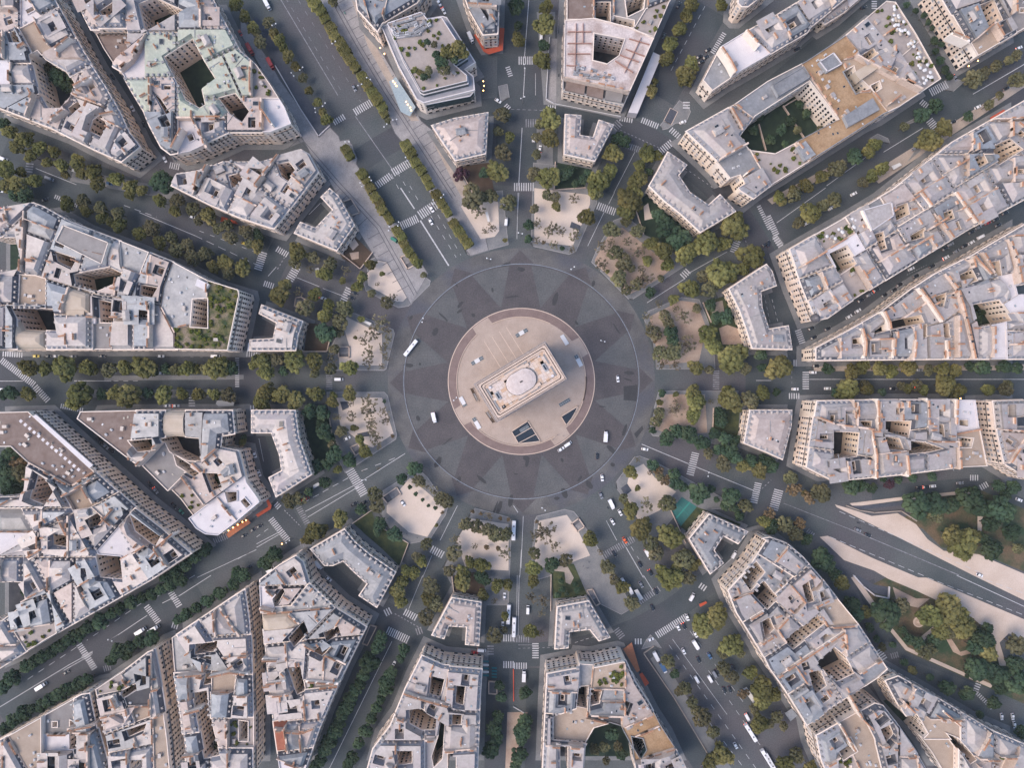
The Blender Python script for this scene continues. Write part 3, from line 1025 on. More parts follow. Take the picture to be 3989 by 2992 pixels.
# pedestrian squares round the star: paved apron and sanded middle
PLAZAS = [
    ('b2 97,58 114,50 128,60 150,76 149,80 131,98 122,99.5 94,85 92,78 95,68', 'b2 104,59 112.5,51 135,84 126,94 121,94 96,80 95,70', 'sand'),
    ('b2 70,121 76,103 85,104 118,118 119,122 112,152 110,153.5 61,153.5 62,137', 'b2 77,107 108,122 108,149 71,149 71,134 80,133 75,116', 'sand'),
    ('b3 60,6 110,6 113,9 121,43 120,47 76,76 68,60 62,24', 'b3 69,11 108,11 118,42 100,54 88,48 72,35', 'sand'),
    ('b3 107,92 139,72 147,79 165,105 163,112 149,134 132,137 118,130 104,108', 'b3 112,104 122,92 132,80 150,95 162,107 147,131 131,127 112,110', 'sand'),
    ('b3 188,106 218,114 220,118 217,190 178,190 160,158 184,111', 'b3 184,115 217,120 217,160 180,158 172,134', 'sand'),
    ('c3 18,117 20,113 44,107 52,109 58,116 85,160 c4 103,28 93,34 65,20 50,-5 18,5 c3 15,160', 'c3 22,117 46,112 56,126 66,147 50,153 36,157 19,158 18,140', 'sand'),
    ('c3 104,62 109,61 122,66 178,96 200,108 145,106 120,135 97,100 89,90 88,84', 'c3 104,72 112,68 122,80 140,92 126,108 108,117 96,97 99,80', 'sand'),
    ('c3 125,5 194,5 185,54 160,48 120,44 116,39 121,20', 'c3 128,8 165,8 167,41 140,43 120,38 123,20', 'sand_brown'),
    ('c2 112,108 116,102 145,90 160,92 172,120 174,152 123,152.5 119,128', 'c2 117,107 144,93 158,95 166,116 160,145 127,149 121,126', 'sand_brown'),
    ('c2 67,60 72,48 86,24 96,20 118,36 150,62 128,76 103,92 99,92', 'c2 70,58 84,33 94,30 124,54 140,63 126,74 100,88 72,63', 'sand_brown'),
    ('c2 17,-26 72,-20 72,9 54,51 48,53.5 17,46.5 15,43', 'c2 18,-4 66,2 66,10 51,46 18,42', 'sand'),
    ('b2 176,2 212,-2 217,45 199,50 184,54.5 181,53 150,-8', 'b2 185,3 208,8 209,33 205,38 193,40 176,12', 'sand'),
]
for i, (a, b_, m) in enumerate(PLAZAS):
    flat('square_paving', a, .14 + i * .004, 'pavement', 0, 'granite')
    flat('sanded_square', b_, .19 + i * .004, m)
# the broad paved walks of the eleven o'clock avenue
flat('broad_pavement', 'b1 -14,14 -6,24 3,40 12,53 20,68 38,93 54,118 63,109 71,117 72,121 80,120 87,136 86,141 99,160 b2 117,20 128,36 148,70 133,97 112,60 103,58 84,28 70,4 b1 60,152 52,146 44,128 34,110 20,85 4,60 -14,30', .195, 'granite', 0, 'granite_dark')
flat('broad_pavement', 'b1 47,-4 84,-6 104,38 128,78 142,104 152,112 176,150 190,168 b2 200,50 184,55 160,18 146,-4 b1 128,126 119,115 112,100 86,57 62,22', .200, 'granite', 0, 'granite_dark')
mb = MB()
def bands(line, offs, w=.5, z=.215, cross=None):
    p = pts(line)
    for o in offs:
        q = [a[:2] for a in ([(x, y) for x, y in p])]
        qq = []
        for i in range(len(q)):
            a = q[max(i - 1, 0)]; b_ = q[min(i + 1, len(q) - 1)]
            d = (b_[0] - a[0], b_[1] - a[1]); l = hypot(*d)
            qq.append((q[i][0] - d[1] / l * o, q[i][1] + d[0] / l * o))
        strip(mb, qq, w, z)
    if cross:
        step, lo, hi = cross
        for a, b_ in zip(p, p[1:]):
            L = hypot(b_[0] - a[0], b_[1] - a[1]); t = ((b_[0] - a[0]) / L, (b_[1] - a[1]) / L)
            for k in range(int(L / step)):
                s = (k + .5) * step; x, y = a[0] + t[0] * s, a[1] + t[1] * s
                strip(mb, [(x - t[1] * lo, y + t[0] * lo), (x - t[1] * hi, y + t[0] * hi)], w * .8, z + .004)
bands('b1 70,10 108,92 140,130 b2 204,39', (0,), .01)
mb = MB()
bands('b1 66,0 87,38 112,80 145,131 170,170', (-1.1, 1.1), .45, .215, (6.2, 1.3, 9.5))
bands('b1 0,64 34,116 70,158 b2 105,30 137,88', (-1.1, 1.1), .45, .215, (6.2, -9, -1.3))
struct('pavement_bands', mb, 'granite_dark')
# sunken service lane beside the avenue
flat('service_road', 'b1 -8,22 0,14 14,34 35,70 52,97 62,108 54,117 42,98 18,58 8,42', .225, 'asphalt_dark')
# park by the four o'clock avenue
flat('park_ground', 'd4 86,10 102,2 150,22 178,36 197,52 203,76 224,84 224,112 120,66 106,50 98,40', .12, 'lawn_park')
flat('park_ground', 'd3 114,116 122,112 138,95 185,91 224,108 224,162 190,148 150,140 134,124', .125, 'lawn_park')
flat('park_path', 'd3 58,103 72,107 90,113 112,110.5 128,120 138,133 152,143 182,146 226,165 226,188 178,164.5 120,135 60,105.5', .16, 'sand_park')
flat('park_path', 'd3 45,131 52,130 90,149 130,166 d4 137,2 226,40 226,62 208,50 200,58 206,78 200,78 194,52 176,36 130,14 104,3 92,-4 d3 66,151', .165, 'sand_park')
flat('park_path', 'd3 71,102 112,97 182,90 187,97 180,93 115,99.5 74,105', .17, 'sand_park')
flat('park_path', 'd3 181,108 186,108 184,131 181,131', .15, 'sand_park')
flat('park_path', 'd4 72,2 76,0 90,20 108,46 121,62 170,84 196,95 192,97 119,64.5 104,46 86,22', .172, 'sand_park')
flat('park_path', 'd4 126,58 143,44 144,46 130,62', .168, 'sand_park')
flat('park_path', 'd4 154,55 158,54 166,66 177,63 177,67 167,69.5 160,66', .166, 'sand_brown')
mb = MB()
fx = pts('d4 130,40')[0]
for r0, r1, z0, z1, m_ in ((3.3, 2.6, .2, .75, 0), (2.6, 2.5, .75, .35, 0)):
    for k in range(28):
        a, b_ = 2 * pi * k / 28, 2 * pi * (k + 1) / 28; P = lambda r, t, z: (fx[0] + r * cos(t), fx[1] + r * sin(t), z)
        mb.face([P(r0, a, z0), P(r0, b_, z0), P(r0, b_, z1), P(r0, a, z1)], 0); mb.face([P(r0, a, z1), P(r0, b_, z1), P(r1, b_, z1), P(r1, a, z1)], 0)
mb.cyl((fx[0], fx[1], .2), 2.55, .2, 24, 1); mb.cyl((fx[0], fx[1], .3), 1.0, .5, 16, 0)
tag(mb.obj('round_basin', ['pale_stone', 'sand_brown']), 'round pale stone basin in the park lawn below the four o\'clock avenue', 'basin')
flat('park_bare_earth', 'd4 108,10 128,20 140,20 130,28 112,24', .135, 'sand_brown')
flat('tunnel_ramp_road', 'd3 70,104 80,107.5 118,103.5 118,100.5 82,104', .18, 'asphalt_dark')
flat('tunnel_ramp_road', 'd4 78,0 92,8 104,10 104,18 92,15.5 82,8 74,1', .18, 'asphalt_dark')
# yards and gardens of the mansions on the inner ring
GARDENS = [('b2 84,37 99,52 89.5,65 74,57 70,49', 'garden_earth'), ('b2 44,112 66,116 61,137 41,137', 'garden_earth'), ('b3 39,22 62,22 66,48 73,63 53,76 47,60', 'court_green'),
           ('b3 83,119 99,108 103,121 131,136 123,156 109,142', 'lawn'), ('b4 170,0 195,-4 197,18 170,13', 'garden_earth'), ('c4 33,-10 52,-10 64,18 34,20', 'lawn'),
           ('c3 158,105 196,120 190,126 168,111 151,128 144,122', 'lawn'), ('c3 172,20 195,22 193,49 170,45', 'lawn'), ('c2 163,95 185,88 200,134 175,134', 'lawn'),
           ('c2 104,10 114,2 158,36 140,48 112,36', 'court_green'), ('c1 38,140 68,146 61,161 36,163', 'court_green'), ('b1 172,144 200,140 206,172 186,166', 'garden_earth')]
WALLS = ['b2 69.5,50 89.5,66 100,52', 'b2 40,137 61,137 66,116', 'b3 62,22 66,48 73,64', 'b3 83,119 99,108', 'b3 103,120 131,136 123,157', 'b4 170,14 168,-3', 'c4 32.5,-12 32,30', 'c3 135,107 148,136',
         'c3 172,20 171,44', 'c2 163,95 170,112', 'c2 104,11 112,36', 'c1 36,140 35,164 62,162', 'b1 173,142 186,166 206,173']
for i, (s, m) in enumerate(GARDENS): flat('garden_ground', s, .23 + i * .004, m)
for i, s in enumerate(WALLS):
    mb = MB(); wall_run(mb, pts(s), .4, 0, 1.7)
    o = mb.obj('garden_wall', 'plaster')
    x, y = pts(s)[0]
    q = place(x, y)
    tag(o, f'{"outer " if i == 4 else ""}low stone garden wall of the mansion between the {q[4]} and {q[5]} o\'clock avenues', 'wall', 'garden walls on the inner ring')
flat('tennis_court', 'c3 145,96.5 158,105 144,122 135.5,108', .30, 'court_teal')
mb = MB(); strip(mb, pts('c3 152,101 140,115'), .9, .34)
strip(mb, pts('c3 146,98.5 156.5,105'), .15, .33); strip(mb, pts('c3 138,108.5 145,120'), .15, .33); strip(mb, pts('c3 143,104 151,112.5'), .15, .33)
o = mb.obj('court_net', 'net_green'); tag(o, 'green net across the teal tennis court by the mansion', 'net')
flat('garden_path', 'c2 171,95 180,93 182,105 171,105', .30, 'granite_tan'); flat('garden_path', 'c2 177,117 184,114 196,118 197,131 180,131', .305, 'sand_brown')
flat('garden_path', 'c2 112,12 116,9 118,18 131,20 126,27 121,22 113,24', .31, 'sand'); flat('garden_path', 'c4 34,-7 46,-9 52,2 49,8 45,6 44,-3 34,-4', .31, 'granite_tan')
for s_ in ('d1 13,92 32,121', 'd1 -8,108 -2,130', 'd1 24,86 14,92'):
    mb = MB(); wall_run(mb, pts(s_), .5, 0, 2.2); o = mb.obj('garden_wall', 'plaster'); tag(o, {'d1 13': 'long', 'd1 -8': 'lower', 'd1 24': 'short'}[s_[:5]] + ' pale wall across the dark green courtyard of the ochre roofed block', 'wall', 'courtyard walls')
flat('garden_path', 'b2 77,42 84,39 88,45 83,50', .315, 'pale_stone'); flat('garden_lawn', 'b2 80,52 88,51 88,57 82,58', .315, 'sand_brown')

# ---------------------------------------------------------------- the blocks of houses
def btw(a, b_, k='outer block'): return f'{k} between {a} and {b_} o\'clock'
block(btw('ten', 'eleven', 'far western block'), 21,
      'a1 -14,-10 42,-10 54,12 71,44 91,75 104,98 111,114 120,126 104,139 75,126 42,109 0,93 -14,88',
      ['a1 25,47 32,43 38,50 58,62 64,72 61,82 52,92 40,92 33,80', 'a1 80,103 87,98 93,109 88,118 77,113', 'a1 57,92 66,86 70,92 61,100', 'a1 -14,28 2,26 6,34 -14,40', 'a1 8,26 14,24 20,38 12,38'],
      specs=['a1 10,60 fw 24', 'a1 -5,60 fw 24', 'a1 42,40 f 20'], lim=430)
block(btw('ten', 'eleven', 'green roofed block'), 21,
      'a1 62,-8 72,14 84,37 97,57 104,61 112,76 124,96 129,108 139,127 147,133 163,130 198,114 b1 12,114 30,107 24,92 12,73 0,56 a1 207,44 192,16 180,-8',
      ['a1 141,49 166,33 176,52 186,68 174,77 177,90 172,93 160,86', 'a1 188,84 203,80 216,97 210,106 198,98', 'a1 118,2 132,-4 158,8 124,28', 'a1 133,80 139,85 148,98 144,100', 'a1 86,10 98,2 104,8 92,18'],
      ['a1 96,56 128,30 170,8', 'a1 128,107 150,100 176,88 187,70 225,80', 'a1 112,74 134,62', 'a1 97,40 128,30 116,52 104,62'],
      ['a1 180,30 g', 'a1 150,42 g', 'a1 205,66 g', 'a1 130,76 g', 'a1 132,95 g', 'a1 195,60 g', 'a1 180,60 g', 'a1 105,45 fb 14', 'a1 108,62 fw 19', 'a1 136,60 g', 'a1 160,95 g', 'a1 182,80 g'], lim=520)
block(btw('ten', 'eleven', 'white roofed triangular block'), 19,
      'a1 148,160 153,150 172,147 191,139 b1 3,139 38,129 45,133 53,148 b2 15,31 11,30 a2 205,21 180,10 152,-4',
      ['b1 17,141 28,139 34,147 27,156 21,152', 'a1 196,151 206,148 210,156 199,162'], specs=[], lim=420, style='zp')
block(btw('ten', 'eleven', 'inner ring'), 15, 'b2 56,4 63,-3 70,3 84,28 69,50 33,35 38,26 51,31 66,15', lim=1e9, style='mp')
block(btw('nine', 'ten', 'inner ring'), 15, 'b2 2,104 4,97 39,111 35,123 33,136 -6,136 -6,127 14,126 17,112', lim=1e9, style='mp')
block(btw('nine', 'ten'), 23,
      'a2 -14,16 29,9 37,12 60,25 105,42 150,60 180,76 206,84 207,88 197,136 150,135 95,135 65,135 -14,135',
      ['a2 -14,38 12,38 17,60 12,69 -14,69', 'a2 46,50 67,57 62,66 48,59', 'a2 62,70 94,64 106,70 100,78 84,85 64,80', 'a2 85,92 98,95 97,112 86,112', 'a2 115,96 130,97 130,108 116,108', 'a2 121,79 137,82 132,91 120,88', 'a2 167,92 180,91 180,117 165,116', 'a2 10,98 45,100 48,119 20,118'],
      ['a2 0,38 30,10', 'a2 45,60 55,24', 'a2 94,64 100,40', 'a2 180,74 179,92', 'a2 152,136 152,117 167,113', 'a2 196,137 206,86', 'a2 -14,69 30,71 84,88 140,96', 'a2 55,86 56,113', 'a2 84,88 84,115 60,114', 'a2 88,136 88,114', 'a2 50,120 62,136', 'a2 140,96 142,82 150,60', 'a2 138,95 150,118', 'a2 128,108 128,136', 'a2 104,42 106,70'],
      ['a2 25,80 f 22', 'a2 70,100 v! 22', 'a2 195,110 tg! 24', 'a2 190,85 tg! 24', 'a2 165,125 tg 24', 'a2 165,70 fz 24', 'a2 120,55 fz 24', 'a2 145,105 fz 23', 'a2 155,100 fz 20', 'a2 110,125 hp 22', 'a2 140,125 hp 22', 'a2 30,128 v! 21', 'a2 20,30 z 21', 'a2 15,100 fg 12'], lim=420)
block(btw('eight', 'nine'), 21,
      'a3 66,29 69,23 118,22 200,22 202,42 191,44 190,54 205,57 212,84 222,98 b3 2,101 a3 203,118 187,130 176,129 168,124 150,100 146,96 120,70 107,61 83,42',
      ['a3 138,46 150,44 172,46 174,66 160,66 144,58', 'a3 110,48 133,46 134,56 118,58', 'a3 176,76 188,76 192,88 182,92', 'a3 147,60 160,68 172,76 166,80 150,70', 'a3 193,92 204,92 204,100 196,102'],
      ['a3 118,22 112,62', 'a3 143,22 143,46', 'a3 160,22 160,44', 'a3 178,22 176,66', 'a3 176,66 190,54', 'a3 120,70 134,56', 'a3 146,96 168,82', 'a3 166,124 178,104 192,94'],
      ['a3 90,30 fb! 20', 'a3 130,34 zg 22', 'a3 150,32 v 20', 'a3 168,32 zg 21', 'a3 190,32 zg 21', 'a3 130,75 fg 17', 'a3 155,88 t 12', 'a3 185,115 fw 19'], lim=520)
block(btw('eight', 'nine', 'inner ring'), 16, 'b3 -4,22 33,22 36,45 47,77 17,96 11,80 22,74 20,60 13,41 -4,41', lim=1e9, style='mp')
block(btw('eight', 'nine', 'long terraced block'), 22,
      'a3 -14,24 25,23 80,73 88,80 117,106 140,124 165,145 160,148 130,168 a4 70,38 40,55 0,80 -14,86',
      ['a3 -14,53 10,53 24,66 22,88 20,96 -14,97', 'a3 32,76 50,88 40,104 26,98', 'a3 74,112 86,110 88,120 76,124', 'a3 45,128 60,130 58,140 46,138', 'a3 110,108 140,130 134,140 116,126', 'a4 -14,5 20,6 22,24 0,40 -14,42', 'a3 82,146 104,148 106,168 86,166'],
      ['a3 64,86 84,74', 'a3 28,24 24,52', 'a3 24,66 64,88', 'a3 60,92 100,112', 'a3 104,100 90,120', 'a3 120,108 114,120', 'a3 -14,97 30,98 70,112', 'a3 0,124 30,126 36,154 -14,158', 'a3 60,118 66,150', 'a4 20,6 60,-4', 'a4 22,24 44,16 50,52'],
      ['a3 20,42 fb! 22', 'a3 55,60 fb! 21', 'a3 40,44 fd 23', 'a3 75,92 f 20', 'a3 92,96 zb 22', 'a3 10,140 fw 20', 'a3 10,108 hz 14', 'a4 20,55 t 22'], lim=380)
block(btw('seven', 'eight', 'lowest block'), 21, 'a4 -14,150 20,131 42,119 70,103 77,102 83,130 90,155 94,172 -14,172', ['a4 60,125 66,128 66,150 60,150'], ['a4 42,118 62,160', 'a4 62,150 90,158'], ['a4 25,145 f 23', 'a4 72,125 zb 21'], lim=450)
block(btw('seven', 'eight', 'second lowest block'), 21, 'a4 83,98 110,80 128,66 133,64 137,85 141,110 145,140 148,172 98,172 90,130',
      ['a4 104,100 123,90 122,96 106,106', 'a4 108,134 126,128 124,134 110,140', 'a4 101,118 112,116 108,122', 'a4 112,160 122,160 122,172 112,172', 'a4 122,84 131,86 131,92 124,94'],
      ['a4 103,106 140,96', 'a4 94,135 141,118', 'a4 132,66 134,172'], ['a4 110,88 t 21', 'a4 125,75 zg 22', 'a4 120,105 fd 22', 'a4 115,120 f 20', 'a4 137,140 f 22'], lim=340)
block(btw('seven', 'eight', 'long narrow block'), 21, 'a4 148,54 164,43 200,19 211,12 215,40 217,80 218,120 218,172 162,172 156,120 150,80',
      ['a4 168,59 187,57 186,66 168,68', 'a4 176,85 182,85 182,94 174,96', 'a4 166,102 178,100 184,134 190,155 176,158', 'a4 170,70 182,70 182,74', 'a4 205,126 213,127 213,144 205,144'],
      ['a4 186,60 218,60', 'a4 150,84 182,82 218,86', 'a4 182,86 182,172', 'a4 190,97 218,98'], ['a4 168,80 fz 20', 'a4 200,132 t 19', 'a4 195,95 f 20'], lim=330)
block(btw('seven', 'eight', 'blunt wedge block'), 21,
      'b3 3,168 20,155 34,147 40,152 b4 46,7 70,30 94,45 84,66 72,90 54,132 40,172 20,172 14,130 8,72 4,28',
      ['b4 27,54 42,38 46,48 32,62', 'b4 48,66 58,58 64,62 56,70', 'b4 26,80 38,78 42,100 34,104', 'b4 57,50 70,44 72,50 60,58', 'b4 14,20 22,10 24,14 16,28'],
      ['b4 4,28 30,26 44,8', 'b4 64,40 80,34', 'b4 20,36 36,14', 'b4 62,62 80,66', 'b4 8,80 46,78', 'b4 44,90 70,92', 'b4 12,110 40,104 58,110'],
      ['b4 40,26 zg 22', 'b4 56,35 zg 22', 'b4 15,35 v 21', 'b4 60,95 t 20', 'b4 22,150 red 20', 'b4 48,52 zg 20'], lim=380)
block(btw('seven', 'eight', 'inner ring'), 16, 'b3 46,142 75,125 84,136 97,147 119,162 b4 103,28 88,18 b3 95,172 84,162 74,152 65,156 58,156', lim=1e9, style='mg')
block(btw('six', 'seven', 'inner ring'), 15, 'b4 168,20 193,24 191,61 180,60 181,45 165,44 161,55 151,52', lim=1e9, style='m')
block(btw('six', 'seven'), 22,
      'b4 142,70 160,78 194,81 192,112 191,140 190,172 94,172 100,150 115,130 128,98 133,88',
      ['b4 150,87 162,90 158,106 148,103', 'b4 172,94 180,95 178,112 171,110', 'b4 131,116 140,115 156,124 154,134 142,134 131,128', 'b4 157,125 162,128 160,160 152,168 150,158 156,140', 'b4 120,150 134,150 134,162 122,164', 'b4 168,118 177,119 176,130 168,130', 'b4 164,155 172,155 172,172 164,172'],
      ['b4 128,100 166,110 168,115 191,116', 'b4 160,78 158,90', 'b4 177,80 176,94', 'b4 192,128 162,130', 'b4 110,138 131,128', 'b4 162,150 191,148'],
      ['b4 145,142 hp 20'], lim=430, style='zp')
block(btw('five', 'six', 'inner ring'), 15, 'c4 38,28 65,23 83,54 74,57 66,47 48,49 47,63 36,64', lim=1e9, style='mp')
block(btw('five', 'six'), 22,
      'c4 29,85 56,80 57,77 69,78 94,73 97,74 105,92 118,112 127,130 140,150 150,172 25,172 27,120',
      ['c4 56,97 65,96 64,117 54,115', 'c4 62,148 70,134 84,130 94,133 103,150 106,172 60,172', 'c4 102,140 112,142 115,152 110,160 104,150', 'c4 40,145 47,145 47,172 40,172', 'c4 67,98 77,98 74,110 66,112', 'c4 96,108 101,110 98,118 95,116'],
      ['c4 57,77 57,98 67,96 96,97', 'c4 69,79 67,96', 'c4 95.5,74 96,98', 'c4 54,115 34,122', 'c4 95,97 94,132', 'c4 66,112 63,126', 'c4 64,126 94,133', 'c4 34,122 34,143 61,146', 'c4 94,130 122,117', 'c4 76,107 95,107', 'c4 66,117 95,118', 'c4 105,140 128,130', 'c4 108,160 140,150'],
      ['c4 82,86 f! 24', 'c4 85,101 zg 21', 'c4 85,112 zg 23', 'c4 78,122 fd 17', 'c4 48,133 f 18', 'c4 62,90 fz 20', 'c4 112,128 fo 20', 'c4 120,146 fo 20'], lim=480)
block(btw('four', 'five'), 22,
      'c4 185,13 207,-11 219,-30 d3 -3,133 3,132 17,137 30,148 46,166 d4 60,20 78,42 92,63 104,81 95,89 34,129 15,98 2,80 c4 217,72 205,52 193,33',
      ['c4 196,2 210,-12 218,-2 204,14', 'd4 -14,15 -2,5 10,20 0,30', 'd4 14,57 44,32 50,42 22,64', 'd4 42,76 58,62 68,70 76,85 60,93', 'd4 35,83 46,80 52,96 42,104', 'c4 214,40 221,36 d4 6,46 -2,54', 'd4 30,8 36,4 40,22 34,24'],
      ['d4 -14,15 22,0', 'd4 10,20 40,12', 'd4 50,42 42,26 62,18', 'd4 50,44 74,42', 'd4 16,78 64,46', 'd4 58,62 78,60', 'd4 62,93 94,86', 'd4 20,98 36,82', 'c4 204,14 194,32', 'd4 24,64 8,78'],
      ['d4 64,32 f 23', 'd4 72,55 zp 22', 'd4 85,78 fz 21'], lim=360)
block(btw('four', 'five', 'lower corner block'), 21,
      'd4 42,138 92,110 99,112 113,130 128,152 142,176 54,176 46,158', ['d4 60,148 72,140 78,152 66,160', 'd4 96,130 104,126 108,136 102,144'], ['d4 62,128 82,172', 'd4 80,116 92,140 100,172'], ['d4 82,150 f 20'], lim=330)
block(btw('four', 'five', 'pointed parkside block'), 21,
      'd4 103,92 114,88 150,108 195,135 226,148 226,176 158,176 146,156 130,135 117,118', ['d4 117,122 128,118 138,136 134,140 128,134', 'd4 154,136 164,140 182,160 176,164'],
      ['d4 116,106 132,112 180,140', 'd4 178,132 188,146 172,176', 'd4 150,150 166,172'], ['d4 205,155 t 16', 'd4 165,125 f 21', 'd4 155,162 f 15'], lim=320)
block(btw('three', 'four'), 22,
      'd3 43,14 100,12.8 140,12.5 180,13 183,35 186,50 190,70 165,71 118,77 100,79 58,83 34,71 38,45 41,25',
      ['d3 57,40 80,41 78,62 57,65', 'd3 101,31 124,31 122,46 101,40', 'd3 79,31 90,31 90,37 83,36', 'd3 122,48 136,49 152,55 140,58 122,60', 'd3 141,33 152,34 153,45 142,42', 'd3 64,25 69,25 69,33 65,33', 'd3 95,22 97,22 97,27 95,27', 'd3 110,20 114,20 114,25 110,25', 'd3 166,30 174,30 174,36 166,35', 'd3 100,44 114,46 118,56 104,56', 'd3 165,45 178,46 176,54 166,54', 'd3 54,26 58,26 58,32 54,32'],
      ['d3 94,13 93,40', 'd3 136,12 136,36', 'd3 60,34 90,38 101,42', 'd3 89,40 94,82', 'd3 163,36 164,72', 'd3 74,13 74,32', 'd3 115,13 114,31', 'd3 161,13 160,34', 'd3 118,58 119,78', 'd3 40,27 57,34', 'd3 140,58 138,76'],
      ['d3 175,62 f 21', 'd3 175,42 f 22', 'd3 70,20 zp 22'], lim=460, style='zp')
block(btw('three', 'four', 'easternmost block'), 21, 'd3 195,14 228,13 228,83 204,68 198,42', ['d3 213,28 228,26 228,36 213,36', 'd3 218,56 228,52 228,62 220,62'], ['d3 197,38 228,40'], lim=420)
block(btw('three', 'four', 'inner ring'), 15, 'c3 204,22 d3 21,22 20.5,35 13,64 0,58 c3 199,50', lim=1e9, style='m')
block(btw('four', 'five', 'inner ring'), 15, 'c3 169,112 202,127 194,137 181,130 173,143 181,154 170,163 152,133', lim=1e9, style='mg')
block(btw('two', 'three', 'inner ring'), 16, 'c2 186,83 218,62 d2 4,68 7.5,80 c2 213,85 214,99 220,118 d2 18,115 21,135 c2 206,134 201,118 195,101', lim=1e9, style='mp')
block(btw('one', 'two', 'inner ring'), 16, 'c1 133,131 149,142 142,151 c2 152,0 168,11 178,2 191,16 161,34 144,18 130,7 117,-6 c1 123,150', lim=1e9, style='mp')
block(btw('twelve', 'one', 'inner ring'), 15, 'c1 45,98 58,99 57,116 69,118 74,103 86,107 70,138 44,132', lim=1e9, style='m')
block(btw('eleven', 'twelve', 'inner ring'), 15, 'b1 151,108 170,102 199,97 197,132 171,138 160,122', specs=['b1 180,120 m'], lim=1e9, style='m')
block(btw('eleven', 'twelve', 'glass fronted corner block'), 17, 'b1 107,22 160,14 164,15 189,54 180,60 187,66 188,78 144,89 138,86 122,57', specs=['b1 150,50 st'], lim=1e9)
block(btw('eleven', 'twelve', 'block behind the stepped tower'), 20, 'b1 84,-12 87,8 104,27 108,20 138,2 148,-12', [], ['b1 98,18 90,-12', 'b1 110,18 118,-12'], ['b1 90,0 zb', 'b1 130,-5 z'], lim=420)
block(btw('eleven', 'twelve', 'narrow pointed block'), 20, 'b1 176,-12 183,8 195,29 207.5,28 209,-12', ['b1 192,12 196,11 199,17 196,19'], lim=420, style='zg')
block(btw('twelve', 'one', 'building site'), 18, 'c1 44,20 69,18 100,26 120,35 96,88 43,75', ['c1 69,31 95,36 90,50 80,57 68,54'], ['c1 43,68 98,80'], ['c1 55,50 rs! 21', 'c1 70,77 fd! 15'], lim=1e9)
block(btw('twelve', 'one', 'block behind the building site'), 19, 'c1 46,17 46,-12 140,-12 121,32 101,25 104,20 96,22 69,17', ['c1 70,0 84,0 84,21 71,18', 'c1 86,14 104,18 104,24 87,22', 'c1 96,0 114,-8 112,8 98,15'], ['c1 69,17 69,-12', 'c1 105,23 114,8 140,-2', 'c1 86,14 86,-12'], ['c1 57,5 fb 19', 'c1 115,22 t 19'], lim=420)
block(btw('one', 'two', 'northern block'), 19, 'c1 164,68 178,41 201,27 221,16 d1 25,2 45,-12 80,-12 38,22 35,27 0,48 c1 191,64 172,77', [], ['c1 178,41 190,62', 'c1 201,27 222,48', 'd1 25,2 38,22'], ['c1 172,62 fz 17', 'c1 195,48 fw 20'], lim=520, style='zp')
block(btw('one', 'two', 'rounded northern corner'), 20, 'c1 195,-12 194,2 197,5 202,5 224,-12', lim=1e9)
block(btw('one', 'two', 'small northern row'), 12, 'd1 50,20 42,14 48,8 60,2 78,-12 92,-12 66,10', [], [], [], lim=200)
block(btw('one', 'two'), 22,
      'c1 149,113 168,131 178,141 c2 196,-2 207,5 d1 5,158 42,135 100,98 113,92 131,80 149,68 128,30 110,2 102,1 68,30 33,53 0,70 c1 190,90',
      ['c1 195,117 208,100 d1 36,70 61,103 8,131 c1 204,128', 'd1 65,62 74,57 76,64 88,76 76,81', 'c1 181,155 196,150 200,158 190,164', 'd1 88,74 96,70 98,76 92,80', 'd1 80,48 92,40 96,46 84,54'],
      ['d1 30,56 62,103 40,134', 'd1 68,32 78,44 73,50 64,52 76,80 90,79 104,97', 'd1 5,74 36,68', 'c1 205,126 190,140', 'c1 190,90 206,102', 'd1 -2,106 0,150', 'd1 74,50 110,70 130,80', 'd1 78,44 108,44 130,76', 'd1 92,14 130,64', 'd1 35,114 62,103', 'd1 26,124 36,136'],
      ['d1 50,60 fo!', 'd1 80,92 fo!', 'd1 60,110 fo!', 'd1 72,98 fo!', 'd1 120,50 t', 'd1 110,15 t', 'd1 122,25 t', 'd1 20,65 fz', 'c1 168,122 zp', 'c1 200,130 fz 20', 'd1 10,145 t 19', 'd1 32,130 fz', 'd1 90,65 f', 'd1 20,140 t 19'], lim=620)
block(btw('one', 'two', 'ornate far corner block'), 20, 'd1 146,-12 181,48 228,20 228,-12', ['d1 180,5 196,-2 204,16 188,24'], ['d1 160,12 180,5', 'd1 174,38 190,24'], ['d1 185,35 f'], lim=420)
block(btw('two', 'three', 'upper long block'), 22,
      'd2 19,49 36,39 80,14 110,-4 d1 160,122 200,99 228,83 228,152 d2 228,2 176,30 118,66 72,94 52,108 42,110 30,80',
      ['d2 52,53 68,45 78,61 62,72', 'd2 110,12 122,8 124,18 112,24', 'd2 121,38 135,30 136,38 122,42', 'd1 192,127 210,118 222,128 200,142', 'd1 176,138 186,132 190,140 180,146', 'd2 92,36 100,33 104,48 98,50', 'd2 150,18 160,14 162,22 152,26'],
      ['d2 42,40 74,93', 'd2 80,14 92,36', 'd2 106,68 92,36', 'd2 108,8 112,26', 'd2 36,39 52,54', 'd2 64,75 78,62', 'd2 140,0 148,28', 'd2 68,30 88,36', 'd2 105,52 120,64'],
      ['d2 30,75 zb 21', 'd2 62,32 t 22', 'd2 82,78 t 19', 'd2 95,15 fz 24', 'd2 82,48 fw 23'], lim=340, style='zp')
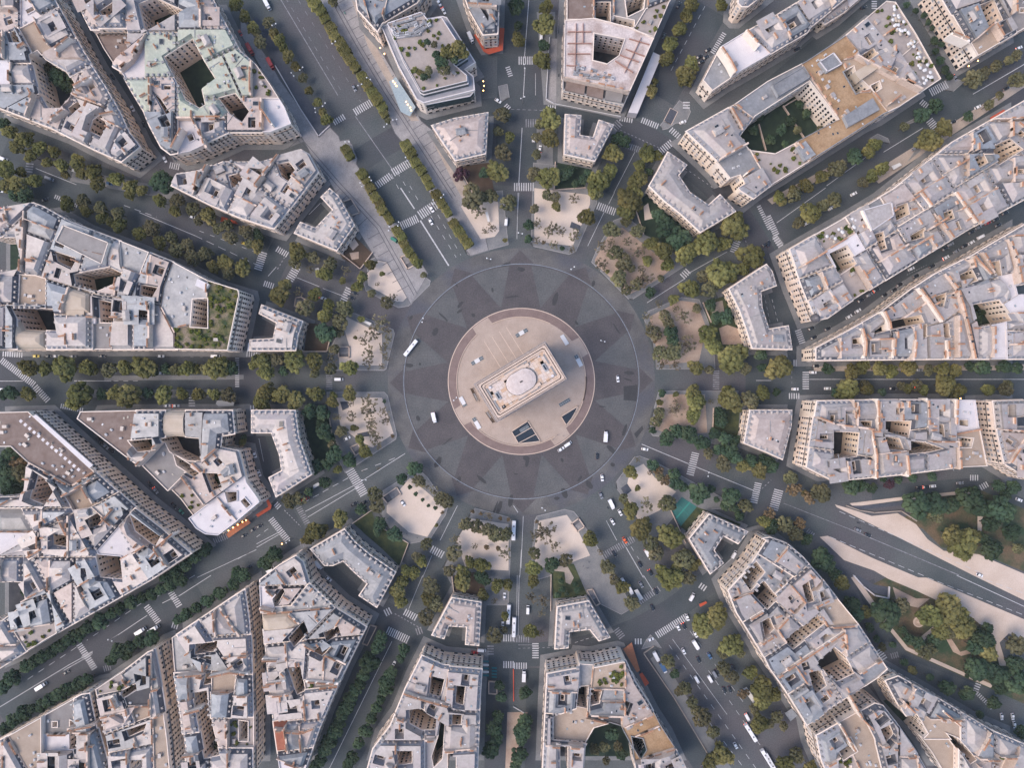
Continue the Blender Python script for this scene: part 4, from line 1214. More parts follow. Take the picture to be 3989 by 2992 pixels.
block(btw('two', 'three', 'sharp wedge block'), 21,
      'd2 42,134 70,119 100,102 125,83 145,70 175,55 228,24 228,143.5 150,143.5 42,144.5',
      ['d2 104,111 133,105 136,112 100,120 88,123', 'd2 73,126 85,125 84,130 73,131', 'd2 174,97 200,92 212,110 180,117', 'd2 166,71 176,66 181,76 168,80', 'd2 143,90 155,86 152,99 146,98', 'd2 191,60 201,58 203,72 192,72', 'd2 133,114 138,113 138,124 133,126', 'd2 150,113 157,112 158,125 151,126', 'd2 213,80 228,78 228,88 215,88', 'd2 217,122 228,120 228,128 218,128'],
      ['d2 82,116 84,144', 'd2 129,82 149,112', 'd2 152,71 168,100 177,144', 'd2 176,55 190,72', 'd2 136,112 137,144', 'd2 107,120 108,144', 'd2 206,40 216,80', 'd2 180,117 180,144', 'd2 205,110 206,144', 'd2 149,112 137,115', 'd2 168,100 150,112'],
      [], lim=300, style='zp')
# ---------------------------------------------------------------- road markings
ZB = [0]
def crossing(line, wid, m='white_paint'):
    p = pts(line); a, b_ = p[0], p[1]
    wid = wid * 4.52 * PX
    L = hypot(b_[0] - a[0], b_[1] - a[1]); t = ((b_[0] - a[0]) / L, (b_[1] - a[1]) / L); n = (-t[1], t[0])
    k = max(3, int(L / 1.3)); mb = MB()
    for i in range(k):
        s = L * (i + .5) / k
        x, y = a[0] + t[0] * s, a[1] + t[1] * s
        w, h = L / k * .24, wid / 2
        mb.face([(x + t[0] * i1 * w + n[0] * i2 * h, y + t[1] * i1 * w + n[1] * i2 * h, .236) for i1, i2 in ((-1, -1), (1, -1), (1, 1), (-1, 1))])
    struct('crosswalk', mb, m)
for s in '''b1|66,106 76,100|5;b1|84,97 99,88|6.5;b1|103,160 116,151|6;b1|117,149 132,140|7;b1|216,57 219,66|4;b1|214,90 218,94|4;b2|124,29 139,22|7;b2|140,20 155,10|8;b2|17,48 27,54|5;b2|1,67 6,51|7;b2|28,76 35,64|7
b2|6,78 15,81|5;b2|74,95 80,82|6;b2|62.5,157 62.5,170|5.5;c2|72,11 88,17|6.5;c2|145,73 151,67|6;c2|189,52 193,41|6;c2|174.5,153 174.5,170|5.5;c2|211,11 221,32|3.5;c1|4,52 17,52|7;c1|10,106 20,106|7;c1|0,161 18,161|7;c1|86,111 92,105|7
c1|91,102 103,104|4;c1|110,103 125,109|5;c1|135,111 143,118|5;c1|149,87 149,94|6;c1|97,125 111,130|5.5;c1|126,131 137,122|6;c1|171,46 182,28|4;c1|29,92 37,92|3;d1|92,0 92,8|4.5;d1|140,80 155,72|7;d1|132,87 138,92|5;d1|139,103 147,113|7
d2|0,20 8,37|5.5;d2|6,38 12,47|5;d2|26,118 31,132|5.5;d2|33,154 33,170|5.5;d2|22,147 27.5,147|5.5;d3|18,9.5 28,9.5|5;d3|10,90 5,108|8;d3|34,125 40,130|4;d3|174,80 182,80|5;d3|183,89 190,85|5;c3|157,58 152,78|6.5;c3|211,84 207,102|6
c3|78,147 104,132|6;c4|108,23 126,11|5.5;c4|123,52 150,35|6;c4|88,46 94,54|6;c4|104,57 111,57|5;c4|19,58 19,72|5.5;c4|0,54.5 14,55|6;c4|0,78 12,78|5.5;c4|160,8 166,12|5;b4|112,47 131,56|7;b4|127,31 138,37|6;b4|137,49 143,47|6;b4|110,33 116,30|6
b4|201.5,60 201.5,69|5.5;b4|212,54 222,54|6;b4|212,77 222,77|6;b3|80,73 93,95|8;b3|16,102 20,106|5;b3|12,115 27,134|5.5;b3|36,105 44,120|5;b3|37,138 47,136|5;b3|150,141 161,147|6.5;a4|68,59 82,81|5.5;a4|126,26 137,41|5.5;a4|147,14 155,27|5.5;a4|148,42 154,44|6;a4|89,81 96,79|5
a3|184,135 196,130|5;a3|165.5,10 165.5,19|5.5;a2|1,144 30,166|5.5;a3|30,1 42,14|5.5;a3|52,18 72,22|4;a2|2,139 20,140|4.5;a2|204.5,142 204.5,168|3.5;a2|212,139 222,140|5;a3|215,20 222,20|5;a1|26,140 25,149|6.5;a1|146,142 155,144|5.5;a2|47,3 67,12|3.5;d4|95,64 101,73|6;d4|106,70 113,68|5;d4|182,93 178,103|5;d4|180,101 194,115|3.5;a2|206,0 214,6|4'''.replace('\n', ';').split(';'):
    t, l, w = s.split('|')
    crossing(t + ' ' + l, float(w), 'white_paint' if R.random() < .72 else 'worn_paint')

LINES = {'line': MB(), 'worn': MB()}
def lane(s, w=.3, dash=None, kind='line', z=.222):
    p = pts(s)
    mb = LINES[kind]
    if not dash: strip(mb, p, w, z); return
    on, off = dash
    for a, b_ in zip(p, p[1:]):
        L = hypot(b_[0] - a[0], b_[1] - a[1]); t = ((b_[0] - a[0]) / L, (b_[1] - a[1]) / L)
        s0 = 0
        while s0 < L:
            e = min(L, s0 + on)
            strip(mb, [(a[0] + t[0] * s0, a[1] + t[1] * s0), (a[0] + t[0] * e, a[1] + t[1] * e)], w, z)
            s0 += on + off
lane('b1 20,-2 70,82', .5, kind='worn'); lane('b1 25,-2 74,80', .3, (3, 4), 'worn'); lane('b1 85,100 117,146', .45, kind='worn'); lane('b1 36,0 90,88', .25, (3, 5), 'worn')
lane('b2 124,-4 136,14', .7); lane('b2 141,24 165.5,63', .8, z=.226); lane('b2 132,-6 140,8', .25, (3, 4)); lane('b2 150,20 172,56', .25, (3, 4)); lane('b2 156,19 176,54', .25, (3, 4)); lane('b1 116,150 124,166', .25, (3, 4)); lane('b1 121,148 132,166', .25, (3, 4))
lane('a1 31,145 66,159', .3); lane('a1 -4,133 8,137', .3); lane('a2 107,11 135,21', .3, (4, 3)); lane('a2 120,17 168,37', .32); lane('a2 168,37 225,64', .3, (5, 3)); lane('b2 34,73 54,81', .3); lane('b2 57,82.5 74,89', .3); lane('a2 172,33 222,52', .25, (3, 4))
lane('a2 -4,162.5 20,162.5', .3); lane('a2 64,162.3 96,162.3', .35); lane('a2 98,162.3 122,162.3', .25, (3, 3))
lane('b3 128,59 91,82.5', .35); lane('b3 86,85.5 42,109', .35); lane('b3 88,87.5 44,114', .35); lane('b3 79,80 38,103', .32, (4, 3)); lane('b3 119,63 88,75', .3, (4, 5)); lane('b3 19,127 0,137', .35); lane('b3 19,129 0,140', .35)
lane('b3 10,124 0,131', .3, (3, 3)); lane('a3 221,142 170,166', .3); lane('a3 205,150 220,142', .25, (3, 3)); lane('a4 182,0 154,18', .35); lane('a4 150,19 140,24', .35); lane('a4 127,34.5 95,56', .35); lane('a4 80,66 60,77 -4,116', .35); lane('a4 79,68.5 55,82', .3)
lane('a4 122,24 75,56', .3, (4, 4)); lane('a4 66,62 22,91', .3, (4, 4)); lane('a4 168,0 136,18', .3, (4, 4))
lane('b3 173,104 158,134', .3); lane('b3 151,147 143,166', .3); lane('b4 143,0 131,29', .3); lane('b4 116.5,57 62,168', .3)
lane('c3 8.5,113 6.5,158', .3); lane('c3 6.8,142 5.5,166', .3); lane('c4 5,0 4,52', .3); lane('c4 3.3,0 2.6,52', .25); lane('c3 0,104 4,110', .35)
lane('c1 13.5,-3 9.5,50', .4); lane('c1 10,58 8.5,84', .4); lane('c1 7.5,110 4.5,160', .45); lane('c2 4,0 3,40', .3); lane('c2 4.8,0 3.6,20', .25); lane('c1 40,-3 38,30', .5, kind='worn'); lane('c1 19,63 19,82', .25)
lane('c1 104.5,131 86.5,166', .3); lane('c2 87,0 82,10', .3); lane('c2 78,17 64,46', .3); lane('c1 165,5 135,62', .28, (3, 3))
lane('c2 115,95 148,74', .3); lane('c2 150,70 184,51', .3); lane('d1 51,160 88,133', .32); lane('d1 100,131 134,110', .32); lane('d1 177,81 225,53', .4); lane('d2 8,26 50,-4', .3); lane('d1 99,99 134,72', .2, (3, 3))
lane('d2 36,161 228,161', .3); lane('c2 209,162 222,162', .3); lane('d2 33,151 120,151', .15, (3, 6), 'worn')
lane('c3 110.5,51 151,68', .4); lane('c3 157,70.5 207,91', .4); lane('d3 14,102 70,124', .35, kind='worn'); lane('d3 70,124 165,164', .5, kind='worn'); lane('d4 163,0 228,30', .4); lane('d3 62,109 186,163', .32, (4, 2.5)); lane('d3 54,131 136,165', .32, (4, 2.5)); lane('d4 138,2 228,37', .3, (4, 2.5)); lane('d4 180,1 228,18', .3, (4, 2.5))
lane('c3 80,117 89,134', .3); lane('c3 97,140 112,166', .45); lane('c3 96,131 108,150', .25, (3, 4)); lane('c4 112,0 120,13', .35); lane('c4 134,60 210,168', .28, (3.5, 4)); lane('c4 137,55 184,120', .25); lane('c4 168,82 215,150', .25, (3.5, 4)); lane('c4 152,48 200,112', .25, (3.5, 5)); lane('c4 162,118 200,168', .28, (3.5, 4))
lane('b3 24,108 38,122', .25, (1, 1)); lane('b4 119,33 142,46', .6, (1.2, 1), 'worn'); lane('c1 92,112 125,127', .5, (1.2, 1.3), 'worn'); lane('c2 197,35 208,60', .5, (1.2, 1.3), 'worn'); lane('c4 4,60 17,60', .3, kind='worn'); lane('c4 4,63 35,62', .3, (1.5, 1.5), 'worn')
lane('c3 196,106 222,82', .5, (1.2, 1.3), 'worn'); lane('b2 18,66 24,56', .6, (1.2, 1.3), 'worn'); lane('c1 -2,94 28,95', .3, (2, 1.5), 'worn'); lane('d2 21,150 21,166', .3, (1.5, 1.5), 'worn'); lane('b2 10,72 17,64', .3)
lane('d2 4,92 17,142', .25, (2, 2)); lane('c2 221,112 c2 216,88', .2, (2, 2)); lane('c1 148,145 178,166', .25, (1.2, 2)); lane('d3 0,22 5,20', .3); lane('d2 120,71 138,62', .4, (1, .6), 'worn'); lane('b2 45,19 55,9', .3)
lane('a2 72,140 182,142', .2, (2, 4), 'worn'); lane('b3 2,46 6,66', .25); lane('c3 176,160 190,148', .25); lane('c4 53,58 72,52', .25, (2, 1.5))
struct('road_line', LINES['line'], 'white_paint'); struct('worn_road_line', LINES['worn'], 'worn_paint')
for s in ('c1 143,86 150,91 153,96 148,107 140,106 133,111 128,112 126,108', 'c4 110,64 114,56 118,51 123,56 128,63 121,61', 'd1 88,119 95,115 104,119 106,124 96,122', 'd1 155,65 170,70 160,79 150,77', 'd1 115,110 118,106 145,93 142,98', 'd2 4,38 8,36 14,44 10,47', 'b1 73,127 82,124 85,134 79,139', 'b1 208,74 216,72 218,84 210,88', 'd1 120,140 130,125 132,130', 'a4 70,70 80,65 80,68 71,72', 'c4 70,40 75,39 80,45 76,46'):
    flat('traffic_island', s, .21, 'pavement', 0, 'granite')
for s in ('a2 90,158 210,157 210,161 90,162', 'a1 64,146 220,176 218,184 60,156', 'd2 40,148 225,148 225,153 40,154', 'd1 88,150 230,62 232,68 96,158', 'c4 125,66 190,170 178,170 118,72', 'a3 72,4 200,4 200,11 72,11', 'd1 0,172 60,140 62,146 4,176', 'c1 20,10 36,10 36,90 26,90', 'c1 20,110 34,112 34,170 20,170'):
    flat('tree_strip', s, .10, 'granite_tan' if s[0] in 'd' else 'pavement')
flat('dark_pool', 'c1 135,92.5 142,96 136,108 129,104', .24, 'asphalt_dark', None, 'pale_stone')

# ---------------------------------------------------------------- the triumphal arch
AZ = 45.0
arch = put('triumphal_arch', None, None, (0, 0, 0))
tag(arch, 'pale stone triumphal arch with oval roof terrace, standing on the round island', 'arch')
ac = world(*(1740 + 803 * .3617, 1190 + 821 * .3617), AZ)
arch.location = (*ac, 0)
aang = radians(31.2)
arch.rotation_euler = (0, 0, aang)
LX, LY = 45.4, 24.0
m = MB()
# four piers, the great vault, the small vaults
for sx in (-1, 1):
    for sy in (-1, 1):
        m.box((sx * (LX / 2 - 7.6), sy * (LY / 2 - 4.6), 0), (14.4, 8.4, 31), 0, 0)
m.box((0, 0, 29.5), (LX - 1.0, LY - 1.6, 8.0), 0, 0, True)
for i in range(8):
    a0, a1 = pi * i / 8, pi * (i + 1) / 8
    for y in (-LY / 2 + .85, LY / 2 - .85):
        m.box((7.3 * cos((a0 + a1) / 2) * .97, y, 22 + 7.3 * sin((a0 + a1) / 2)), (3.0, 1.5, 1.3), 0, 1)
m.obj('pier', ['limestone', 'cornice_stone'], arch)
m = MB()
m.box((0, 0, 37.5), (LX - .4, LY - .8, 1.2), 0, 0, True); m.box((0, 0, 38.7), (LX + 1.6, LY + 1.4, 1.0), 0, 0, True); m.box((0, 0, 39.7), (LX - 1.2, LY - 1.4, 3.6), 0, 0)
for k in range(23):
    x = -LX / 2 + 1.2 + k * (LX - 2.4) / 22
    for y in (-LY / 2 + .55, LY / 2 - .55): m.box((x, y, 39.7), (.9, .5, 3.0), 0, 0)
for k in range(11):
    y = -LY / 2 + 2 + k * (LY - 4) / 10
    for x in (-LX / 2 + .45, LX / 2 - .45): m.box((x, y, 39.7), (.5, .9, 3.0), 0, 0)
m.box((0, 0, 43.3), (LX + .4, LY + .2, .5), 0, 0, True)
m.obj('attic', ['weathered_stone'], arch)
def rrect(a, b_, c): return [(-a + c, -b_), (a - c, -b_), (a, -b_ + c), (a, b_ - c), (a - c, b_), (-a + c, b_), (-a, b_ - c), (-a, -b_ + c)]
def band(mb, p, q, z0, z1, mm):
    for i in range(len(p)):
        j = (i + 1) % len(p)
        mb.face([(*p[i], z0), (*p[j], z0), (*q[j], z1), (*q[i], z1)], mm)
m = MB()
o1, o2, o3, o4, o5 = rrect(LX / 2 - .1, LY / 2 - .2, .3), rrect(LX / 2 - 2.1, LY / 2 - 2.1, .9), rrect(LX / 2 - 2.5, LY / 2 - 2.5, .9), rrect(LX / 2 - 3.4, LY / 2 - 3.4, .9), rrect(LX / 2 - 3.5, LY / 2 - 3.5, .9)
oa, ob = rrect(LX / 2 - .9, LY / 2 - .95, .5), rrect(LX / 2 - 1.1, LY / 2 - 1.15, .5); band(m, o1, o1, 43.7, 45.2, 2); band(m, o1, oa, 45.2, 45.2, 2); band(m, oa, oa, 45.2, 44.9, 1); band(m, oa, ob, 44.9, 44.9, 1); band(m, ob, ob, 44.9, 45.3, 0); band(m, ob, o2, 45.3, 45.3, 0); band(m, o2, o2, 45.3, 43.9, 0); band(m, o2, o3, 43.9, 43.9, 1); band(m, o3, o3, 43.9, 44.6, 0); band(m, o3, o4, 44.6, 44.6, 0); band(m, o4, o4, 44.6, 43.9, 0)
for k in range(60):
    x = -LX / 2 + .8 + k * (LX - 1.6) / 59
    for y in (-LY / 2 + .6, LY / 2 - .6): m.box((x, y, 45.28), (.42, .55, .3), 0, 0)
for k in range(30):
    y = -LY / 2 + .8 + k * (LY - 1.6) / 29
    for x in (-LX / 2 + .6, LX / 2 - .6): m.box((x, y, 45.28), (.55, .42, .3), 0, 0)
m.obj('parapet', ['pale_stone', 'iron', 'weathered_stone'], arch)
mat('joint', (.40, .29, .22), rough=.9)
mat('arch_floor', (.62, .45, .33), (.74, .60, .50), .35, .8, fine=.12, fscale=1.0, c3=(.70, .60, .55), s3=.15)
m = MB(); m.cap([o4], 43.92, 0)
rj = random.Random(2)
for k in range(-9, 10):
    m.box((k * 2.05, 0, 43.91), (.09, LY - 7, .02), 0, 1)
for k in range(-4, 5):
    m.box((0, k * 2.0, 43.905), (LX - 7, .09, .02), 0, 1)
for k in range(46):
    m.box((rj.randint(-9, 8) * 2.05 + 1.02, rj.randint(-4, 3) * 2.0 + 1.0, 43.90), (1.9, 1.85, .024), 0, rj.choice([2, 2, 3]))
mat('slab_warm', (.62, .42, .29), (.70, .50, .36), .8, .9); mat('slab_pale', (.72, .63, .56), (.80, .71, .64), .8, .9)
m.obj('terrace_floor', ['arch_floor', 'joint', 'slab_warm', 'slab_pale'], arch)
m = MB()
m.box((0, 0, 43.93), (12.5, 15.6, .9), 0, 0)
m.box((0, -6.2, 43.93), (16.4, 2.0, .5), 0, 0); m.box((0, 6.2, 43.93), (16.4, 2.0, .5), 0, 0)
m.box((7.4, 6.4, 43.93), (2.4, 1.6, 1.0), 0, 0); m.box((-7.4, -6.4, 43.93), (2.4, 1.6, 1.0), 0, 0); m.box((7.4, -6.4, 43.93), (2.4, 1.6, 1.0), 0, 0); m.box((-7.4, 6.4, 43.93), (2.4, 1.6, 1.0), 0, 0)
ovb = m.obj('oval_base', 'pale_stone', arch)
def stad(a, r, n=16):
    return [(a + r * cos(-pi / 2 + pi * k / n), r * sin(-pi / 2 + pi * k / n)) for k in range(n + 1)] + [(-a + r * cos(pi / 2 + pi * k / n), r * sin(pi / 2 + pi * k / n)) for k in range(n + 1)]
mat('oval_stone', (.60, .51, .48), (.70, .61, .58), .6, .7, fine=.06, fscale=1.0)
m = MB()
s0, s1, s2, s3, s4 = stad(2.6, 6.35), stad(2.6, 6.15), stad(2.6, 6.0), stad(2.4, 4.2), stad(2.2, 2.0)
band(m, s0, s0, 44.8, 45.0, 1); band(m, s0, s1, 45.0, 45.0, 1); band(m, s1, s2, 45.0, 45.3, 0); band(m, s2, s3, 45.3, 45.75, 0); band(m, s3, s4, 45.8, 46.05, 0); m.cap([s4], 46.05, 0)
m.box((0, 0, 46.05), (1.6, .8, .15), 0, 1)
m.obj('oval_terrace', ['oval_stone', 'iron'], ovb)
for sx, sy in ((1, 0), (-1, 0)):
    m = MB()
    m.box((sx * 15.2, -sy, 43.93), (2.0, 4.6, .9), 0, 0); m.box((sx * 15.2, 0, 44.83), (.8, 3.0, .3), 0, 1)
    m.obj('stair_hood', ['unit_grey', 'glass_dark'], arch)
for x, y, r in ((16.5, -6.2, .85), (-16.5, 6.2, .85), (15.5, 6.8, .35), (-15.5, -6.8, .35)):
    m = MB(); m.cyl((x, y, 43.93), r, .8, 14, 0); m.obj('flagpole_base', 'flat_white', arch)
for x, y, l, w in ((5.0, 7.9, 6.5, .9), (-3.0, 7.9, 6.5, .9), (4.4, -7.9, 6, .9), (-3.6, -7.9, 6, .9), (18.4, 3.6, .9, 6), (18.4, -4.2, .9, 6), (-18.4, 3.6, .9, 6), (-18.4, -4.2, .9, 6)):
    m = MB(); m.box((x, y, 43.93), (l, w, .35), 0, 0); m.obj('vent_slab', 'zinc_grey', arch)
for x, y, l, w in ((12, 7.1, 9.5, .18), (-12, 7.1, 9.5, .18), (12, -7.1, 9.5, .18), (-12, -7.1, 9.5, .18)):
    m = MB(); m.box((x, y, 43.93), (l, w, .5), 0, 0); m.obj('railing', 'iron', arch)

# what stands on the island
def thing(name, x, y, ang, label, cat, group=None):
    o = put(name, None, None, (x, y, 0), ang); o.empty_display_size = 1
    return tag(o, label, cat, group)
PAN = MB(); PAN.box((0, 0, 0), (3.2, 2.5, .5), 0, 0); PAN_W = PAN.mesh('panel_bench', ['unit_white'])
GR = MB(); GR.box((0, 0, 0), (1.15, 2.3, .42), 0, 0)
for i in (-.28, .28):
    for j in (-.6, .55): GR.box((i, j, .42), (.42, .9, .02), 0, 1)
GR_M = GR.mesh('grille', ['silver_paint', 'glass_teal'])
slabs = [('b2', 190, 145, 30, 'b', 'white slab with two grille ends on the nine o\'clock side of the arch'), ('c2', 7, 121, 30, 'b', 'white slab with two grille ends on the twelve o\'clock side of the arch'), ('c2', 44, 127, -58, 'n', 'plain white slab without grilles at the two o\'clock edge of the island'),
         ('c2', 56, 145, -62, 'l', 'white slab with one grille end by the three o\'clock edge of the island'), ('c3', 44, 15, 31, 'g', 'row of six teal grilles on the island below the arch'), ('b3', 178, 15, -62, 'r', 'white slab with one grille end near the stair trench, nine o\'clock edge of the island'), ('b3', 189.5, 33, -60, 'l', 'white slab with one grille end on the eight o\'clock edge of the island')]
for t, x, y, a, k, lab in slabs:
    p = pts(f'{t} {x},{y}')[0]
    o = thing('vent_bench', *p, radians(a), lab, 'vent slab', 'vent slabs around the arch'); o.location.z = .15
    if k == 'g':
        for i in range(6): put('grille', GR_M, o, (-3.1 + 1.25 * i, 0, 0))
    else:
        sx = {'b': 1.0, 'n': 2.1, 'l': 1.6, 'r': 1.6}[k]; dx = {'b': 0, 'n': 0, 'l': 1.2, 'r': -1.2}[k]
        put('slab', PAN_W, o, (dx, 0, 0), 0, (sx, 1, 1))
        G = {'b': (-3.4, -2.2, 2.2, 3.4), 'n': (), 'l': (-2.1, -3.3), 'r': (2.1,)}[k]
        for g_ in G: put('grille', GR_M, o, (g_, 0, 0))
def pit(name, s, label, cat, rim='pale_stone', floor_m='court', h=.6, w=.5, z=.17, bars=(), stair=0):
    p = ccw(pts(s)); cx = sum(a[0] for a in p) / len(p); cy = sum(a[1] for a in p) / len(p)
    o = thing(name, cx, cy, 0, label, cat, 'sunken openings round the star')
    q = [(a[0] - cx, a[1] - cy) for a in p]
    mb = MB(); mb.cap([q], z + .05, 0); mb.obj('floor', floor_m, o)
    mb = MB(); wall_run(mb, q, w, z - .1, z + h, 0, True)
    mb.obj('kerb', rim, o)
    for b_ in bars:
        bb = [(a[0] - cx, a[1] - cy) for a in pts(b_)]
        mb = MB(); wall_run(mb, bb, .4, z, z + h - .1); mb.obj('crosswall', rim, o)
    if stair:
        e = max(range(len(q)), key=lambda i: hypot(q[i][0] - q[i - 1][0], q[i][1] - q[i - 1][1]))
        a, b_ = q[e - 1], q[e]; L = hypot(b_[0] - a[0], b_[1] - a[1]); t = ((b_[0] - a[0]) / L, (b_[1] - a[1]) / L); n = (-t[1], t[0])
        wid = max(abs((c[0] - a[0]) * n[0] + (c[1] - a[1]) * n[1]) for c in q)
        mb = MB()
        for k in range(int(L * .6 / .55)):
            s0 = .8 + k * .55
            mb.box((a[0] + t[0] * s0 + n[0] * wid / 2, a[1] + t[1] * s0 + n[1] * wid / 2, z + .06), (.4, wid - 1.0, .03 + .06 * k * .5), atan2(t[1], t[0]), 0)
        mb.obj('steps', 'granite', o)
    return o
pit('sunken_court', 'c3 -1.7,40 12.3,31 23.3,48.5 4.5,50.6', 'larger black sunken court with pale kerb and two crosswalls below the arch', 'sunken court', floor_m='glass_dark', bars=('c3 1,45 16,36.3', 'c3 4.5,50 20,42'))
for i in range(5):
    p = pts(f'c3 {6.5 + i * 1.6},{39.6 - i * .95}')[0]
    if i == 0: sk = thing('vent_bench', *p, radians(31), 'row of five grey grilles inside the larger black sunken court', 'vent slab', 'vent slabs around the arch'); sk.location.z = .25; p0 = p
    put('grille', GR_M, sk, (i * 1.25, 0, 0))
pit('sunken_court', 'c3 41,27.2 55.5,18.3 53.5,23 50,29 45.5,34.6', 'smaller black triangular sunken court with pale kerb by the four o\'clock edge', 'sunken court', floor_m='glass_dark')
pit('stair_trench', 'b3 183.7,3.2 186.5,2.4 191.8,13.5 189,14.2', 'narrow stair trench beside the arch, upper of the two', 'stair', 'island_tan', 'garden_earth', .5, .3, stair=1)
pit('stair_trench', 'b3 196.6,23.5 199.5,22.6 206,32 203,33', 'narrow stair trench beside the arch, lower of the two', 'stair', 'island_tan', 'garden_earth', .5, .3, stair=1)
for s, lab, st in (('b2 74,8.5 81.5,5.5 89,17.5 82,20', 'lit stair entrance with pale parapet on the eleven o\'clock pavement', 1), ('b2 124,56 131,53 136.5,62.5 130,66', 'open stair entrance with pale parapet by the clipped trees of the eleven o\'clock avenue', 1),
                   ('b2 71,133 80,133 80,142 71,142', 'square stair entrance on the sand by the nine o\'clock avenue', 1), ('b2 34,91 38.5,90 43,93 39.5,100 33,98', 'stair entrance under trees beside the ten o\'clock avenue', 1), ('b3 81,53.5 87.5,50.5 91,57 85.5,60.5', 'stair entrance with tan parapet by the eight o\'clock avenue', 1),
                   ('b3 108.5,96.5 121,88 124.5,94 113,102', 'wide three bay stair entrance on the sand by the eight o\'clock avenue', 1), ('c3 50,119.3 56,114.8 61,122 55,126', 'stair entrance on the sanded square by the five o\'clock avenue', 1), ('b4 98,42.5 103.5,44 95.5,60 91.5,58.5', 'long dark sunken ramp with pale parapet by the seven o\'clock avenue', 0), ('b4 200,91 207,91.5 207,102 200,101.5', 'dark sunken stair with pale kerb on the six o\'clock avenue', 0), ('c4 63,12.5 68,11.5 74.5,24 71,26', 'stair entrance with long parapet beside the mansion of the five o\'clock avenue', 1)):
    pit('stair_entrance', s, lab, 'stair entrance', 'pale_stone', 'granite_dark', 1.0, .6, .33, stair=st)
for s, lab in (('b3 72,14.5 78,14 79.5,19.5 74,22', 'dark floor grate on the sand near the nine o\'clock avenue'), ('b3 86.5,42 96,40 98,44 88,45', 'long dark floor grate on the sand among the trees, eight o\'clock side'), ('c2 50,25 58,28.5 57,33 48.5,30', 'dark floor grate on the sand by the one o\'clock avenue'), ('c3 92.5,89 98,85 102,91 96,95.5', 'dark striped floor grate on the sand by the four o\'clock avenue')):
    p = ccw(pts(s)); mb = MB(); mb.prism(p, .15, .32, 0)
    tag(mb.obj('floor_grate', 'asphalt_dark'), lab, 'grate', 'floor grates on the squares')

# walls, awnings, sheds
def run(name, s, w, z1, m, label, cat, z0=0):
    mb = MB(); wall_run(mb, pts(s), w, z0, z1)
    return tag(mb.obj(name, m), label, cat)
run('retaining_wall', 'b1 16.5,57 38,94 53.5,117.5 63,108.5', .55, 1.1, 'flat_white', 'white wall round the sunken lane beside the eleven o\'clock avenue', 'wall')
run('retaining_wall', 'c4 120.5,61 112,67 138,105 165,150 172,162', .6, 1.0, 'granite_tan', 'long pale wall of the underpass beside the five o\'clock avenue', 'wall')
run('retaining_wall', 'd4 74,0 82,9 92,17 104,19.5 104.5,10', .7, 1.3, 'flat_white', 'curved white wall of the tunnel ramp in the park', 'wall')
run('retaining_wall', 'd3 68,104 79,108 92,110 115,108.5 128,117', .6, 1.0, 'granite_tan', 'curved kerb wall of the upper park ramp', 'wall')
run('site_wall', 'c1 31,33 28,86 35,90 92,101', .35, 2.0, 'unit_white', 'white hoarding round the building site by the twelve o\'clock avenue', 'hoarding')
flat('site_yard', 'c1 31,33 44,33 43,84 92,98 88,101 40,91 28,85', .14, 'granite', 0)
run('traffic_barrier', 'c4 0,81 0.2,108', .5, .9, 'barrier_red', 'red and white barrier along the six o\'clock avenue', 'barrier')
run('traffic_barrier', 'c4 0,113 12,120 15,128', .4, .9, 'unit_white', 'pale curved barrier at the works on the six o\'clock avenue', 'barrier')
flat('works_yard', 'b4 216,118 c4 12,118 14,130 3,150 0,172 b4 214,172', .15, 'sand_brown')
def slab(name, s, z, m, label, cat='awning', th=.25, posts=True, mats2='iron_grey'):
    p = ccw(pts(s, z)); cx = sum(a[0] for a in p) / len(p); cy = sum(a[1] for a in p) / len(p)
    o = thing(name, cx, cy, 0, label, cat)
    q = [(a[0] - cx, a[1] - cy) for a in p]
    mb = MB(); mb.prism(q, z - th, z, 0); mb.face([(*a, z - th) for a in q[::-1]], 0); mb.obj('canopy', m, o)
    if posts:
        for a in q[:: max(1, len(q) // 4)]:
            mb = MB(); mb.cyl((a[0] * .93, a[1] * .93, 0), .08, z - th, 6); mb.obj('post', mats2, o)
    return o
slab('cafe_awning', 'b1 187,29.5 195.5,44 200,46.5 212,43 213.5,24 209.5,23.5 208.5,40 196.5,42 189,29', 3.4, 'awning_red', 'big red awning wrapped round the foot of the narrow pointed building')
slab('cafe_awning', 'a2 191,20.5 203,24.5 205,27 190,25', 3.4, 'awning_red', 'short red awning under trees by the white roofed triangular block')
slab('cafe_awning', 'b3 3,86 4.5,86 8,95 12.8,104 12,107 1,114 -1,112 10,105', 3.6, 'awning_red', 'thin red awning edging the corner house on the eight o\'clock avenue')
slab('cafe_awning', 'c4 102,58 109,82 106.5,84 96,66 94.5,64', 3.2, 'awning_rust', 'long rust coloured awning beside the underpass lane')
slab('cafe_awning', 'c4 108.5,85.5 111,84 117,93 113.5,96', 3.2, 'awning_red', 'bright orange red awning at the lower end of the rust coloured one')
slab('cafe_awning', 'c4 160,25 166,22.5 167,24 161,27.5', 3.0, 'awning_red', 'small red awning by the trees at the five o\'clock crossing')
slab('cafe_awning', 'd1 192,101 204,94 205.5,96 193,104', 3.0, 'awning_red', 'thin orange awning along the two o\'clock avenue')
slab('cafe_awning', 'd3 30,25 31.5,25 30.5,34 28.5,34.5', 3.2, 'awning_red', 'small red awning on the curved street by the three o\'clock block')
for i in range(4):
    x, y = ((178, 69), (182, 70.2), (186.5, 71.5), (191, 72.5))[i]
    slab('striped_awning', f'b4 {x},{y} {x+3.4},{y+.8} {x+3},{y+3} {x-.4},{y+2.2}', 3.1, 'awning_teal', f'{nth(i)} small teal awning on the curved street, from the seven o\'clock end', posts=False)
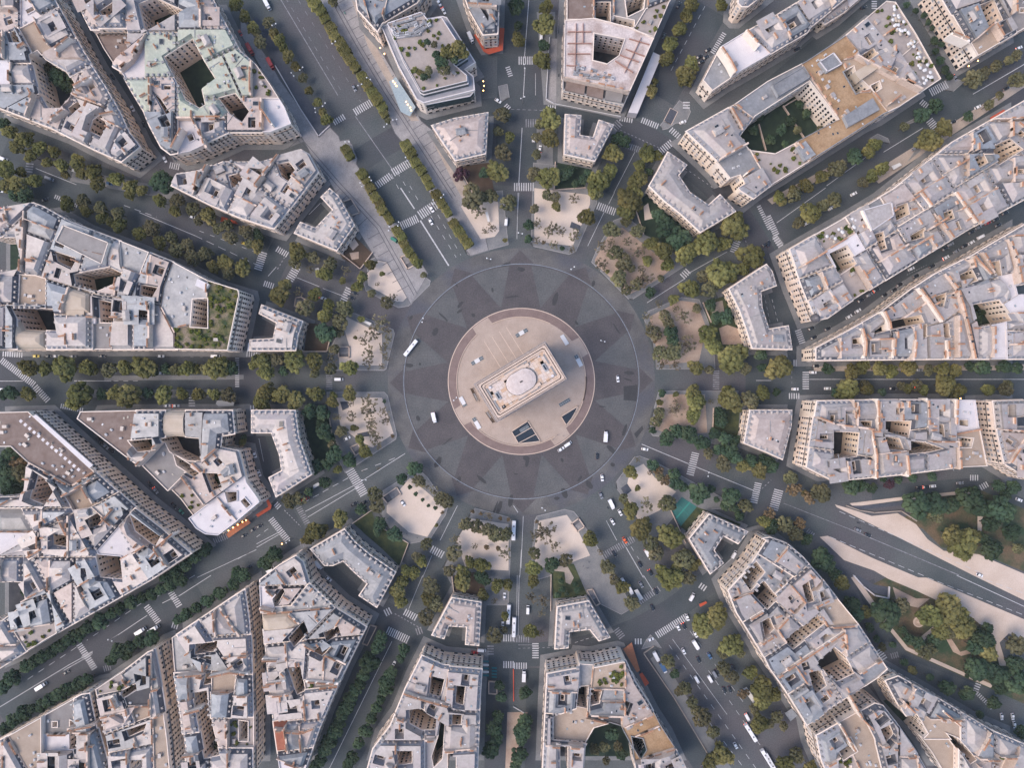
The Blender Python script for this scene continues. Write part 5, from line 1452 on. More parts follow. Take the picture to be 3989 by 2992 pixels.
for i in range(5):
    slab('striped_awning', f'b4 195,{73.5 + 3 * i} 200,{73.7 + 3 * i} 200,{75.4 + 3 * i} 195,{75.2 + 3 * i}', 3.1, 'awning_teal' if i % 2 == 0 else 'canvas', f'{nth(i)} {"teal" if i % 2 == 0 else "white"} strip awning by the six o\'clock corner, counted outward', posts=False)
for i in range(4):
    slab('striped_awning', f'b4 202.5,{79.3 + 2.6 * i} 207,{79.5 + 2.6 * i} 207,{80.8 + 2.6 * i} 202.5,{80.6 + 2.6 * i}', 3.0, 'awning_teal', f'{nth(i)} parasol strip of the outer teal row by the six o\'clock corner, counted outward', posts=False)
slab('site_shed', 'c1 120.5,44.5 127.5,48 107,97.5 99,96.5', 8, 'flat_white', 'long white temporary shed beside the building site', 'shed', 7.8, False)
slab('shelter', 'a3 187,13.5 200,13 202,15 201,18 188,18.5 186,16', 3.5, 'unit_grey', 'rounded grey kiosk roof under trees on the nine o\'clock avenue', 'kiosk', .4)
for s, lab in (('b2 50,65.5 53,64.8 54.5,67 52,68.5', 'white kiosk roof under trees on the ten o\'clock avenue'), ('b3 48.5,86.5 53,84 54.5,86 49,89.5', 'white bus shelter roof by the eight o\'clock avenue'), ('b2 91.5,111.5 93,110 99,112.5 97.5,114.5', 'white kiosk at the nine o\'clock sanded square'), ('d1 107,143 114,140 116,142 109,146', 'grey shelter roof on the two o\'clock avenue'), ('c4 104,13 107,12 112,20 109,22', 'pale stair canopy beside the five o\'clock mansion'), ('d4 15,119 21,115 26,121 20,126', 'light blue canopy under trees by the lower corner block'),
               ('b2 197,17 199,16 201,25 199,25', 'small pale kiosk in the sand, eleven o\'clock garden'), ('c4 198,98 201,96.5 212,112 209,114', 'long pale shelter among the trees of the five o\'clock avenue')):
    slab('shelter', s, 3.0, 'awning_teal' if 'blue' in lab and False else ('zinc_blue' if 'blue' in lab else 'canvas'), lab, 'shelter')
slab('terrace_canopy', 'a3 195,129 202,122 214,116 216,119 204,127 197,132', 3.2, 'awning_rust', 'rust canopy of the lit corner cafe on the eight o\'clock avenue')
slab('glass_porch', 'b1 114,70 120,66 137,92 132,100 124,96', 3.6, 'glass_roof', 'long glass porch with dark terrace in front of the stepped corner building', 'porch')
# terraces' lamps, lit at dusk
for i, (t, x, y) in enumerate([('a3', 199, 124.5), ('a3', 203, 122), ('a3', 207, 119.5), ('a3', 211, 117), ('a3', 214, 115.5), ('b1', 118.5, 72), ('b1', 120, 74), ('b1', 121.3, 76), ('b1', 129.5, 89.5), ('b1', 131, 92), ('b1', 133, 94.5), ('b1', 133.8, 96.8), ('b1', 107.5, 43.5), ('b1', 111, 48.5), ('b2', 36.8, 11), ('b2', 34.3, 15.5), ('b1', 195.5, 72), ('b1', 196, 76), ('b1', 195.5, 80), ('d1', 80, 52), ('d1', 170, 59), ('d1', 178, 54.5), ('d1', 203, 22), ('d1', 211, 16), ('d3', 163, 83 - 71.5), ('b3', 23.5, 135.8), ('c2', 185, 88), ('c2', 192.5, 103)]):
    p = pts(f'{t} {x},{y}')[0]
    o = put('terrace_lamp', None, None, (*p, 0)); q = place(*p)
    mb = MB(); mb.cyl((0, 0, 0), .06, 3.6, 6); mb.obj('post', 'iron', o)
    mb = MB(); mb.blob((0, 0, 3.9), .42, R, 0, 1, 1, 0); mb.obj('lamp', 'lamp_warm', o)
    tag(o, f'{nth(i)} small lit terrace lamp, near the {q[1]} o\'clock avenue', 'lamp', 'lit terrace lamps')

# ---------------------------------------------------------------- lamp posts, people
m = MB(); m.cyl((0, 0, 0), .14, 8.5, 8); m.box((0, 0, 8.3), (2.6, .12, .12), 0, 0); LPOST = m.mesh('lamp_post', ['iron_grey'])
m = MB(); m.blob((0, 0, 0), .42, R, 0, .9, 2, 0); GLOBE = m.mesh('globe', ['globe'])
posts = []
for t, x, y in [(('b1'), 15, 21), ('b1', 38.5, 59), ('b1', 31, 64), ('b1', 58, 90), ('b1', 50.5, 95), ('b1', 78, 122), ('b1', 119, 103), ('b1', 111, 108), ('b1', 129, 137), ('b1', 98, 154), ('b1', 90, 159), ('b2', 160, 3), ('b2', 152, 8), ('b2', 122, 27), ('b2', 114, 31), ('b1', 89, 73), ('b1', 96.5, 67.5), ('b1', 66.5, 36.5), ('c2', 6, 35), ('a4', 95, 56), ('b3', 92.5, 82), ('c3', 168, 77), ('c3', 26, 107), ('b2', 200, 57), ('b2', 143, 110), ('b3', 171, 12), ('c2', 51, 65), ('c2', 77, 128), ('b3', 27, 135), ('c1', 9.5, 57), ('c1', 8, 84), ('a4', 16, 134), ('d4', 150, 121)]:
    p = pts(f'{t} {x},{y}', 8.5)[0]
    o = put('street_lamp', None, None, (*p, .1), R.random() * 3)
    put('post', LPOST, o)
    for s in (-1.2, 1.2): put('globe', GLOBE, o, (s, 0, 8.75))
    q = place(*p); posts.append((o, 'grey post with two white globes', f'by the {q[1]} o\'clock avenue', q[0])); tag(o, None, 'street lamp', 'street lamps with white globes')
number_labels(posts, 'counting outward')

def person(stride, coat, legs, seed):
    """a standing or striding figure, one skinned body with clothes"""
    bm_v = [(0, 0, .95), (0, 0, 1.22), (0, 0, 1.42), (0, 0, 1.52), (0, .02, 1.64), (0, .03, 1.74)]
    rad = [.155, .15, .17, .065, .10, .085]
    ed = [(0, 1), (1, 2), (2, 3), (3, 4), (4, 5)]
    for s, f in ((-1, stride), (1, -stride)):
        b_ = len(bm_v)
        bm_v += [(s * .10, 0, .9), (s * .11, f * .16 + .03, .5), (s * .11, f * .34, .09), (s * .11, f * .34 + .14, .05)]
        rad += [.105, .075, .05, .045]; ed += [(0, b_), (b_, b_ + 1), (b_ + 1, b_ + 2), (b_ + 2, b_ + 3)]
        b_ = len(bm_v)
        bm_v += [(s * .19, 0, 1.43), (s * .25, -f * .1, 1.15), (s * .25, -f * .28 + .05, .92), (s * .25, -f * .33 + .06, .83)]
        rad += [.07, .05, .036, .035]; ed += [(2, b_), (b_, b_ + 1), (b_ + 1, b_ + 2), (b_ + 2, b_ + 3)]
    me = bpy.data.meshes.new('body'); me.from_pydata(bm_v, ed, [])
    o = bpy.data.objects.new('body', me); COL.objects.link(o)
    md = o.modifiers.new('s', 'SKIN')
    for i, r_ in enumerate(rad): me.skin_vertices[0].data[i].radius = (r_, r_ * (.75 if i in (0, 1, 2) else 1))
    me.skin_vertices[0].data[0].use_root = True
    o.modifiers.new('u', 'SUBSURF').levels = 1
    dg = bpy.context.evaluated_depsgraph_get()
    out = bpy.data.meshes.new_from_object(o.evaluated_get(dg))
    bpy.data.objects.remove(o)
    for m_ in (coat, legs, 'skin'): out.materials.append(MATS[m_])
    for p in out.polygons:
        c = p.center
        p.material_index = 2 if c.z > 1.5 or (abs(c.x) > .2 and c.z < .9) else (1 if c.z < .95 else 0)
        p.use_smooth = True
    h = MB(); h.blob((0, -.01, 1.72), .115, random.Random(seed), 0, .8, 1, .02)
    return out, h.mesh('hair', ['hair'])
FIG = [person(.6, 'cloth_blue', 'cloth_dark', 1), person(.0, 'cloth_dark', 'cloth_dark', 2), person(.9, 'cloth_light', 'cloth_blue', 3)]
WEAR = ['dark blue coat', 'black clothes', 'pale jacket']
ppl = []
for t, x, y in [('c3', 60, 156), ('c3', 62.5, 158), ('c3', 64, 157.5), ('c3', 65, 152.5), ('c3', 30, 121), ('c3', 40, 109.5), ('b3', 113, 115), ('b3', 138.5, 131.5), ('b3', 129.5, 128), ('b2', 87, 119), ('b2', 143, 71), ('b2', 133, 91.5), ('c2', 204, 130), ('c2', 30, 45), ('b1', 133, 51), ('b1', 143.5, 61), ('b1', 97, 51), ('c3', 43, 44), ('c3', 34, 47), ('c3', 38, 43), ('c4', 41.5, 73), ('c4', 38, 39), ('c4', 94, 41.5), ('b3', 179, 151), ('c3', 93, 78.5), ('c3', 101, 68), ('b3', 110, 34)]:
    k = R.randrange(3)
    p = pts(f'{t} {x},{y}')[0]; q = place(*p)
    o = put('person', None, None, (*p, .2), R.random() * 6.28)
    b_ = put('body', FIG[k][0], o); put('hair', FIG[k][1], o)
    ppl.append((o, ('standing' if k == 1 else 'walking') + ' person in ' + WEAR[k], f'near the {q[1]} o\'clock avenue', q[0])); tag(o, None, 'person', 'people on the squares')
number_labels(ppl, 'counting outward')
# ---------------------------------------------------------------- vehicles
def loft(mb, secs, m):
    """secs = [(x, half width, z low, z high)] along the car, cross section with a shoulder"""
    def ring_(x, w, z0, z1):
        return [(x, -w * .9, z0), (x, -w, z0 + (z1 - z0) * .35), (x, -w * .93, z0 + (z1 - z0) * .85), (x, -w * .72, z1), (x, w * .72, z1), (x, w * .93, z0 + (z1 - z0) * .85), (x, w, z0 + (z1 - z0) * .35), (x, w * .9, z0)]
    rs = [ring_(*s) for s in secs]
    for a, b_ in zip(rs, rs[1:]):
        for i in range(8):
            j = (i + 1) % 8
            mb.face([a[i], b_[i], b_[j], a[j]][::-1], m)
    mb.face(rs[0], m); mb.face(rs[-1][::-1], m)

def wheel_mesh():
    mb = MB()
    n = 12
    for k in range(n):
        a, b_ = 2 * pi * k / n, 2 * pi * (k + 1) / n
        P = lambda t, r, y: (r * cos(t), y, r * sin(t))
        mb.face([P(a, .32, -.11), P(b_, .32, -.11), P(b_, .32, .11), P(a, .32, .11)], 0)
        for y in (-.11, .11):
            mb.face([P(a, .32, y), P(b_, .32, y), P(b_, .2, y * 1.05), P(a, .2, y * 1.05)], 0)
            mb.face([P(a, .2, y * 1.05), P(b_, .2, y * 1.05), (0, y * 1.05, 0)], 1)
    return mb.mesh('wheel', ['rubber', 'silver_paint'])
WHEEL = wheel_mesh()
def small(name, size, m):
    mb = MB(); mb.box((0, 0, 0), size, 0, 0, True); return mb.mesh(name, [m])
HEADL, TAILL, TAILX = small('headlight', (.12, .42, .16), 'lamp_head'), small('tail_light', (.10, .36, .16), 'car_red'), small('tail_light', (.12, .42, .2), 'lamp_red')
MIRR = small('mirror', (.15, .22, .15), 'rubber')
VK = {}
def vehicle_parts(kind, colr):
    key = (kind, colr)
    if key in VK: return VK[key]
    c = 'car_' + colr
    P = []
    if kind == 'car':
        b_ = MB(); loft(b_, [(-2.15, .78, .35, .80), (-2.0, .86, .28, .92), (-1.2, .9, .25, .96), (.7, .9, .25, .92), (1.6, .86, .25, .82), (2.1, .76, .32, .66)], 0)
        loft(b_, [(-1.25, .66, 1.30, 1.40), (-1.0, .70, 1.28, 1.46), (.05, .70, 1.28, 1.47), (.3, .66, 1.28, 1.40)], 0)
        P.append(('body', b_.mesh('body', [c])))
        g_ = MB(); loft(g_, [(-1.95, .74, .9, .98), (-1.2, .74, .9, 1.36), (.25, .74, .9, 1.37), (1.05, .74, .86, .95)], 0)
        P.append(('glazing', g_.mesh('glazing', ['glass_dark'])))
        W = [(-1.35, .8), (1.3, .8)]; ends = (2.1, .62, .6, -2.15)
    elif kind == 'van':
        b_ = MB(); loft(b_, [(-2.6, .9, .4, 2.15), (-2.5, .98, .35, 2.25), (1.1, .98, .35, 2.25), (1.45, .93, .35, 2.05)], 0)
        loft(b_, [(1.4, .96, .35, 1.25), (2.2, .92, .35, 1.1), (2.5, .8, .4, .9)], 0)
        P.append(('body', b_.mesh('body', [c])))
        g_ = MB(); g_.face([(1.47, -.8, 2.0), (2.12, -.84, 1.16), (2.12, .84, 1.16), (1.47, .8, 2.0)], 0)
        g_.face([(.6, -1.0, 1.3), (1.9, -1.0, 1.25), (1.4, -.99, 1.9), (.6, -.99, 1.9)], 0); g_.face([(.6, 1.0, 1.3), (1.9, 1.0, 1.25), (1.4, .99, 1.9), (.6, .99, 1.9)][::-1], 0)
        P.append(('windscreen', g_.mesh('windscreen', ['glass_dark'])))
        W = [(-1.7, .88), (1.7, .88)]; ends = (2.5, .62, .75, -2.6)
    elif kind == 'truck':
        b_ = MB(); b_.box((-1.0, 0, .8), (5.6, 2.35, 2.4), 0, 0); b_.box((-.2, 0, .5), (7.0, 1.0, .3), 0, 1)
        P.append(('cargo_box', b_.mesh('cargo_box', [c if colr != 'black' else 'car_grey', 'iron'])))
        q = MB(); loft(q, [(2.0, 1.05, .4, 2.45), (2.3, 1.1, .4, 2.5), (3.0, 1.1, .4, 2.3), (3.5, 1.05, .4, 1.3)], 0)
        P.append(('cab', q.mesh('cab', ['car_white' if colr in ('orange', 'blue') else c])))
        g_ = MB(); g_.face([(3.05, -.92, 2.26), (3.5, -.92, 1.42), (3.5, .92, 1.42), (3.05, .92, 2.26)], 0); P.append(('windscreen', g_.mesh('windscreen', ['glass_dark'])))
        W = [(-2.6, .98), (2.6, .98)]; ends = (3.5, .75, .8, -3.8)
    elif kind == 'bus':
        b_ = MB(); loft(b_, [(-6.0, 1.2, .35, 2.9), (-5.8, 1.27, .3, 3.05), (5.7, 1.27, .3, 3.05), (6.0, 1.2, .35, 2.8)], 0)
        P.append(('body', b_.mesh('body', [c])))
        g_ = MB()
        for s in (-1, 1):
            f = [(-5.5, s * 1.29, 1.3), (5.5, s * 1.29, 1.3), (5.5, s * 1.255, 2.4), (-5.5, s * 1.255, 2.4)]; g_.face(f if s < 0 else f[::-1], 0)
        g_.face([(6.02, -1.1, 1.2), (6.02, 1.1, 1.2), (5.99, 1.1, 2.5), (5.99, -1.1, 2.5)], 0)
        P.append(('window_band', g_.mesh('window_band', ['glass_dark'])))
        for x in (-2.8, 2.6):
            h_ = MB(); h_.box((x, 0, 3.05), (1.0, .8, .14), 0, 0); P.append(('roof_hatch', h_.mesh('roof_hatch', ['iron_grey'])))
        W = [(-3.4, 1.12), (3.6, 1.12)]; ends = (6.0, .9, .7, -6.0)
    elif kind == 'bike':
        b_ = MB(); loft(b_, [(-1.0, .12, .55, .75), (-.5, .22, .5, .85), (.3, .2, .5, .95), (.8, .1, .5, .9)], 0); b_.box((.55, 0, .95), (.08, .75, .06), 0, 1)
        P.append(('body', b_.mesh('body', [c, 'iron'])))
        W = []; ends = (.85, 0, .8, -1.0)
    VK[key] = (P, W, ends)
    return VK[key]
CARS = '''b2 133,134,52,B,w 71,161,0,v,w 151,14,-62,c,w 150,25,-62,c,w 84,86.5,-18,c,k 81,90.5,-20,c,k 57,91,-22,c,w 119,41,-32,v,g 215,25,85,v,w 53,104,75,c,k
c2 90,160.5,-83,c,w 217,45,28,c,k
b3 153,28.5,-76,T,w 78,46,26,c,w 126,102,-55,c,w 92,74,24,b,k 2,76,-68,c,w 42,98,22,v,r 2,122,24,c,k 84,102.5,28,c,k 93,101,28,c,k 54,155,-50,T,w 12,159,32,v,w 70,117,70,c,w
c3 0.3,125,88,B,w 79.3,44,86,T,w 47,51,35,v,w 41,55.5,33,c,w 72,61,88,c,k 76.5,80,-84,c,w 75.5,95.3,-70,c,e 84.5,103,-64,T,w 92,110,-62,c,w 113.3,55.3,-10,c,w 85.5,118,-60,c,w 96,134,-58,c,o 87,145.5,-58,c,k 116,146,-60,T,w 109,155,-60,c,k 118,162,-60,c,k 126.5,164,-60,c,w 190,146,60,v,w 81.5,106,-60,b,k
c4 110,8,-60,c,e 123,14,-60,c,k 109,18,-60,c,k 119.7,28,-62,c,k 95,5.5,-60,v,w 100.5,12.5,-62,T,w 153.8,18.5,60,v,w 142,45,-65,c,w 147,44,-62,c,k 150,36.5,-70,c,w 157,51,-62,c,w 118,55.5,18,c,w 146.7,65.5,-64,c,w 157,60,-58,T,w 169,69.5,-60,c,b 159.5,73,-60,c,k 158,90,-60,v,w 169.5,89.5,-60,v,w 173.5,85.5,-60,v,e 176.5,83,-60,c,k 189,80,-60,c,k 181.5,99,-65,c,k 186.5,98.5,-65,c,k 201.5,122.5,-62,v,w 204,135,-58,B,w 191.5,147,-62,c,w 218,157,-58,B,w 12.5,29.5,88,v,w 9,86,88,T,w 0.5,44,88,B,w 123,70,-62,T,w 129,79.5,-62,T,b 164,163,60,c,k 29,28,60,b,k
b4 217,33,87,B,w 212,43,88,c,w 118,77,65,c,w 194,64.5,-5,v,w 188,66.5,-5,c,r 213.5,18,88,c,w 62,3,-40,c,w 6,33,80,c,e
d3 24,3.5,0,c,w 78.5,119,-22,b,k 78,125,-24,c,e 86.5,129.5,-24,c,k 183,164,-22,c,w 131,88.5,2,c,k 137,88,2,c,k 142.5,87.3,4,c,w 166,84.5,5,c,e 217,99,-22,c,w 48,91,5,c,w 2.5,157,25,c,w 5,161,25,c,w 197,90,-22,c,e 52,3,0,c,w 108,3,0,c,k 130,3,0,c,k
d4 42,18,-58,c,k 44.5,22.5,-60,c,w 47,26,-60,c,k 146.5,57.5,-16,c,k 46,104,-62,c,w 42,99,-62,c,k 57.5,146,-62,c,r 61,156.5,-60,c,w 63,164,-60,c,k 2,160,-60,B,w 202,122,-82,c,w 211.5,122,-82,c,w 213,129,-82,c,w 2,4,-60,c,k
d2 78,102,32,c,w 70.5,107,32,c,w 124,65.7,26,c,w 88,88,28,c,e 94,84,28,c,k 80.5,93,28,c,k 109,84,28,c,k 114,79.5,28,c,k 101,88.5,28,c,k 128,72,28,c,k 142,63.5,28,c,k 153.5,48.5,28,c,k 154,56,28,c,w 158,44.5,28,c,e 163,50.5,28,c,e 170,46,28,c,k 176,43,30,c,w 184,38,28,v,w 176,34,28,c,k 190,26,25,c,r 197,23,25,c,k 205,17.5,25,c,k 199,28,25,c,k 182,30,28,c,e 33.7,26.5,28,c,w 55,13.3,28,c,w 74.5,1,28,c,w 39.5,155,0,c,w 1,44,75,c,k 52,117.5,28,c,k 38,117,28,c,k 40,125,28,c,k 131,153,0,c,e 42,149.5,0,c,k
d1 26,42,25,c,k 83,6,18,c,k 181.5,92,28,c,w 160,105,25,c,k 127,128,32,c,e 206,76,30,c,k 217,41,25,c,w 162,67,-60,c,e 10,171,28,c,w
c1 146,105,22,c,w 168,42.5,28,c,k 160.5,48.5,28,c,k 166,49,28,c,k 162,53,28,c,k 129.7,31,72,c,k 142.5,4,60,c,k 24,32,88,v,w 17.5,119,88,v,w 23,128,85,c,w 39,64.5,85,b,k
b1 9.5,4.5,-62,T,w 84,75.5,-62,c,e 184.5,33,-65,T,w 208,86.5,-32,c,w 157,2,-62,c,w 161,9,-62,c,w 12.5,55.5,-62,T,r 76,11,-62,b,g
a1 114,93,-65,c,w 142,137,-65,c,w 3,137,-20,v,w 43,154,-20,v,e 64.5,147,-20,c,w 76,35.5,-55,c,k 93,44,-55,c,k 97,66,-55,c,k 124,107,-62,c,k 151,136,-65,c,k 60,3,-60,c,k 94,158,-18,c,b 0,164,-18,c,w 207,28,-62,c,r 216,43,-62,T,r
a2 39,6,18,c,k 4,13,20,c,k 52.5,24.5,-18,v,w 63,35.5,-20,c,r 72,42,-12,T,w 82,50.5,-25,B,w 95.5,56.5,-20,c,e 186,141,0,v,w 138.5,141,0,c,w 88,141,0,c,k 63,141,0,c,e 48.5,141,0,c,w 31,141,0,c,y 42,141,0,c,k 138,155.5,0,v,w 216.5,132,85,T,w 211,44,-22,c,y 166,21,-20,c,w 195,36,-25,b,k
a3 2,4,0,v,w 144,18,0,c,w 151.5,18,0,c,w 86,48,-48,v,k 91,53,-45,c,e 96,56.5,-45,c,k 129,86,-55,c,k 134,91,-55,c,e 150,104,-48,c,k 156,109,-48,c,g 165,116,-50,c,k 210,130,30,c,k 218,125,30,c,k 215,157,32,c,k 219.5,60,-72,c,w
a4 122,47.5,32,T,w 133.5,45.5,30,T,w 57,84,32,c,k 36.5,95,32,T,w'''
CN = {'w': 'white', 'k': 'black', 'e': 'grey', 'r': 'red', 'b': 'blue', 'o': 'orange', 'g': 'green', 'y': 'yellow'}
KN = {'c': ('car', 'car'), 'v': ('van', 'van'), 'T': ('truck', 'truck'), 'B': ('bus', 'bus'), 'b': ('bike', 'motorbike')}
vehs = []
for line in CARS.split('\n'):
    for t, f in rows(line):
        x, y = world(*uv(t, float(f[0]), float(f[1])), .7)
        kind, word = KN[f[3]]; colr = CN[f[4]]
        P, W, ends = vehicle_parts(kind, colr)
        o = put(word, None, None, (x, y, .02), radians(float(f[2])))
        if kind == 'truck' and colr == 'white': o.scale = (.92, .95, 1)
        o.empty_display_size = 1
        for n, me in P: put(n, me, o)
        for wx, wy in W:
            for s in (-1, 1): put('wheel', WHEEL, o, (wx, s * wy, .33), 0, (1, 1, 1) if kind == 'car' else (1.3, 1.3, 1.3))
        fx, fy, fz, bx = ends
        if kind != 'bike':
            lit = R.random() < .12
            for s in (-1, 1):
                put('headlight', HEADL, o, (fx - .05, s * fy, fz)); put('tail_light', TAILX if lit else TAILL, o, (bx + .03, s * fy, fz + .1))
                put('mirror', MIRR, o, ({'car': .75, 'van': 1.7, 'truck': 3.2, 'bus': 5.9}[kind], s * ({'car': .95, 'van': 1.08, 'truck': 1.22, 'bus': 1.4}[kind]), {'car': .95, 'van': 1.3, 'truck': 1.7, 'bus': 2.0}[kind]))
        r, av, side, lat, c1_, c2_ = place(x, y)
        if r < 84: w_ = 'on the setts of the roundabout'
        elif lat < 26: w_ = f'on the {av} o\'clock avenue'
        else: w_ = f'on a street between the {c1_} and {c2_} o\'clock avenues'
        vehs.append((o, f'{colr} {word}', w_, r)); tag(o, None, word, 'vehicles on the streets')
number_labels(vehs, 'counting outward')
# ---------------------------------------------------------------- pieces that stand on the roofs and give blocks their own look
def rooftop(name, s, z0, z1, m, label, cat, mtop=None, lip=None, win=False):
    p = ccw(pts(s, z1)); cx = sum(a[0] for a in p) / len(p); cy = sum(a[1] for a in p) / len(p)
    o = put(name, None, None, (cx, cy, z0)); tag(o, label, cat)
    q = [(a[0] - cx, a[1] - cy) for a in p]; h = z1 - z0
    mb = MB(); mb.prism(q, 0, h, 0, 1 if mtop else 0); mb.obj('body', [m] + ([mtop] if mtop else []), o)
    if lip:
        mb = MB(); qq = [a[:2] for a in offset([(*a, 0) for a in q], {0: .25})]; wall_run(mb, qq, .45, h, h + .7, 0, True); mb.obj('parapet', lip, o)
    if win:
        for a, b_ in zip(q, q[1:] + q[:1]):
            L = hypot(b_[0] - a[0], b_[1] - a[1]); n = ((b_[1] - a[1]) / L, -(b_[0] - a[0]) / L)
            mx, my = (a[0] + b_[0]) / 2 + cx, (a[1] + b_[1]) / 2 + cy
            if n[0] * mx + n[1] * my > 0: continue
            k = max(1, int(L / 3))
            for fl in range(int(h / 3.1)):
                for i in range(k):
                    t = (i + .5) / k
                    put('window', WIN, o, (a[0] + (b_[0] - a[0]) * t + n[0] * .05, a[1] + (b_[1] - a[1]) * t + n[1] * .05, .6 + fl * 3.1), atan2(-n[0], n[1]))
    return o
def strew(s, z, cnt, pool, name, label, cat, group, seed, clear=.8):
    p = ccw(pts(s, z)); pick, _ = sampler([[(*a, 0) for a in p]]); r = random.Random(seed)
    for i in range(cnt):
        g = pick(r, clear)
        if g:
            o = put(name, None, None, (*g[0], z), g[1]); tag(o, label, cat, group); put('casing', r.choice(pool), o)
EQ = []
for a, b_, c in ((3.4, 1.3, 1.4), (5.5, 1.1, 1.2), (2.0, 1.8, 1.6), (1.2, 1.2, 1.0), (7.0, .8, .9)):
    m = MB(); m.box((0, 0, 0), (a, b_, c), 0, 0); m.box((0, 0, c), (a * .8, b_ * .6, .12), 0, 1); EQ.append(m.mesh('casing', ['unit_grey' if a > 3 else 'unit_white', 'iron_grey']))
# stepped corner building
rooftop('plant_deck', 'b1 112,20 142,10 150,20 140,30 120,33', 22.8, 24.0, 'flat_white', 'pale plant deck at the back of the stepped corner building', 'plant deck', 'terrace', 'flat_white')
strew('b1 111,19 143,9 152,22 138,31 119,33', 24.0, 34, EQ, 'plant_unit', 'grey plant machinery crowded on the stepped corner building\'s back deck', 'machinery', 'plant machinery on the stepped building', 3, .5)
rooftop('glass_wing', 'b1 150,84 187,73 188.5,78 184,83 146,90.5', 8, 15.2, 'glass_teal', 'dark glass front with pale piers below the stepped terraces', 'glazed front', 'slate_pale', 'flat_white')
flat('tan_pavement', 'b1 82,0 86,2 104,42 128,86 140,104 133,104 118,80 96,40', .232, 'granite_tan'); flat('tan_pavement', 'b1 150,118 153,115 172,146 186,168 193,190 188,190 170,158', .232, 'granite_tan')
# building site
for i, s in enumerate(('c1 47,27 67,27', 'c1 47,37 67,37', 'c1 47,46 66,46', 'c1 46,56 62,57', 'c1 100,33 117,38', 'c1 97,42 113,48', 'c1 92,47 108,53', 'c1 88,52 103,62', 'c1 60,20 60,36', 'c1 54,20 53,60', 'c1 110,32 96,62')):
    p = pts(s, 22); mb = MB(); wall_run(mb, p, .35, 21.2, 22.4)
    tag(mb.obj('scaffold_rail', 'scaffold'), f'{nth(i)} rust red scaffold rail on the building site roof, clockwise from its corner', 'scaffold', 'scaffold rails on the building site')
strew('c1 52,55 66,58 92,66 88,72 50,66', 21.2, 22, EQ + CHIM[:2], 'site_gear', 'small gear and materials on the pale building site roof', 'site gear', 'gear on the building site roof', 5, .6)
rooftop('site_slab', 'c1 46,69 62,72 61,81 44.5,77', 15, 16.4, 'gravel_brown', 'dark open floor slab at the foot of the site, twelve o\'clock end', 'floor slab'); rooftop('site_slab', 'c1 64,72.5 78,75 77,85 63,81.5', 15, 16.4, 'gravel_brown', 'dark open floor slab at the foot of the site, in the middle', 'floor slab'); rooftop('site_slab', 'c1 80,76 95,80 93,88 79,85.5', 15, 16.4, 'gravel_grey', 'grey open floor slab at the foot of the site, one o\'clock end', 'floor slab')
# ochre roofed block
rooftop('roof_plant_room', 'd1 44.5,53 57,45 64.5,55 51.5,62', 22, 25, 'unit_grey', 'grey gridded plant room set in the square part of the ochre roof', 'plant room', 'zinc_grey', 'flat_white')
rooftop('roof_plant_room', 'd1 66,100 91,84 97,94 70,109', 22, 25, 'unit_grey', 'long grey plant room on the lower ochre roof strip', 'plant room', 'zinc_grey')
rooftop('roof_plant_room', 'd1 4,73 31,57 37,66.5 9.5,83', 22, 24.6, 'unit_grey', 'long grey panelled roof beside the dark green courtyard', 'plant room', 'zinc_grey', 'zinc_grey')
rooftop('roof_plant_room', 'd1 26,126 33,121 42,133 33,138', 20, 23.6, 'unit_grey', 'small grey striped roof at the lower end of the ochre block', 'plant room', 'zinc_grey')
rooftop('roof_vault', 'd1 75,62 90,53 96,58 80,69', 20, 26, 'vault_tan', 'pale rounded vault between the ochre roof and the planted terrace', 'vault')
# nine to ten block
rooftop('roof_block', 'a2 55,28 94,43 88,62 48,42', 24, 28.5, 'limestone_pale', 'wide grey topped roof block raised above the corner of the long block', 'roof block', 'gravel_grey', 'cornice_stone')
rooftop('roof_block', 'a2 32,57 45,61 42,72 30,68', 14, 19, 'plaster', 'small red roofed block beside the tan vaults', 'roof block', 'tile_red'); rooftop('roof_block', 'a2 46,66 56,70 52,76 44,73', 12, 17, 'plaster', 'little ochre topped block next to the red roof', 'roof block', 'gravel_ochre')
rooftop('roof_vault', 'a2 57,87 73,87 72,113 63,114 57,104', 20, 25, 'vault_tan', 'broad tan vault in the long block left of the garden', 'vault'); rooftop('roof_vault', 'a2 74,88 80,90 83,100 82,113 73,113', 20, 23.5, 'flat_white', 'narrow pale vault beside the broad tan one', 'vault')
for i in range(5):
    rooftop('sloped_glazing', f'a2 {151 + i * 2.6},{86 + i * .7} {153 + i * 2.6},{86.5 + i * .7} {151.5 + i * 2.6},{115.6} {149.4 + i * 2.6},{115.6}', 18 - i, 23.6 - i * 1.6, 'unit_grey' if i % 2 else 'flat_white', f'{nth(i)} stepped pale strip of the curved front by the garden court, counted toward the court', 'roof strip')
rooftop('roof_block', 'a2 170,74 180,79 177,84 168,80', 23, 26.5, 'limestone_pale', 'white cube on the roof at the head of the planted terrace', 'roof block', 'flat_white')
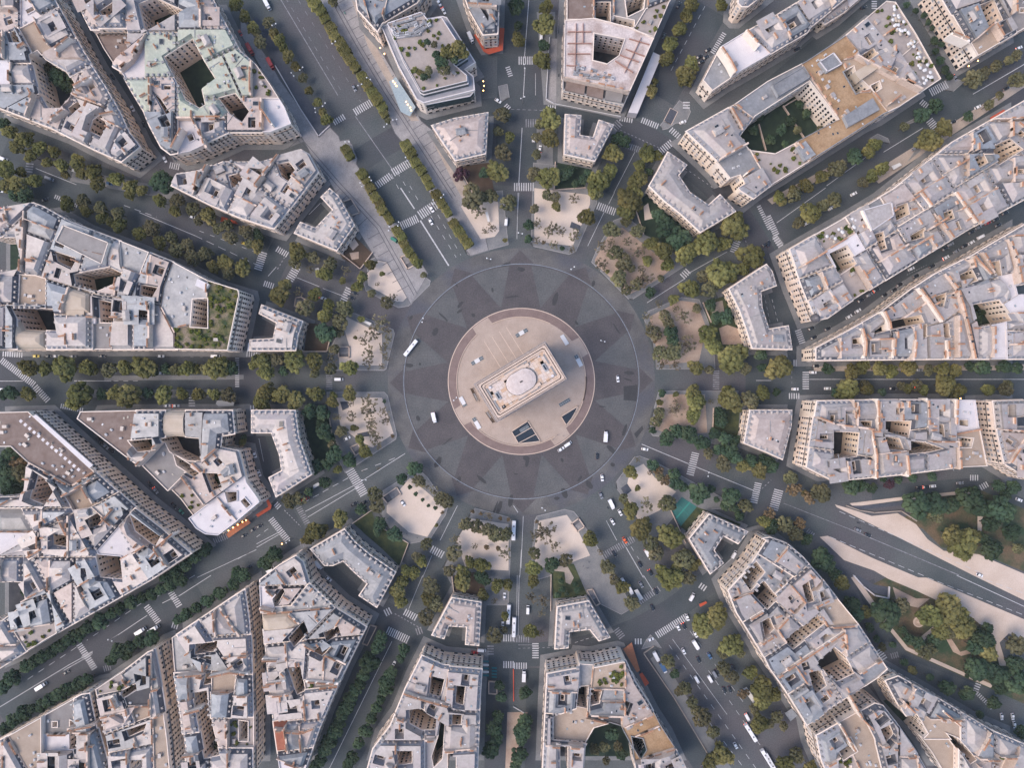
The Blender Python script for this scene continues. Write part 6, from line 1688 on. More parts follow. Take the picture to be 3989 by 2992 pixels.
# two to three blocks
rooftop('roof_block', 'd2 82,15 107,8 109,20 90,33', 22, 28, 'limestone_pale', 'tall white block with banded front beside the terrace of the upper long block', 'roof block', 'zinc_pale', 'flat_white', True)
rooftop('pergola', 'd2 69,42 79,37 88,53 77,60', 18, 21, 'flat_white', 'white pergola frame over the dark courtyard by the terrace', 'pergola', 'glass_dark', 'flat_white')
for i, s in enumerate(('d2 57,57 63.5,51', 'd2 60,68 67,82')): pass
for i, (x, y) in enumerate(((28, 58), (37, 82), (42, 108))):
    p = pts(f'd2 {x},{y}', 23)[0]; o = put('roof_dome', None, None, (*p, 21)); tag(o, ('upper', 'middle', 'lowest')[i] + ' small dark dome on the cream hotel front of the curved street', 'dome', 'small domes on the cream front')
    m = MB(); m.cyl((0, 0, 0), 2.6, 2.4, 12, 0); m.cyl((0, 0, 2.4), 2.6, 1.6, 12, 0, 1.6); m.cyl((0, 0, 4.0), 1.6, .9, 12, 0, .2); m.obj('shell', 'dome_slate', o)
# stepped black and white front, eight to nine
for i in range(13):
    a = (31 + i * 4.0, 26.5 + i * 3.5)
    rooftop('front_planter', f'a3 {a[0] + 4},{a[1] - 3} {a[0] + 6},{a[1] - 1.6} {a[0] + 8.5},{a[1] - 4} {a[0] + 6.5},{a[1] - 5.2}', 3, 6.2, 'slate', f'{nth(i)} dark balcony box from the nine o\'clock end of the black and white front', 'balcony box')
rooftop('roof_strip', 'a3 28,27 31,25.5 80,69 77,72', 22.3, 23.4, 'flat_white', 'long white roof edge of the black and white front', 'roof edge')
for i in range(14):
    p = pts(f'a3 {20 + i * 3.8},{31 + i * 3.2}', 23)[0]; o = put('sun_shade', None, None, (*p, 22.9), radians(-42)); tag(o, f'{nth(i)} small white shade along the brown roof terrace from the nine o\'clock end', 'sun shade', 'white shades on the brown roof')
    m = MB(); m.box((0, 0, 2.0), (1.7, 1.7, .15), 0, 0, True); m.cyl((0, 0, 0), .06, 2.0, 5, 0); m.obj('cover', 'flat_white', o)
# cream fire walls that run right through the roofscape
FIRE = '''d2 152,71 162,84 167,102 172,122 176,143|d2 129,83 138,95 149,111|d2 176,56 183,64 190,71|d2 206,41 212,56 216,78|d2 99,103 103,112 104,118|d2 80,118 83,130 82,142|d2 124,144 126,128|d2 107,142 108,126|d2 153,128 154,143|d2 143,19 158,40|d2 130,0 139,12|d2 160,1 178,26|d2 120,50 140,38|d3 93,12.5 94,40 90,40|d3 88,39 92,60 92,80|d3 73,13 74,30|d3 136,12 137,36|d3 161,13 160,34|d3 163,46 164,72|d3 118,60 120,78
d4 16,80 40,64 64,48|d4 52,20 40,26|d4 68,100 80,122 88,130|d4 62,128 74,150|d4 116,108 124,116|d4 150,116 164,128|c4 204,36 214,30|c4 212,58 222,52|a3 100,106 88,120|a3 150,128 136,140|a3 52,112 60,128|a3 26,148 40,140|b4 128,100 146,106 166,111|b4 4,28 14,30|b4 6,72 18,72|b4 10,92 24,90|b4 16,132 40,134 50,130|b4 44,90 70,92|a4 102,112 98,104|a4 154,86 176,84|a4 160,118 174,114|a4 182,86 200,82 214,84|a4 60,132 82,128|a1 50,44 62,34|a1 66,76 80,68|a1 46,104 58,96|a1 100,98 90,100|a1 150,128 158,112|a1 178,127 174,112|b1 14,108 6,96|a1 172,150 170,160|b1 6,152 0,160|c1 178,42 186,54 190,62|c1 200,28 210,40|d1 104,90 112,84|c1 200,150 206,146|d1 158,30 172,36'''
for i, s in enumerate(FIRE.replace('\n', '|').split('|')):
    p = pts(s, 24); mb = MB(); wall_run(mb, p, random.Random(i).choice([.8, 1.0, 1.3]), 18, random.Random(i + 9).uniform(25.2, 26.8))
    o = put('fire_wall', None, None, (p[0][0], p[0][1], 0))
    for v in range(len(mb.v)): mb.v[v] = (mb.v[v][0] - p[0][0], mb.v[v][1] - p[0][1], mb.v[v][2])
    mb.obj('wall_run', 'limestone_pale' if i % 3 else 'plaster', o)
    for a, b_ in zip(p, p[1:]):
        L = hypot(b_[0] - a[0], b_[1] - a[1])
        for k in range(int(L / 6) + 1):
            t = (k + .5) / (int(L / 6) + 1)
            put('chimney', CHIM[2 + (i + k) % 3], o, (a[0] + (b_[0] - a[0]) * t - p[0][0], a[1] + (b_[1] - a[1]) * t - p[0][1], 26.3), atan2(b_[1] - a[1], b_[0] - a[0]))
    q = place(*p[0]); FIRES.append((o, 'cream fire wall with chimneys', f'roofs between {q[4]} and {q[5]} o\'clock', q[0])) if i else (globals().__setitem__('FIRES', [(o, 'cream fire wall with chimneys', f'roofs between {q[4]} and {q[5]} o\'clock', q[0])]))
    tag(o, None, 'fire wall', 'fire walls across the roofs')
number_labels(FIRES, 'x')
# terraces with planters and parasols
strew('c4 76,82 94,76 95,95 70,94', 24.2, 22, SHRUB, 'planter_shrub', 'green planter shrub on the pale square terrace of the five o\'clock corner', 'shrub', 'planters on the pale terrace', 11, .4)
for s, z, k, lab, sd in (('d1 105,6 109,5 123,30 114,34 106,22', 24.2, 26, 'lit planted terrace beyond the ochre roof', 21), ('d1 117,38 126,34 145,66 133,75', 24.2, 30, 'white dotted terrace beyond the pale vault', 22), ('d2 44,36 75,20 80,30 55,46', 23.0, 14, 'brown roof terrace of the upper long block', 23)):
    p = ccw(pts(s, z)); pick, _ = sampler([[(*a, 0) for a in p]]); r = random.Random(sd)
    for i in range(k):
        g = pick(r, .5)
        if g:
            o = put('parasol', None, None, (*g[0], z)); tag(o, f'pale parasol on the {lab}', 'parasol', f'parasols on the {lab}')
            m = MB(); m.cyl((0, 0, 2.0), 1.0, .45, 8, 0, .05); m.obj('cover', r.choice(['canvas', 'canvas', 'vault_tan']), o); m = MB(); m.cyl((0, 0, 0), .05, 2.1, 5, 0); m.obj('pole', 'iron_grey', o)
# ---------------------------------------------------------------- trees
def leaves(mb, c, rad, cnt, size, rnd, m=0):
    for _ in range(cnt):
        d = Vector((rnd.gauss(0, 1), rnd.gauss(0, 1), rnd.gauss(0, 1) + .5)).normalized()
        p = Vector(c) + d * rad * rnd.uniform(.9, 1.22)
        u = Vector((rnd.gauss(0, 1), rnd.gauss(0, 1), rnd.gauss(0, .5))).normalized(); w = u.cross(d).normalized()
        if w.length < .1: continue
        s = size * rnd.uniform(.6, 1.3)
        u = u * s; w = w * s * .8
        mb.face([(p - u)[:], (p - w)[:], (p + u)[:], (p + w)[:]], m)

def crown_full(seed, m, lump=64, lr=(.13, .28), leaf=10, irregular=.26):
    rnd = random.Random(seed); mb = MB()
    ph = [rnd.random() * 6.28 for _ in range(4)]
    for i in range(lump):
        t = i / (lump - 1)
        z = 1 - 1.55 * t
        rr_ = math.sqrt(max(0, 1 - min(1, abs(z)) ** 2)) if z > 0 else math.sqrt(max(0, 1 - (z * 1.1) ** 2))
        a = i * 2.39996 + rnd.uniform(-.35, .35)
        edge = 1 + irregular * (sin(2 * a + ph[0]) + .8 * sin(3 * a + ph[1]) + .6 * sin(5 * a + ph[2])) * .6
        k = rnd.uniform(.64, .86) * edge
        c = (rr_ * cos(a) * k, rr_ * sin(a) * k, z * .72 * rnd.uniform(.8, 1.05))
        r = rnd.uniform(*lr)
        mb.blob(c, r, rnd, 0, .9, 1, .26)
        leaves(mb, c, r, leaf, .07, rnd)
    for i in range(9):
        a = rnd.random() * 6.28; k = rnd.uniform(0, .45)
        mb.blob((k * cos(a), k * sin(a), rnd.uniform(-.3, .3)), .3, rnd, 0, 1, 1, .2)
    return mb.mesh('crown', [m])

def crown_thin(seed, m):
    rnd = random.Random(seed); mb = MB()
    for i in range(26):
        a = rnd.random() * 6.28; k = rnd.uniform(.15, .95); z = rnd.uniform(-.2, .6)
        c = (k * cos(a), k * sin(a), z * (1.1 - k * .5))
        for j in range(3):
            q = tuple(c[n] + rnd.gauss(0, .07) for n in range(3))
            mb.blob(q, rnd.uniform(.05, .115), rnd, 0, .8, 1, .35)
        leaves(mb, c, .12, 14, .05, rnd)
        if i % 2 == 0: mb.tube((0, 0, -.7), c, .03, .008, 4, 1)
    return mb.mesh('crown', [m, 'bark'])

def crown_box(seed, m):
    rnd = random.Random(seed); mb = MB()
    mb.box((0, 0, -.55), (1.5, 1.5, 1.1), 0, 0, True)
    for i in range(70):
        c = (rnd.uniform(-.85, .85), rnd.uniform(-.85, .85), rnd.choice([.55, .55, .6, rnd.uniform(-.5, .5)]))
        if c[2] < .5 and max(abs(c[0]), abs(c[1])) < .7: c = (c[0], rnd.choice([-.8, .8]), c[2])
        r = rnd.uniform(.13, .22); mb.blob(c, r, rnd, 0, .7, 1, .25); leaves(mb, c, r, 4, .05, rnd)
    return mb.mesh('crown', [m])

def trunk_mesh(seed):
    rnd = random.Random(seed); mb = MB()
    mb.tube((0, 0, 0), (0, 0, .55), .040, .030, 7); mb.tube((0, 0, .55), (rnd.uniform(-.02, .02), .01, .8), .03, .02, 6)
    for k in range(5):
        a = k * 1.256 + rnd.random()
        mb.tube((0, 0, .5), (.22 * cos(a), .22 * sin(a), .82), .018, .007, 5)
    return mb.mesh('trunk', ['bark'])
TRUNK = [trunk_mesh(s) for s in (1, 2, 3)]
KIND = {   # code: crown meshes, object name, words, height factor
    '': ([crown_full(10 + i, 'leaf_plane') for i in range(5)], 'plane_tree', 'yellow green tree', 2.0),
    'b': ([crown_full(20 + i, 'leaf_bright') for i in range(4)], 'plane_tree', 'bright yellowish tree', 2.0),
    'o': ([crown_full(60 + i, 'leaf_olive', 46, (.15, .26), 8, .2) for i in range(4)], 'street_tree', 'dull olive tree', 1.9),
    'd': ([crown_full(30 + i, 'leaf_dark', 56, (.16, .29), 6, .2) for i in range(5)], 'dark_tree', 'dark green tree', 1.9),
    's': ([crown_thin(40 + i, 'leaf_thin') for i in range(5)], 'young_tree', 'sparse branchy tree', 1.7),
    'r': ([crown_full(50 + i, 'leaf_russet', 30, (.14, .24), 8, .25) for i in range(2)], 'russet_tree', 'russet brown tree', 1.8),
    'p': ([crown_full(55 + i, 'leaf_purple', 40) for i in range(2)], 'purple_tree', 'dark purple tree', 1.8),
    'c': ([crown_box(70 + i, 'leaf_plane') for i in range(4)], 'clipped_tree', 'box clipped tree', 1.6),
}
TREES = '''a1 9,114,6 15,127,6.5,b 22,120,6.5 27,134,6 34,127,6 47,131,6 53,142,6 67,140,6 71,150,6 81,148,6.5 84,158,6 100,154,7 113,161,6.5 122,164,5 140,157,8.5,d 16,160,7 5,146,7 30,156,6 18,148,4.5 41,140,4.5 3,107,5,d 37,53,5,r 41,60,5,o 52,67,7,d 59,74,6,d 35,76,4,o 132,30,4,d 138,27,3.5,d 203,4,5 211,14,5.5 218,24,5.5 6,160,6 56,150,4.5
b1 10,19,5,o 15,29,5 20,35,5 23,41,5 27,48,5 33.5,57,4.5 40,67,3.8,o 45,78,3.6 52.5,88,4.2,b 57,97,4.5 60,103,4.5 3,36,6,o 0,27,4,o 50,3,6,c 55,9,5.5,c 59,16,4.5,c 64,24,5,c 67,31,5,c 72,37,5.2,c 76,44,5.2,c 80,51,5,c 85,58,4.8,c 91,66,4.5,c 95,73,5.2,c 100,80,5.2,c 104,86,5.2,c 108,92,5,c 110,98,4,c 113,104,2.6,o 66,1,4,o 129,126,5.2,c 133,132,5.2,c 137,140,4.6,c 142,147,4.6,c 146,154,4,c 149,160,4,c 77,129,4.5,c 80,134,4.5,c 91,150,5,c 94,155,4,c 98,162,4.5,c 212,99,7.5,o 208,113,5,o 218,118,5 212,131,7,o 207,148,10,b 176,150,6,p 196,149,4.5,d 165,45,6,,23 173,42,6.5,,23 159,54,5,d,23 162,60,4.5,o,23 170,50,4,d,23 178,46,4.5,,23 155,47,3.4,d,23 141,62,3,,23 148,61,3.4,o,23 137,60,2.5,,23 144,66,2.6,d,23 153,38,3,o,23 147,36,2.5,d,23
b2 102,4,4.6,c 106,9,4.4,c 108,15,4.6,c 112,19,3.6,c 115,24,4,c 121,33,4.6,c 125,38,4.2,c 127,44,4.2,c 131,51,4.4,c 135,56,4,c 138.5,61,5 144,71,2.6,o 155,2,4.8,c 159,9,4.6,c 162,13,4,c 165,18,3.8,c 170,27,4.4,c 174,33,4.6,c 178,39,4.6,c 182,44,4.6,c 186,4,9.5,o 191,15,7.5,s 201,3,7,o 217,9,6.5,o 214,41,2.2 203,30,4.5,s 197,33,3,s 35,51,9 33,60,5,o 49,56,6,o 63,62,6,o 59,70,6.2 77,67,4.2,s 46,66,4,s 74,76,2.8 91,73,4.2 87,81,4.6 98,62,5.3 108,70,2.8 104,79,2.6,s 99,87,4,o 112,95,5,o 117.5,91,4,s 20,88,9.5 24,80,6 36,86,4,s 50,88,5.5 42,99,7.5,o 62,97,5 59,106,6 76,100,6.8,o 72,111,6,o 90,109,2.8 107,111,6.5,s 112,119,5.5,s 100,122,6.5,s 92,128,4,s 97,138,7,s 96,146,5,s 110,134,5,s 113,126,4.5,s 111,142,3.5,s 103,116,4,s 85,125,1.8 70,121,5,o 67,135,4.5,o 64,143,5,s 64,152,5.5,o 80,151,6.8 96,152,1.8,s 108,150,3,s 59,121,8.5,d 6,145,8,b 8,155,7 17,144,6,o 32.5,145,8.5,b 50,145,8 50,156,5,o 23,154,4,d 1,46,5 2,40,4,d 0,35,4,d
c2 29,2,5,o 36,4,5,o 52,5,5,s 72,0,6,o 18,14,4.6,o 37,12,4.6 63,21,7.5 20,27,4.5,s 13,28,5,d 34,31,6,s 30,34,5,s 41,33,5,s 53,37,6,s 20,41,3.5,s 35,45,4,s 42,48,2.4,d 50,49,4.5,s 26,43,1.8,r 13,40,3.5,d 100,8,11 97,16,7 84,32,6.5,o 91,35,4.5,s 97,25,5,o 107,33,7.2,o 98,42,5,s 108,50,7,s 76,47,5.5,s 88,52,6.5,o 95,60,7,o 101,65,4.5,o 76,62,6,s 81,68,2 91,74,6.5,o 97,84,5.5,o 106,79,6,o 113,75,7,s 118,86,5,d 127,74,3.3,o 115.5,59,4.8 119,44,6.2 131,30,10.5,d 142,40,9,d 129,50,7.5 133,62,6.5 125,20,5,d 149,53,10.5 165,44,9.5,b 190,29,10.5,b 181,44,7 205,55,11 197,66,6 179,70,11.5,b 163,72,6,o 152,83,9.2 169,83,8.5,o 138,92,4.5 125,96,4,s 115,107,5.5,s 117,115,4.5,s 130,106,5.5,o 134,113,5.5,o 121,121,6.5,o 136,121,6.5,d 138,129,5.5,d 146,107,7,s 158,100,4.5,o 122,128,2.2,r 126,138,6.5,o 137,138,7,o 150,131,8,s 167,121,7 172,132,8 188,143,13.5,b 157,151,7.8 169,153,4,o 128,148,5.5,s 139,149,5,s 110,66,4,s 170,97,5,d 175,108,5,d 183,107,6.5,d 200,152,5,o 213,140,5,d 214,151,4,d 84,43,4,s 140,100,4,s
c1 28,6,6 27,21,8.5,b 25,52,8.3 26,39,5,d 4,34,6 4,22,4,d 2,5,6,d 32,103,8.5,b 31,119,8 22,107,4,o 20,118,4,o 20,133,4.6,o 30,153,10 18,150,6,o 90,119,5.5,d 96,122,5,d 86,132,8.5 83,148,7 73,157,9.5 70,165,6 115,132,8.2 124,134,5.5 109,143,5 117,148,3.5,d 107,155,8 104,165,7 153,3,6 149,13,6 143,25,6.5 135,38,7 132,51,6.5 119,78,5.2 122,70,3.2 153,55,7.5 149,65,7.5 145,70,4.5 179,4,5 45,150,5,d 54,158,4,d 64,150,4,d 50,146,3.5,d 60,155,4,d
d1 3,120,4,d 12,112,4.5,d 20,104,4,d 26,112,3.4,o 34,98,4,d 42,92,3.6,d 50,103,4,d 28,90,3.4,d 40,80,3.5,o 46,112,3.2,o 16,124,3.4,d -6,100,4,d -12,112,4,d 178,68,7,o 186,63,5.5,o 197,57,5,o 208,52,4.5,o 145,91,5.5,d 133,99,6.5,d 118,109,4,o 152,110,7 139,121,9 92,125,7 87,131,5 75,135,6.5,d 60,145,7,o 47,152,6 33,160,6 22,164,4.5 99,145,6.5 90,152,6 82,157,5,o 215,69,7,o 191,90,4,o 200,82,4,o 173,100,4,d 215,47,4,o 120,4,2.8,d 128,9,2.8,d 135,13,2.5,d 139,19,2.5,d 142,24,2.5,d 144,35,3,d 145,44,3,d 149,52,3.4,d 153,60,3.4,d 157,66,3,d 150,38,2.6,d 10,170,5
d2 10,151,10 73,155,7 82,150,6.2 97,152,7,b 107,154,6.5 122,151,7 52,152,5,d 139,153,4.5,o 151,152,6 162,154,5.2 175,150,4.5,d 185,151,5.5,d 204,150,5.5,d 215,151,5,d 37,18,8 27,26,5,o 48,11,5.5,o 58,6,6,o 23,2,7,o 13,8,4 67,166,5.5,o 83,165,4,o 128,166,4.5,o 153,166,8 207,166,4.5,o 116,167,4,o 178,110,6,d 184,104,4,d
c3 128,7,3.2,d 126,15,3 140,8,3 140,14,3.5,s 141,21,6.5,s 136,22,4,s 126,24,5.5,o 123,31,5,o 120,39,3.2,d 155,7,6.5,b 157,14,9.3,b 155,26,6.5 170,14,3,s 187,13,9.3,b 184,4,4 204,13,8.5,o 215,7,6.5 178,25,6,d 179,32,4.5,d 140,40,6,d 132,46,7,d 150,41,6.5,d 154,46,5.5,d 163,50,6.5,d 168,59,5,o 176,56,5,d 186,57,6.5,d 181,68,6.5,o 190,62,5.5,d 198,70,7 205,66,6,d 212,74,7 217,66,6,d 173,42,4.5,d 182,46,5.5,d 190,48,5,d 107,64,3,s 101,75,5.5 120,69,4.6,d 125,74,5,r 126,79,4,o 139,77,5.5,d 131,82,4.5,r 140,85,5,d 146,88,4.5,d 107,89,2.6 118,75,3.5,s 160,93,9,d 170,90,4,d 187,96,7.5,d 182,104,4,d 190,106,4.5,d 200,104,6,o 175,99,2.6,d 95,98,4.6,o 101,108,7.5 115,103,6.5,s 133,102,8,o 110,124,9 135,130,9.3,b 118,136,6,o 123,145,6.5,o 147,150,9,o 140,158,6 128,160,6 155,155,5 28,127,8,s 20,130,6,s 20,118,1.8,r 36,139,5.5,s 66,133,7.5 18,145,6,o 33,155,5.5,d 45,151,6.5,o 17,158,7 81,157,7.2,o 75,144,3,s 217,118,6 195,113,4,d
b3 8,6,7 4,14,7 12,8,5 21,8.5,7 34,13,9,b 51,7.5,6.4 65,15,5.5 66,9,4 80,7.5,6.8 81,16,3,s 96,15,7,s 96,23,7,s 98,32,6,s 100,40,6,s 103,47,5.5,s 105,53,3.5,s 82,27,4.5,s 84,37,4 73,40,5,o 89,47,4.5 93,57,5.5 80,65,5.5,d 70,73,3.5 109,23,4.5,s 111,30,4.5,s 110,14,1.5,d 117,44,1.8,r 69,28,4,s 46,23,6,d 57,24,5.5,d 55,33,4.5,d 58,40,6,d 63,45,4.5,d 65,51,4.5,o 67,60,6.5,d 61,68,5,d 52,69,4.5,d 50,74,3,d 45,92,4.5,d 59,84,4.8,d 28,100,6.5,o 36,98,5.5,o 102,94,7,o 104,104,7,o 90,107,5.5,d 72,115,8 50,126,8 44,133,5 57,124,5 15,146,8,d 8,153,5.5,d 136,72,6,d 125,81,5,d 140,83,6,o 147,88,3,s 153,92,5,s 158,98,5,o 164,100,6.5,o 132,88,2,d 137,94,1.8,d 143,99,1.5,d 148,104,1.5,d 154,106,1.7,d 160,110,1.8,r 155,121,2 106,120,5.5,d 119,129,6.5,d 104,127,4,d 146,137,5.5,o 138,148,4.5,o 142,152,6 129,160,5 136,162,5.5 186,109,2,r 193,111,2,r 200,113,4,s 210,115,2,r 217,116,1.6,r 180,120,6.5,o 190,122,5.5,o 200,125,6.5,o 206,128,7,o 214,129,6.5,o 171,133,4.5,s 170,145,6.5,o 188,139,3,s 198,140,2.6,r 208,141,2,r 214,145,5.5,s 184,153,5 194,155,6.3 166,160,6,o 178,162,6 191,165,4,d 105,72,2,s
b4 125,6,5.5 121,13,6.5,b 124,23,6.5 150,9,6.5,o 148,20,6 154,24,6,o 146,36,8,o 177,5,8,b 196,3,5.5,d 195,17,5.5 207,9,5.5 216,8,5.2 214,35,3.4 205,52,6.5,o 205,22,3,s 213,47,3,o 107,54,6,d 104,62,6,d 97,75,8,d 92,86,5.5,d 89,93,5.5,d 85,99,5.5,d 81,106,6,d 78,113,6,d 74,120,5.5,d 71,128,5.5,d 67,136,5.8,d 62,143,5.5,d 59,150,5.5,d 55,160,6,d 50,166,5,d 127,64,5.4,d 124,72,3.6,d 116,84,5.5,d 112,91,6,d 111,98,6,d 107,107,4.5,d 103,114,5,d 99,123,5.5,d 94,134,5.2,d 88,145,5.2,d 82,158,5.5,d 78,165,4.5,d 209,95,4.6,d 211,105,4.6,d 208,122,5,d 204,132,6,d 207,141,5.5,d 202,150,6.5,d
c4 17,5,5.5 15,19,5,s 25,22,5.5,s 15,48,6 24,50,3.2,s 24,33,3,s 87,4,5,o 94,10,6 102,24,7.5,o 135,3,10 150,2,6,o 163,43,10,b 175,36,11 188,60,10,b 180,66,5.5,o 196,68,4,o 181,80,6.5,o 188,88,6,o 204,84,6.3 133,74,6.2,o 139,85,4.2,d 148,97,6,o 143,100,4,o 154,110,5.2,o 163,123,8.8,o 158,117,5.5,o 172,135,5,o 177,146,3.2,b 180,155,10 170,160,7 214,97,9 215,108,8 212,128,8.5 198,102,5,r 208,115,5,o 10,101,5.7,d 10,125,5,d 8,133,7,d 7,140,5.5,d 5,155,7,d 2,164,5.5,d 70,150,5,o 85,137,5,d 78,148,5,o 90,148,4.5,o 93,155,4.5,d 80,160,4,o 41,5,2.6,d 53,8,2.4,d 42,12,2.6,d 55,13,2.6,d 38,17,2.6,d 46,16,2.2,d
d3 69,5,8,b 86,4,6 60,7,4.5,d 120,3,5 134,4,5.3 155,4,7 165,5,6 190,4,6 205,4,7,o 99,6,3,d 8,6,3.2,d 4,70,6,d 20,80,6,o 23,90,6.5,r 46,93,10,o 36,97,5,r 33,94,4 72,88,6.5,d 80,87,5.5,d 90,89,4,d 105,86,4.5,p 100,81,3,d 2,112,5.5,r 14,120,7,o 24,128,6.5,o 28,120,5,r 33,133,5,d 3,122,6,d 129,103,10.5,d 145,103,9,d 158,104,7,d 175,98,10,d 183,106,7,d 200,108,12,d 192,120,7,d 210,127,7,d 168,137,14 159,130,8 177,130,7 193,142,8,d 185,132,5,d 199,87,5,d 212,88,5.5,d 216,141,5,o 47,150,8,d 52,156,5.5,d 58,163,5.5,d 145,113,6,o 205,95,4,d 113,82,3,d 125,80,3.5,d 142,79,3.5,d
d4 103,33,12,d 116,26,7,o 95,30,6,d 140,35,11 155,30,13.5 166,42,11.5 150,47,9 186,54,9,d 178,62,6,d 190,46,5.5,d 143,57,5.5,d 137,65,8,o 130,58,5,d 117,47,3.4,d 122,55,4.4,d 190,66,7,b 180,80,8,d 195,84,9,d 214,60,9,o 213,76,8,d 215,91,10,d 200,96,7,d 176,83,6,d 164,36,8 158,48,7,o 64,6,6 72,25,7,d 77,33,6,d 84,32,5 88,45,4,d 99,62,3.2,o 94,55,3.2,d 125,82,4,b 155,97,5.5,d 172,102,5.5,d 195,110,5.5,d 5,103,7.5 8,122,5.5,o 25,155,6.3,o 15,163,7 37,166,5.5 14,130,4.5,o 2,128,4.5,o 183,120,4,d 219,135,5,d 108,60,3,d 118,75,3,d 140,88,3.5,d 190,138,4,d
a3 10,7,6,d 24,7.5,7 3,8,4.5,d 69,9,10 88,8,4.5,d 99,7,6 111,9,9.3,b 127,7,5,d 141,8,7.5,b 157,7.5,6 171,8,6 185,8,6 197,8.5,6.5,o 10,60,6.5,d 15,68,7,r 18,76,7,o 8,80,9,d 30,82,6.5,d 10,90,8,d 3,70,7,d 172,77,5.5,d 209,49,3.6,b 210,45,3,d 177,142,5.5,d 168,148,6,d 160,155,6,d 151,160,5.5,d 143,165,5.5,d 205,163,5.5,d 76,105,4,d 90,108,4,d 176,84,3.6,b 185,82,5,d
a4 155,4,5.2,d 147,8,5.2,d 139,12,5.2,d 131,16,5.2,d 122,20,5.4,d 113,23,5.4,d 104,28,5.8,d 96,33,5,d 86,40,6,d 76,45,5.6,d 68,51,5.4,d 60,55,5.4,d 52,61,5.4,d 44,66,5.4,d 37,70,5.4,d 30,74,5.4,d 23,78,5.4,d 11,88,6.2,d 3,96,6.2,d 210,0,6.5,d 201,8,6,d 190,15,6,d 179,22,6,d 169,28,5.4,d 160,34,5.2,d 154,38,4,d 131,54,6,d 121,57,6,d 112,62,5.2,d 102,66,7,d 96,73,5,d 109,69,4.6,d 75,90,5.2,d 68,94,5.4,d 60,98,6,d 52,102,6,d 44,107,6,d 36,112,5.4,d 28,115,4.6,d 20,119,6,d 12,125,6,d 5,132,6,d 190,146,7,o 199,151,5,d 23,14,5,d 38,18,5,r
a2 13,1,6,d 22,2,6,d 58,10,6.5 72,7,5.5,o 74,16,5 87,13,5.2,o 88,22,6 102,18,6.3,o 103,28,6.3 95,25,4.4 121,35,6.2 131,31,6.3,o 112,1,4.5 138,7,6 138,43,6.7 148,39,5.2,o 152,50,6.6,o 161,45,5.6,o 153,7,6.5,o 151,16,5 166,14,5.5,o 171,24,5,o 180,20,6.5 188,31,5,o 196,28,5,o 199,39,6.4,o 212,34,5.6,o 216,44,4.5,o 166,56,6,o 177,53,6,o 184,64,5 194,60,7 197,69,5,o 209,65,7.7,b 25,151,7.5 39,152,6.5 56,151,10,b 76,151,7.2 94,153,5.7,o 108,151,6.6,b 124,151,10.4,b 143,152,5.2,d 152,153,4.6,o 161,152,6 169,152,4.4 177,153,4.8,o 187,151,9.4,b 199,152,6.2,d 80,90,5.6,d 219,148,4.5 133,155,4,d'''
trees = []
cnt = {}
for line in TREES.split('\n'):
    for t, f in rows(line):
        code = f[3] if len(f) > 3 else ''
        r_ = float(f[2]) * 4.5208 * PX
        meshes, name, words_, hf = KIND[code]
        r_ *= (1.06 if code not in 'cs' else 1.0) * (R.uniform(.88, 1.14) if code not in 'c' or code == '' else 1)
        h = max(5.0 if r_ > 2 else 2.2, min(17, r_ * hf + 3.0)) * R.uniform(.92, 1.08)
        zc = h - r_ * .75
        base = float(f[4]) if len(f) > 4 else 0
        x, y = world(*uv(t, float(f[0]), float(f[1])), zc + base)
        if code == 'd' and r_ < 3.0: name = 'garden_shrub'
        if code == '' and r_ < 3.6: name = 'street_tree'
        cnt[name] = cnt.get(name, 0) + 1
        o = put(name, None, None, (x, y, base)); o.empty_display_size = 2
        c = put('crown', R.choice(meshes), o, (0, 0, zc), R.random() * 6.28, (r_ * R.uniform(.93, 1.07), r_ * R.uniform(.93, 1.07), r_ * R.uniform(.85, 1.05)))
        if code == 'c': c.rotation_euler = (0, 0, radians(-58 + R.uniform(-5, 5)))
        put('trunk', R.choice(TRUNK), o, None, R.random() * 6, (max(h * .62, r_ * .9), max(h * .62, r_ * .9), h * .95))
        r, av, side, lat, c1_, c2_ = place(x, y)
        size = 'broad ' if r_ > 6.5 else ('small ' if r_ < 2.6 else ('slender ' if r_ < 3.9 else ''))
        if lat < 24 and r > 90: w_ = f'{side} side of the {av} o\'clock avenue'
        else: w_ = f'between the {c1_} and {c2_} o\'clock avenues'
        trees.append((o, size + words_, w_, r)); tag(o, None, 'tree', {'plane_tree': 'plane trees of the avenues', 'street_tree': 'plane trees of the avenues', 'dark_tree': 'dark trees of gardens and avenues', 'garden_shrub': 'small dark trees of the gardens', 'young_tree': 'thin trees on the sanded squares', 'clipped_tree': 'clipped trees of the paved avenue'}.get(name, 'odd coloured trees'))
number_labels(trees, 'counting outward')
number_labels(HOUSES, 'counting outward')
print('trees', cnt, 'houses', len(HOUSES), 'objects', len(sc.objects))

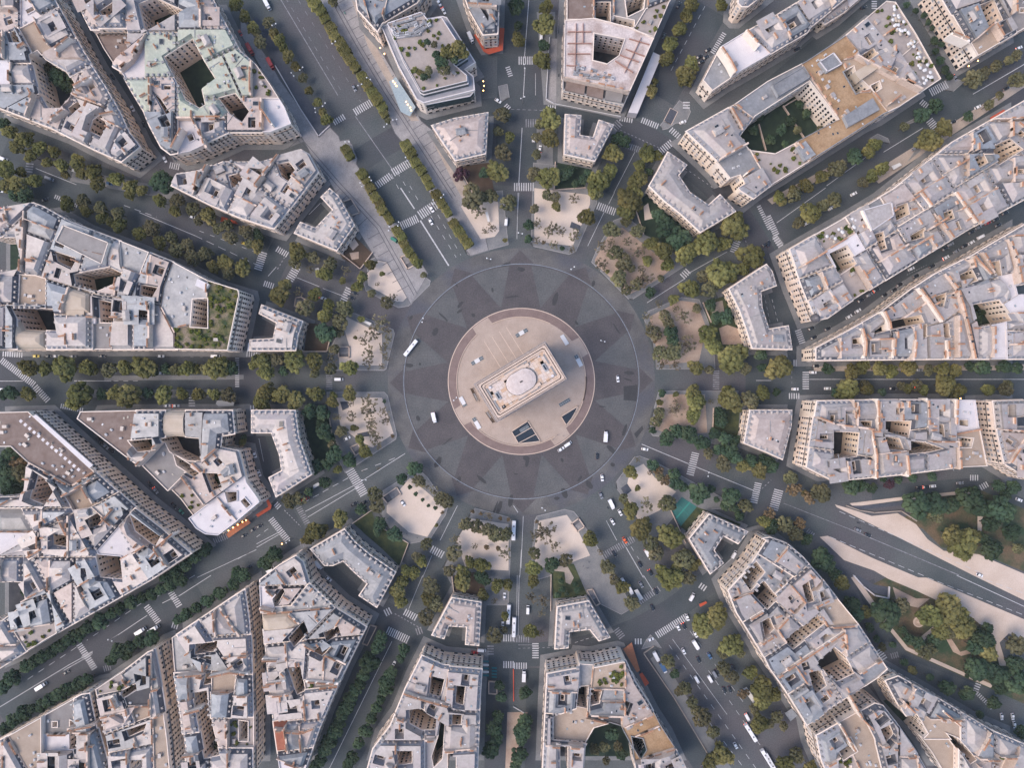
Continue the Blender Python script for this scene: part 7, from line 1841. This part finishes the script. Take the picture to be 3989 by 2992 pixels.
# ---------------------------------------------------------------- light, air, camera
HAZE = 0.00004  # density of a haze volume added to lift and soften the shadows
if HAZE:
    hm = bpy.data.materials.new('haze'); hm.use_nodes = True
    hn = hm.node_tree; hn.nodes.remove(hn.nodes['Principled BSDF'])
    pv = hn.nodes.new('ShaderNodeVolumePrincipled'); pv.inputs['Density'].default_value = HAZE; pv.inputs['Color'].default_value = (.86, .92, .95, 1); pv.inputs['Anisotropy'].default_value = 0
    hn.links.new(pv.outputs['Volume'], hn.nodes['Material Output'].inputs['Volume'])
    MATS['haze'] = hm
    hb = MB(); hb.box((0, 0, -1), (1900, 1900, 445), 0, 0, True)
    tag(hb.obj('haze', 'haze'), 'thin haze added over the whole city to lift the shadows', None, None, 'stuff')

w = bpy.data.worlds.new('World'); sc.world = w
w.use_nodes = True
nt = w.node_tree
sky = nt.nodes.new('ShaderNodeTexSky'); sky.sky_type = 'NISHITA'; sky.sun_disc = False
SUN_EL, SUN_DIR = radians(52), radians(195)        # low soft light from the left and a little below
sky.sun_elevation = SUN_EL
sky.sun_rotation = radians(90) - SUN_DIR
sky.air_density = 1.0; sky.dust_density = 2.0; sky.ozone_density = 1.5
nt.links.new(sky.outputs['Color'], nt.nodes['Background'].inputs['Color'])
nt.nodes['Background'].inputs['Strength'].default_value = 0.15
ld = bpy.data.lights.new('sun', 'SUN'); ld.energy = 1.5; ld.angle = radians(40); ld.color = (1.0, .82, .68)
so = bpy.data.objects.new('sun', ld); COL.objects.link(so)
d = Vector((cos(SUN_DIR) * cos(SUN_EL), sin(SUN_DIR) * cos(SUN_EL), sin(SUN_EL)))
so.rotation_euler = d.to_track_quat('Z', 'Y').to_euler()
so.location = d * 300
cd = bpy.data.cameras.new('camera'); cd.sensor_width = 36; cd.lens = 18 / math.tan(HFOV / 2); cd.clip_start = 1; cd.clip_end = 3000
co = bpy.data.objects.new('camera', cd); COL.objects.link(co)
co.location = (0, 0, H)
sc.camera = co
sc.view_settings.view_transform = 'Standard'; sc.view_settings.look = 'None'
sc.view_settings.gamma = 1.0; sc.view_settings.use_curve_mapping = False
sc.view_settings.exposure = 1.05
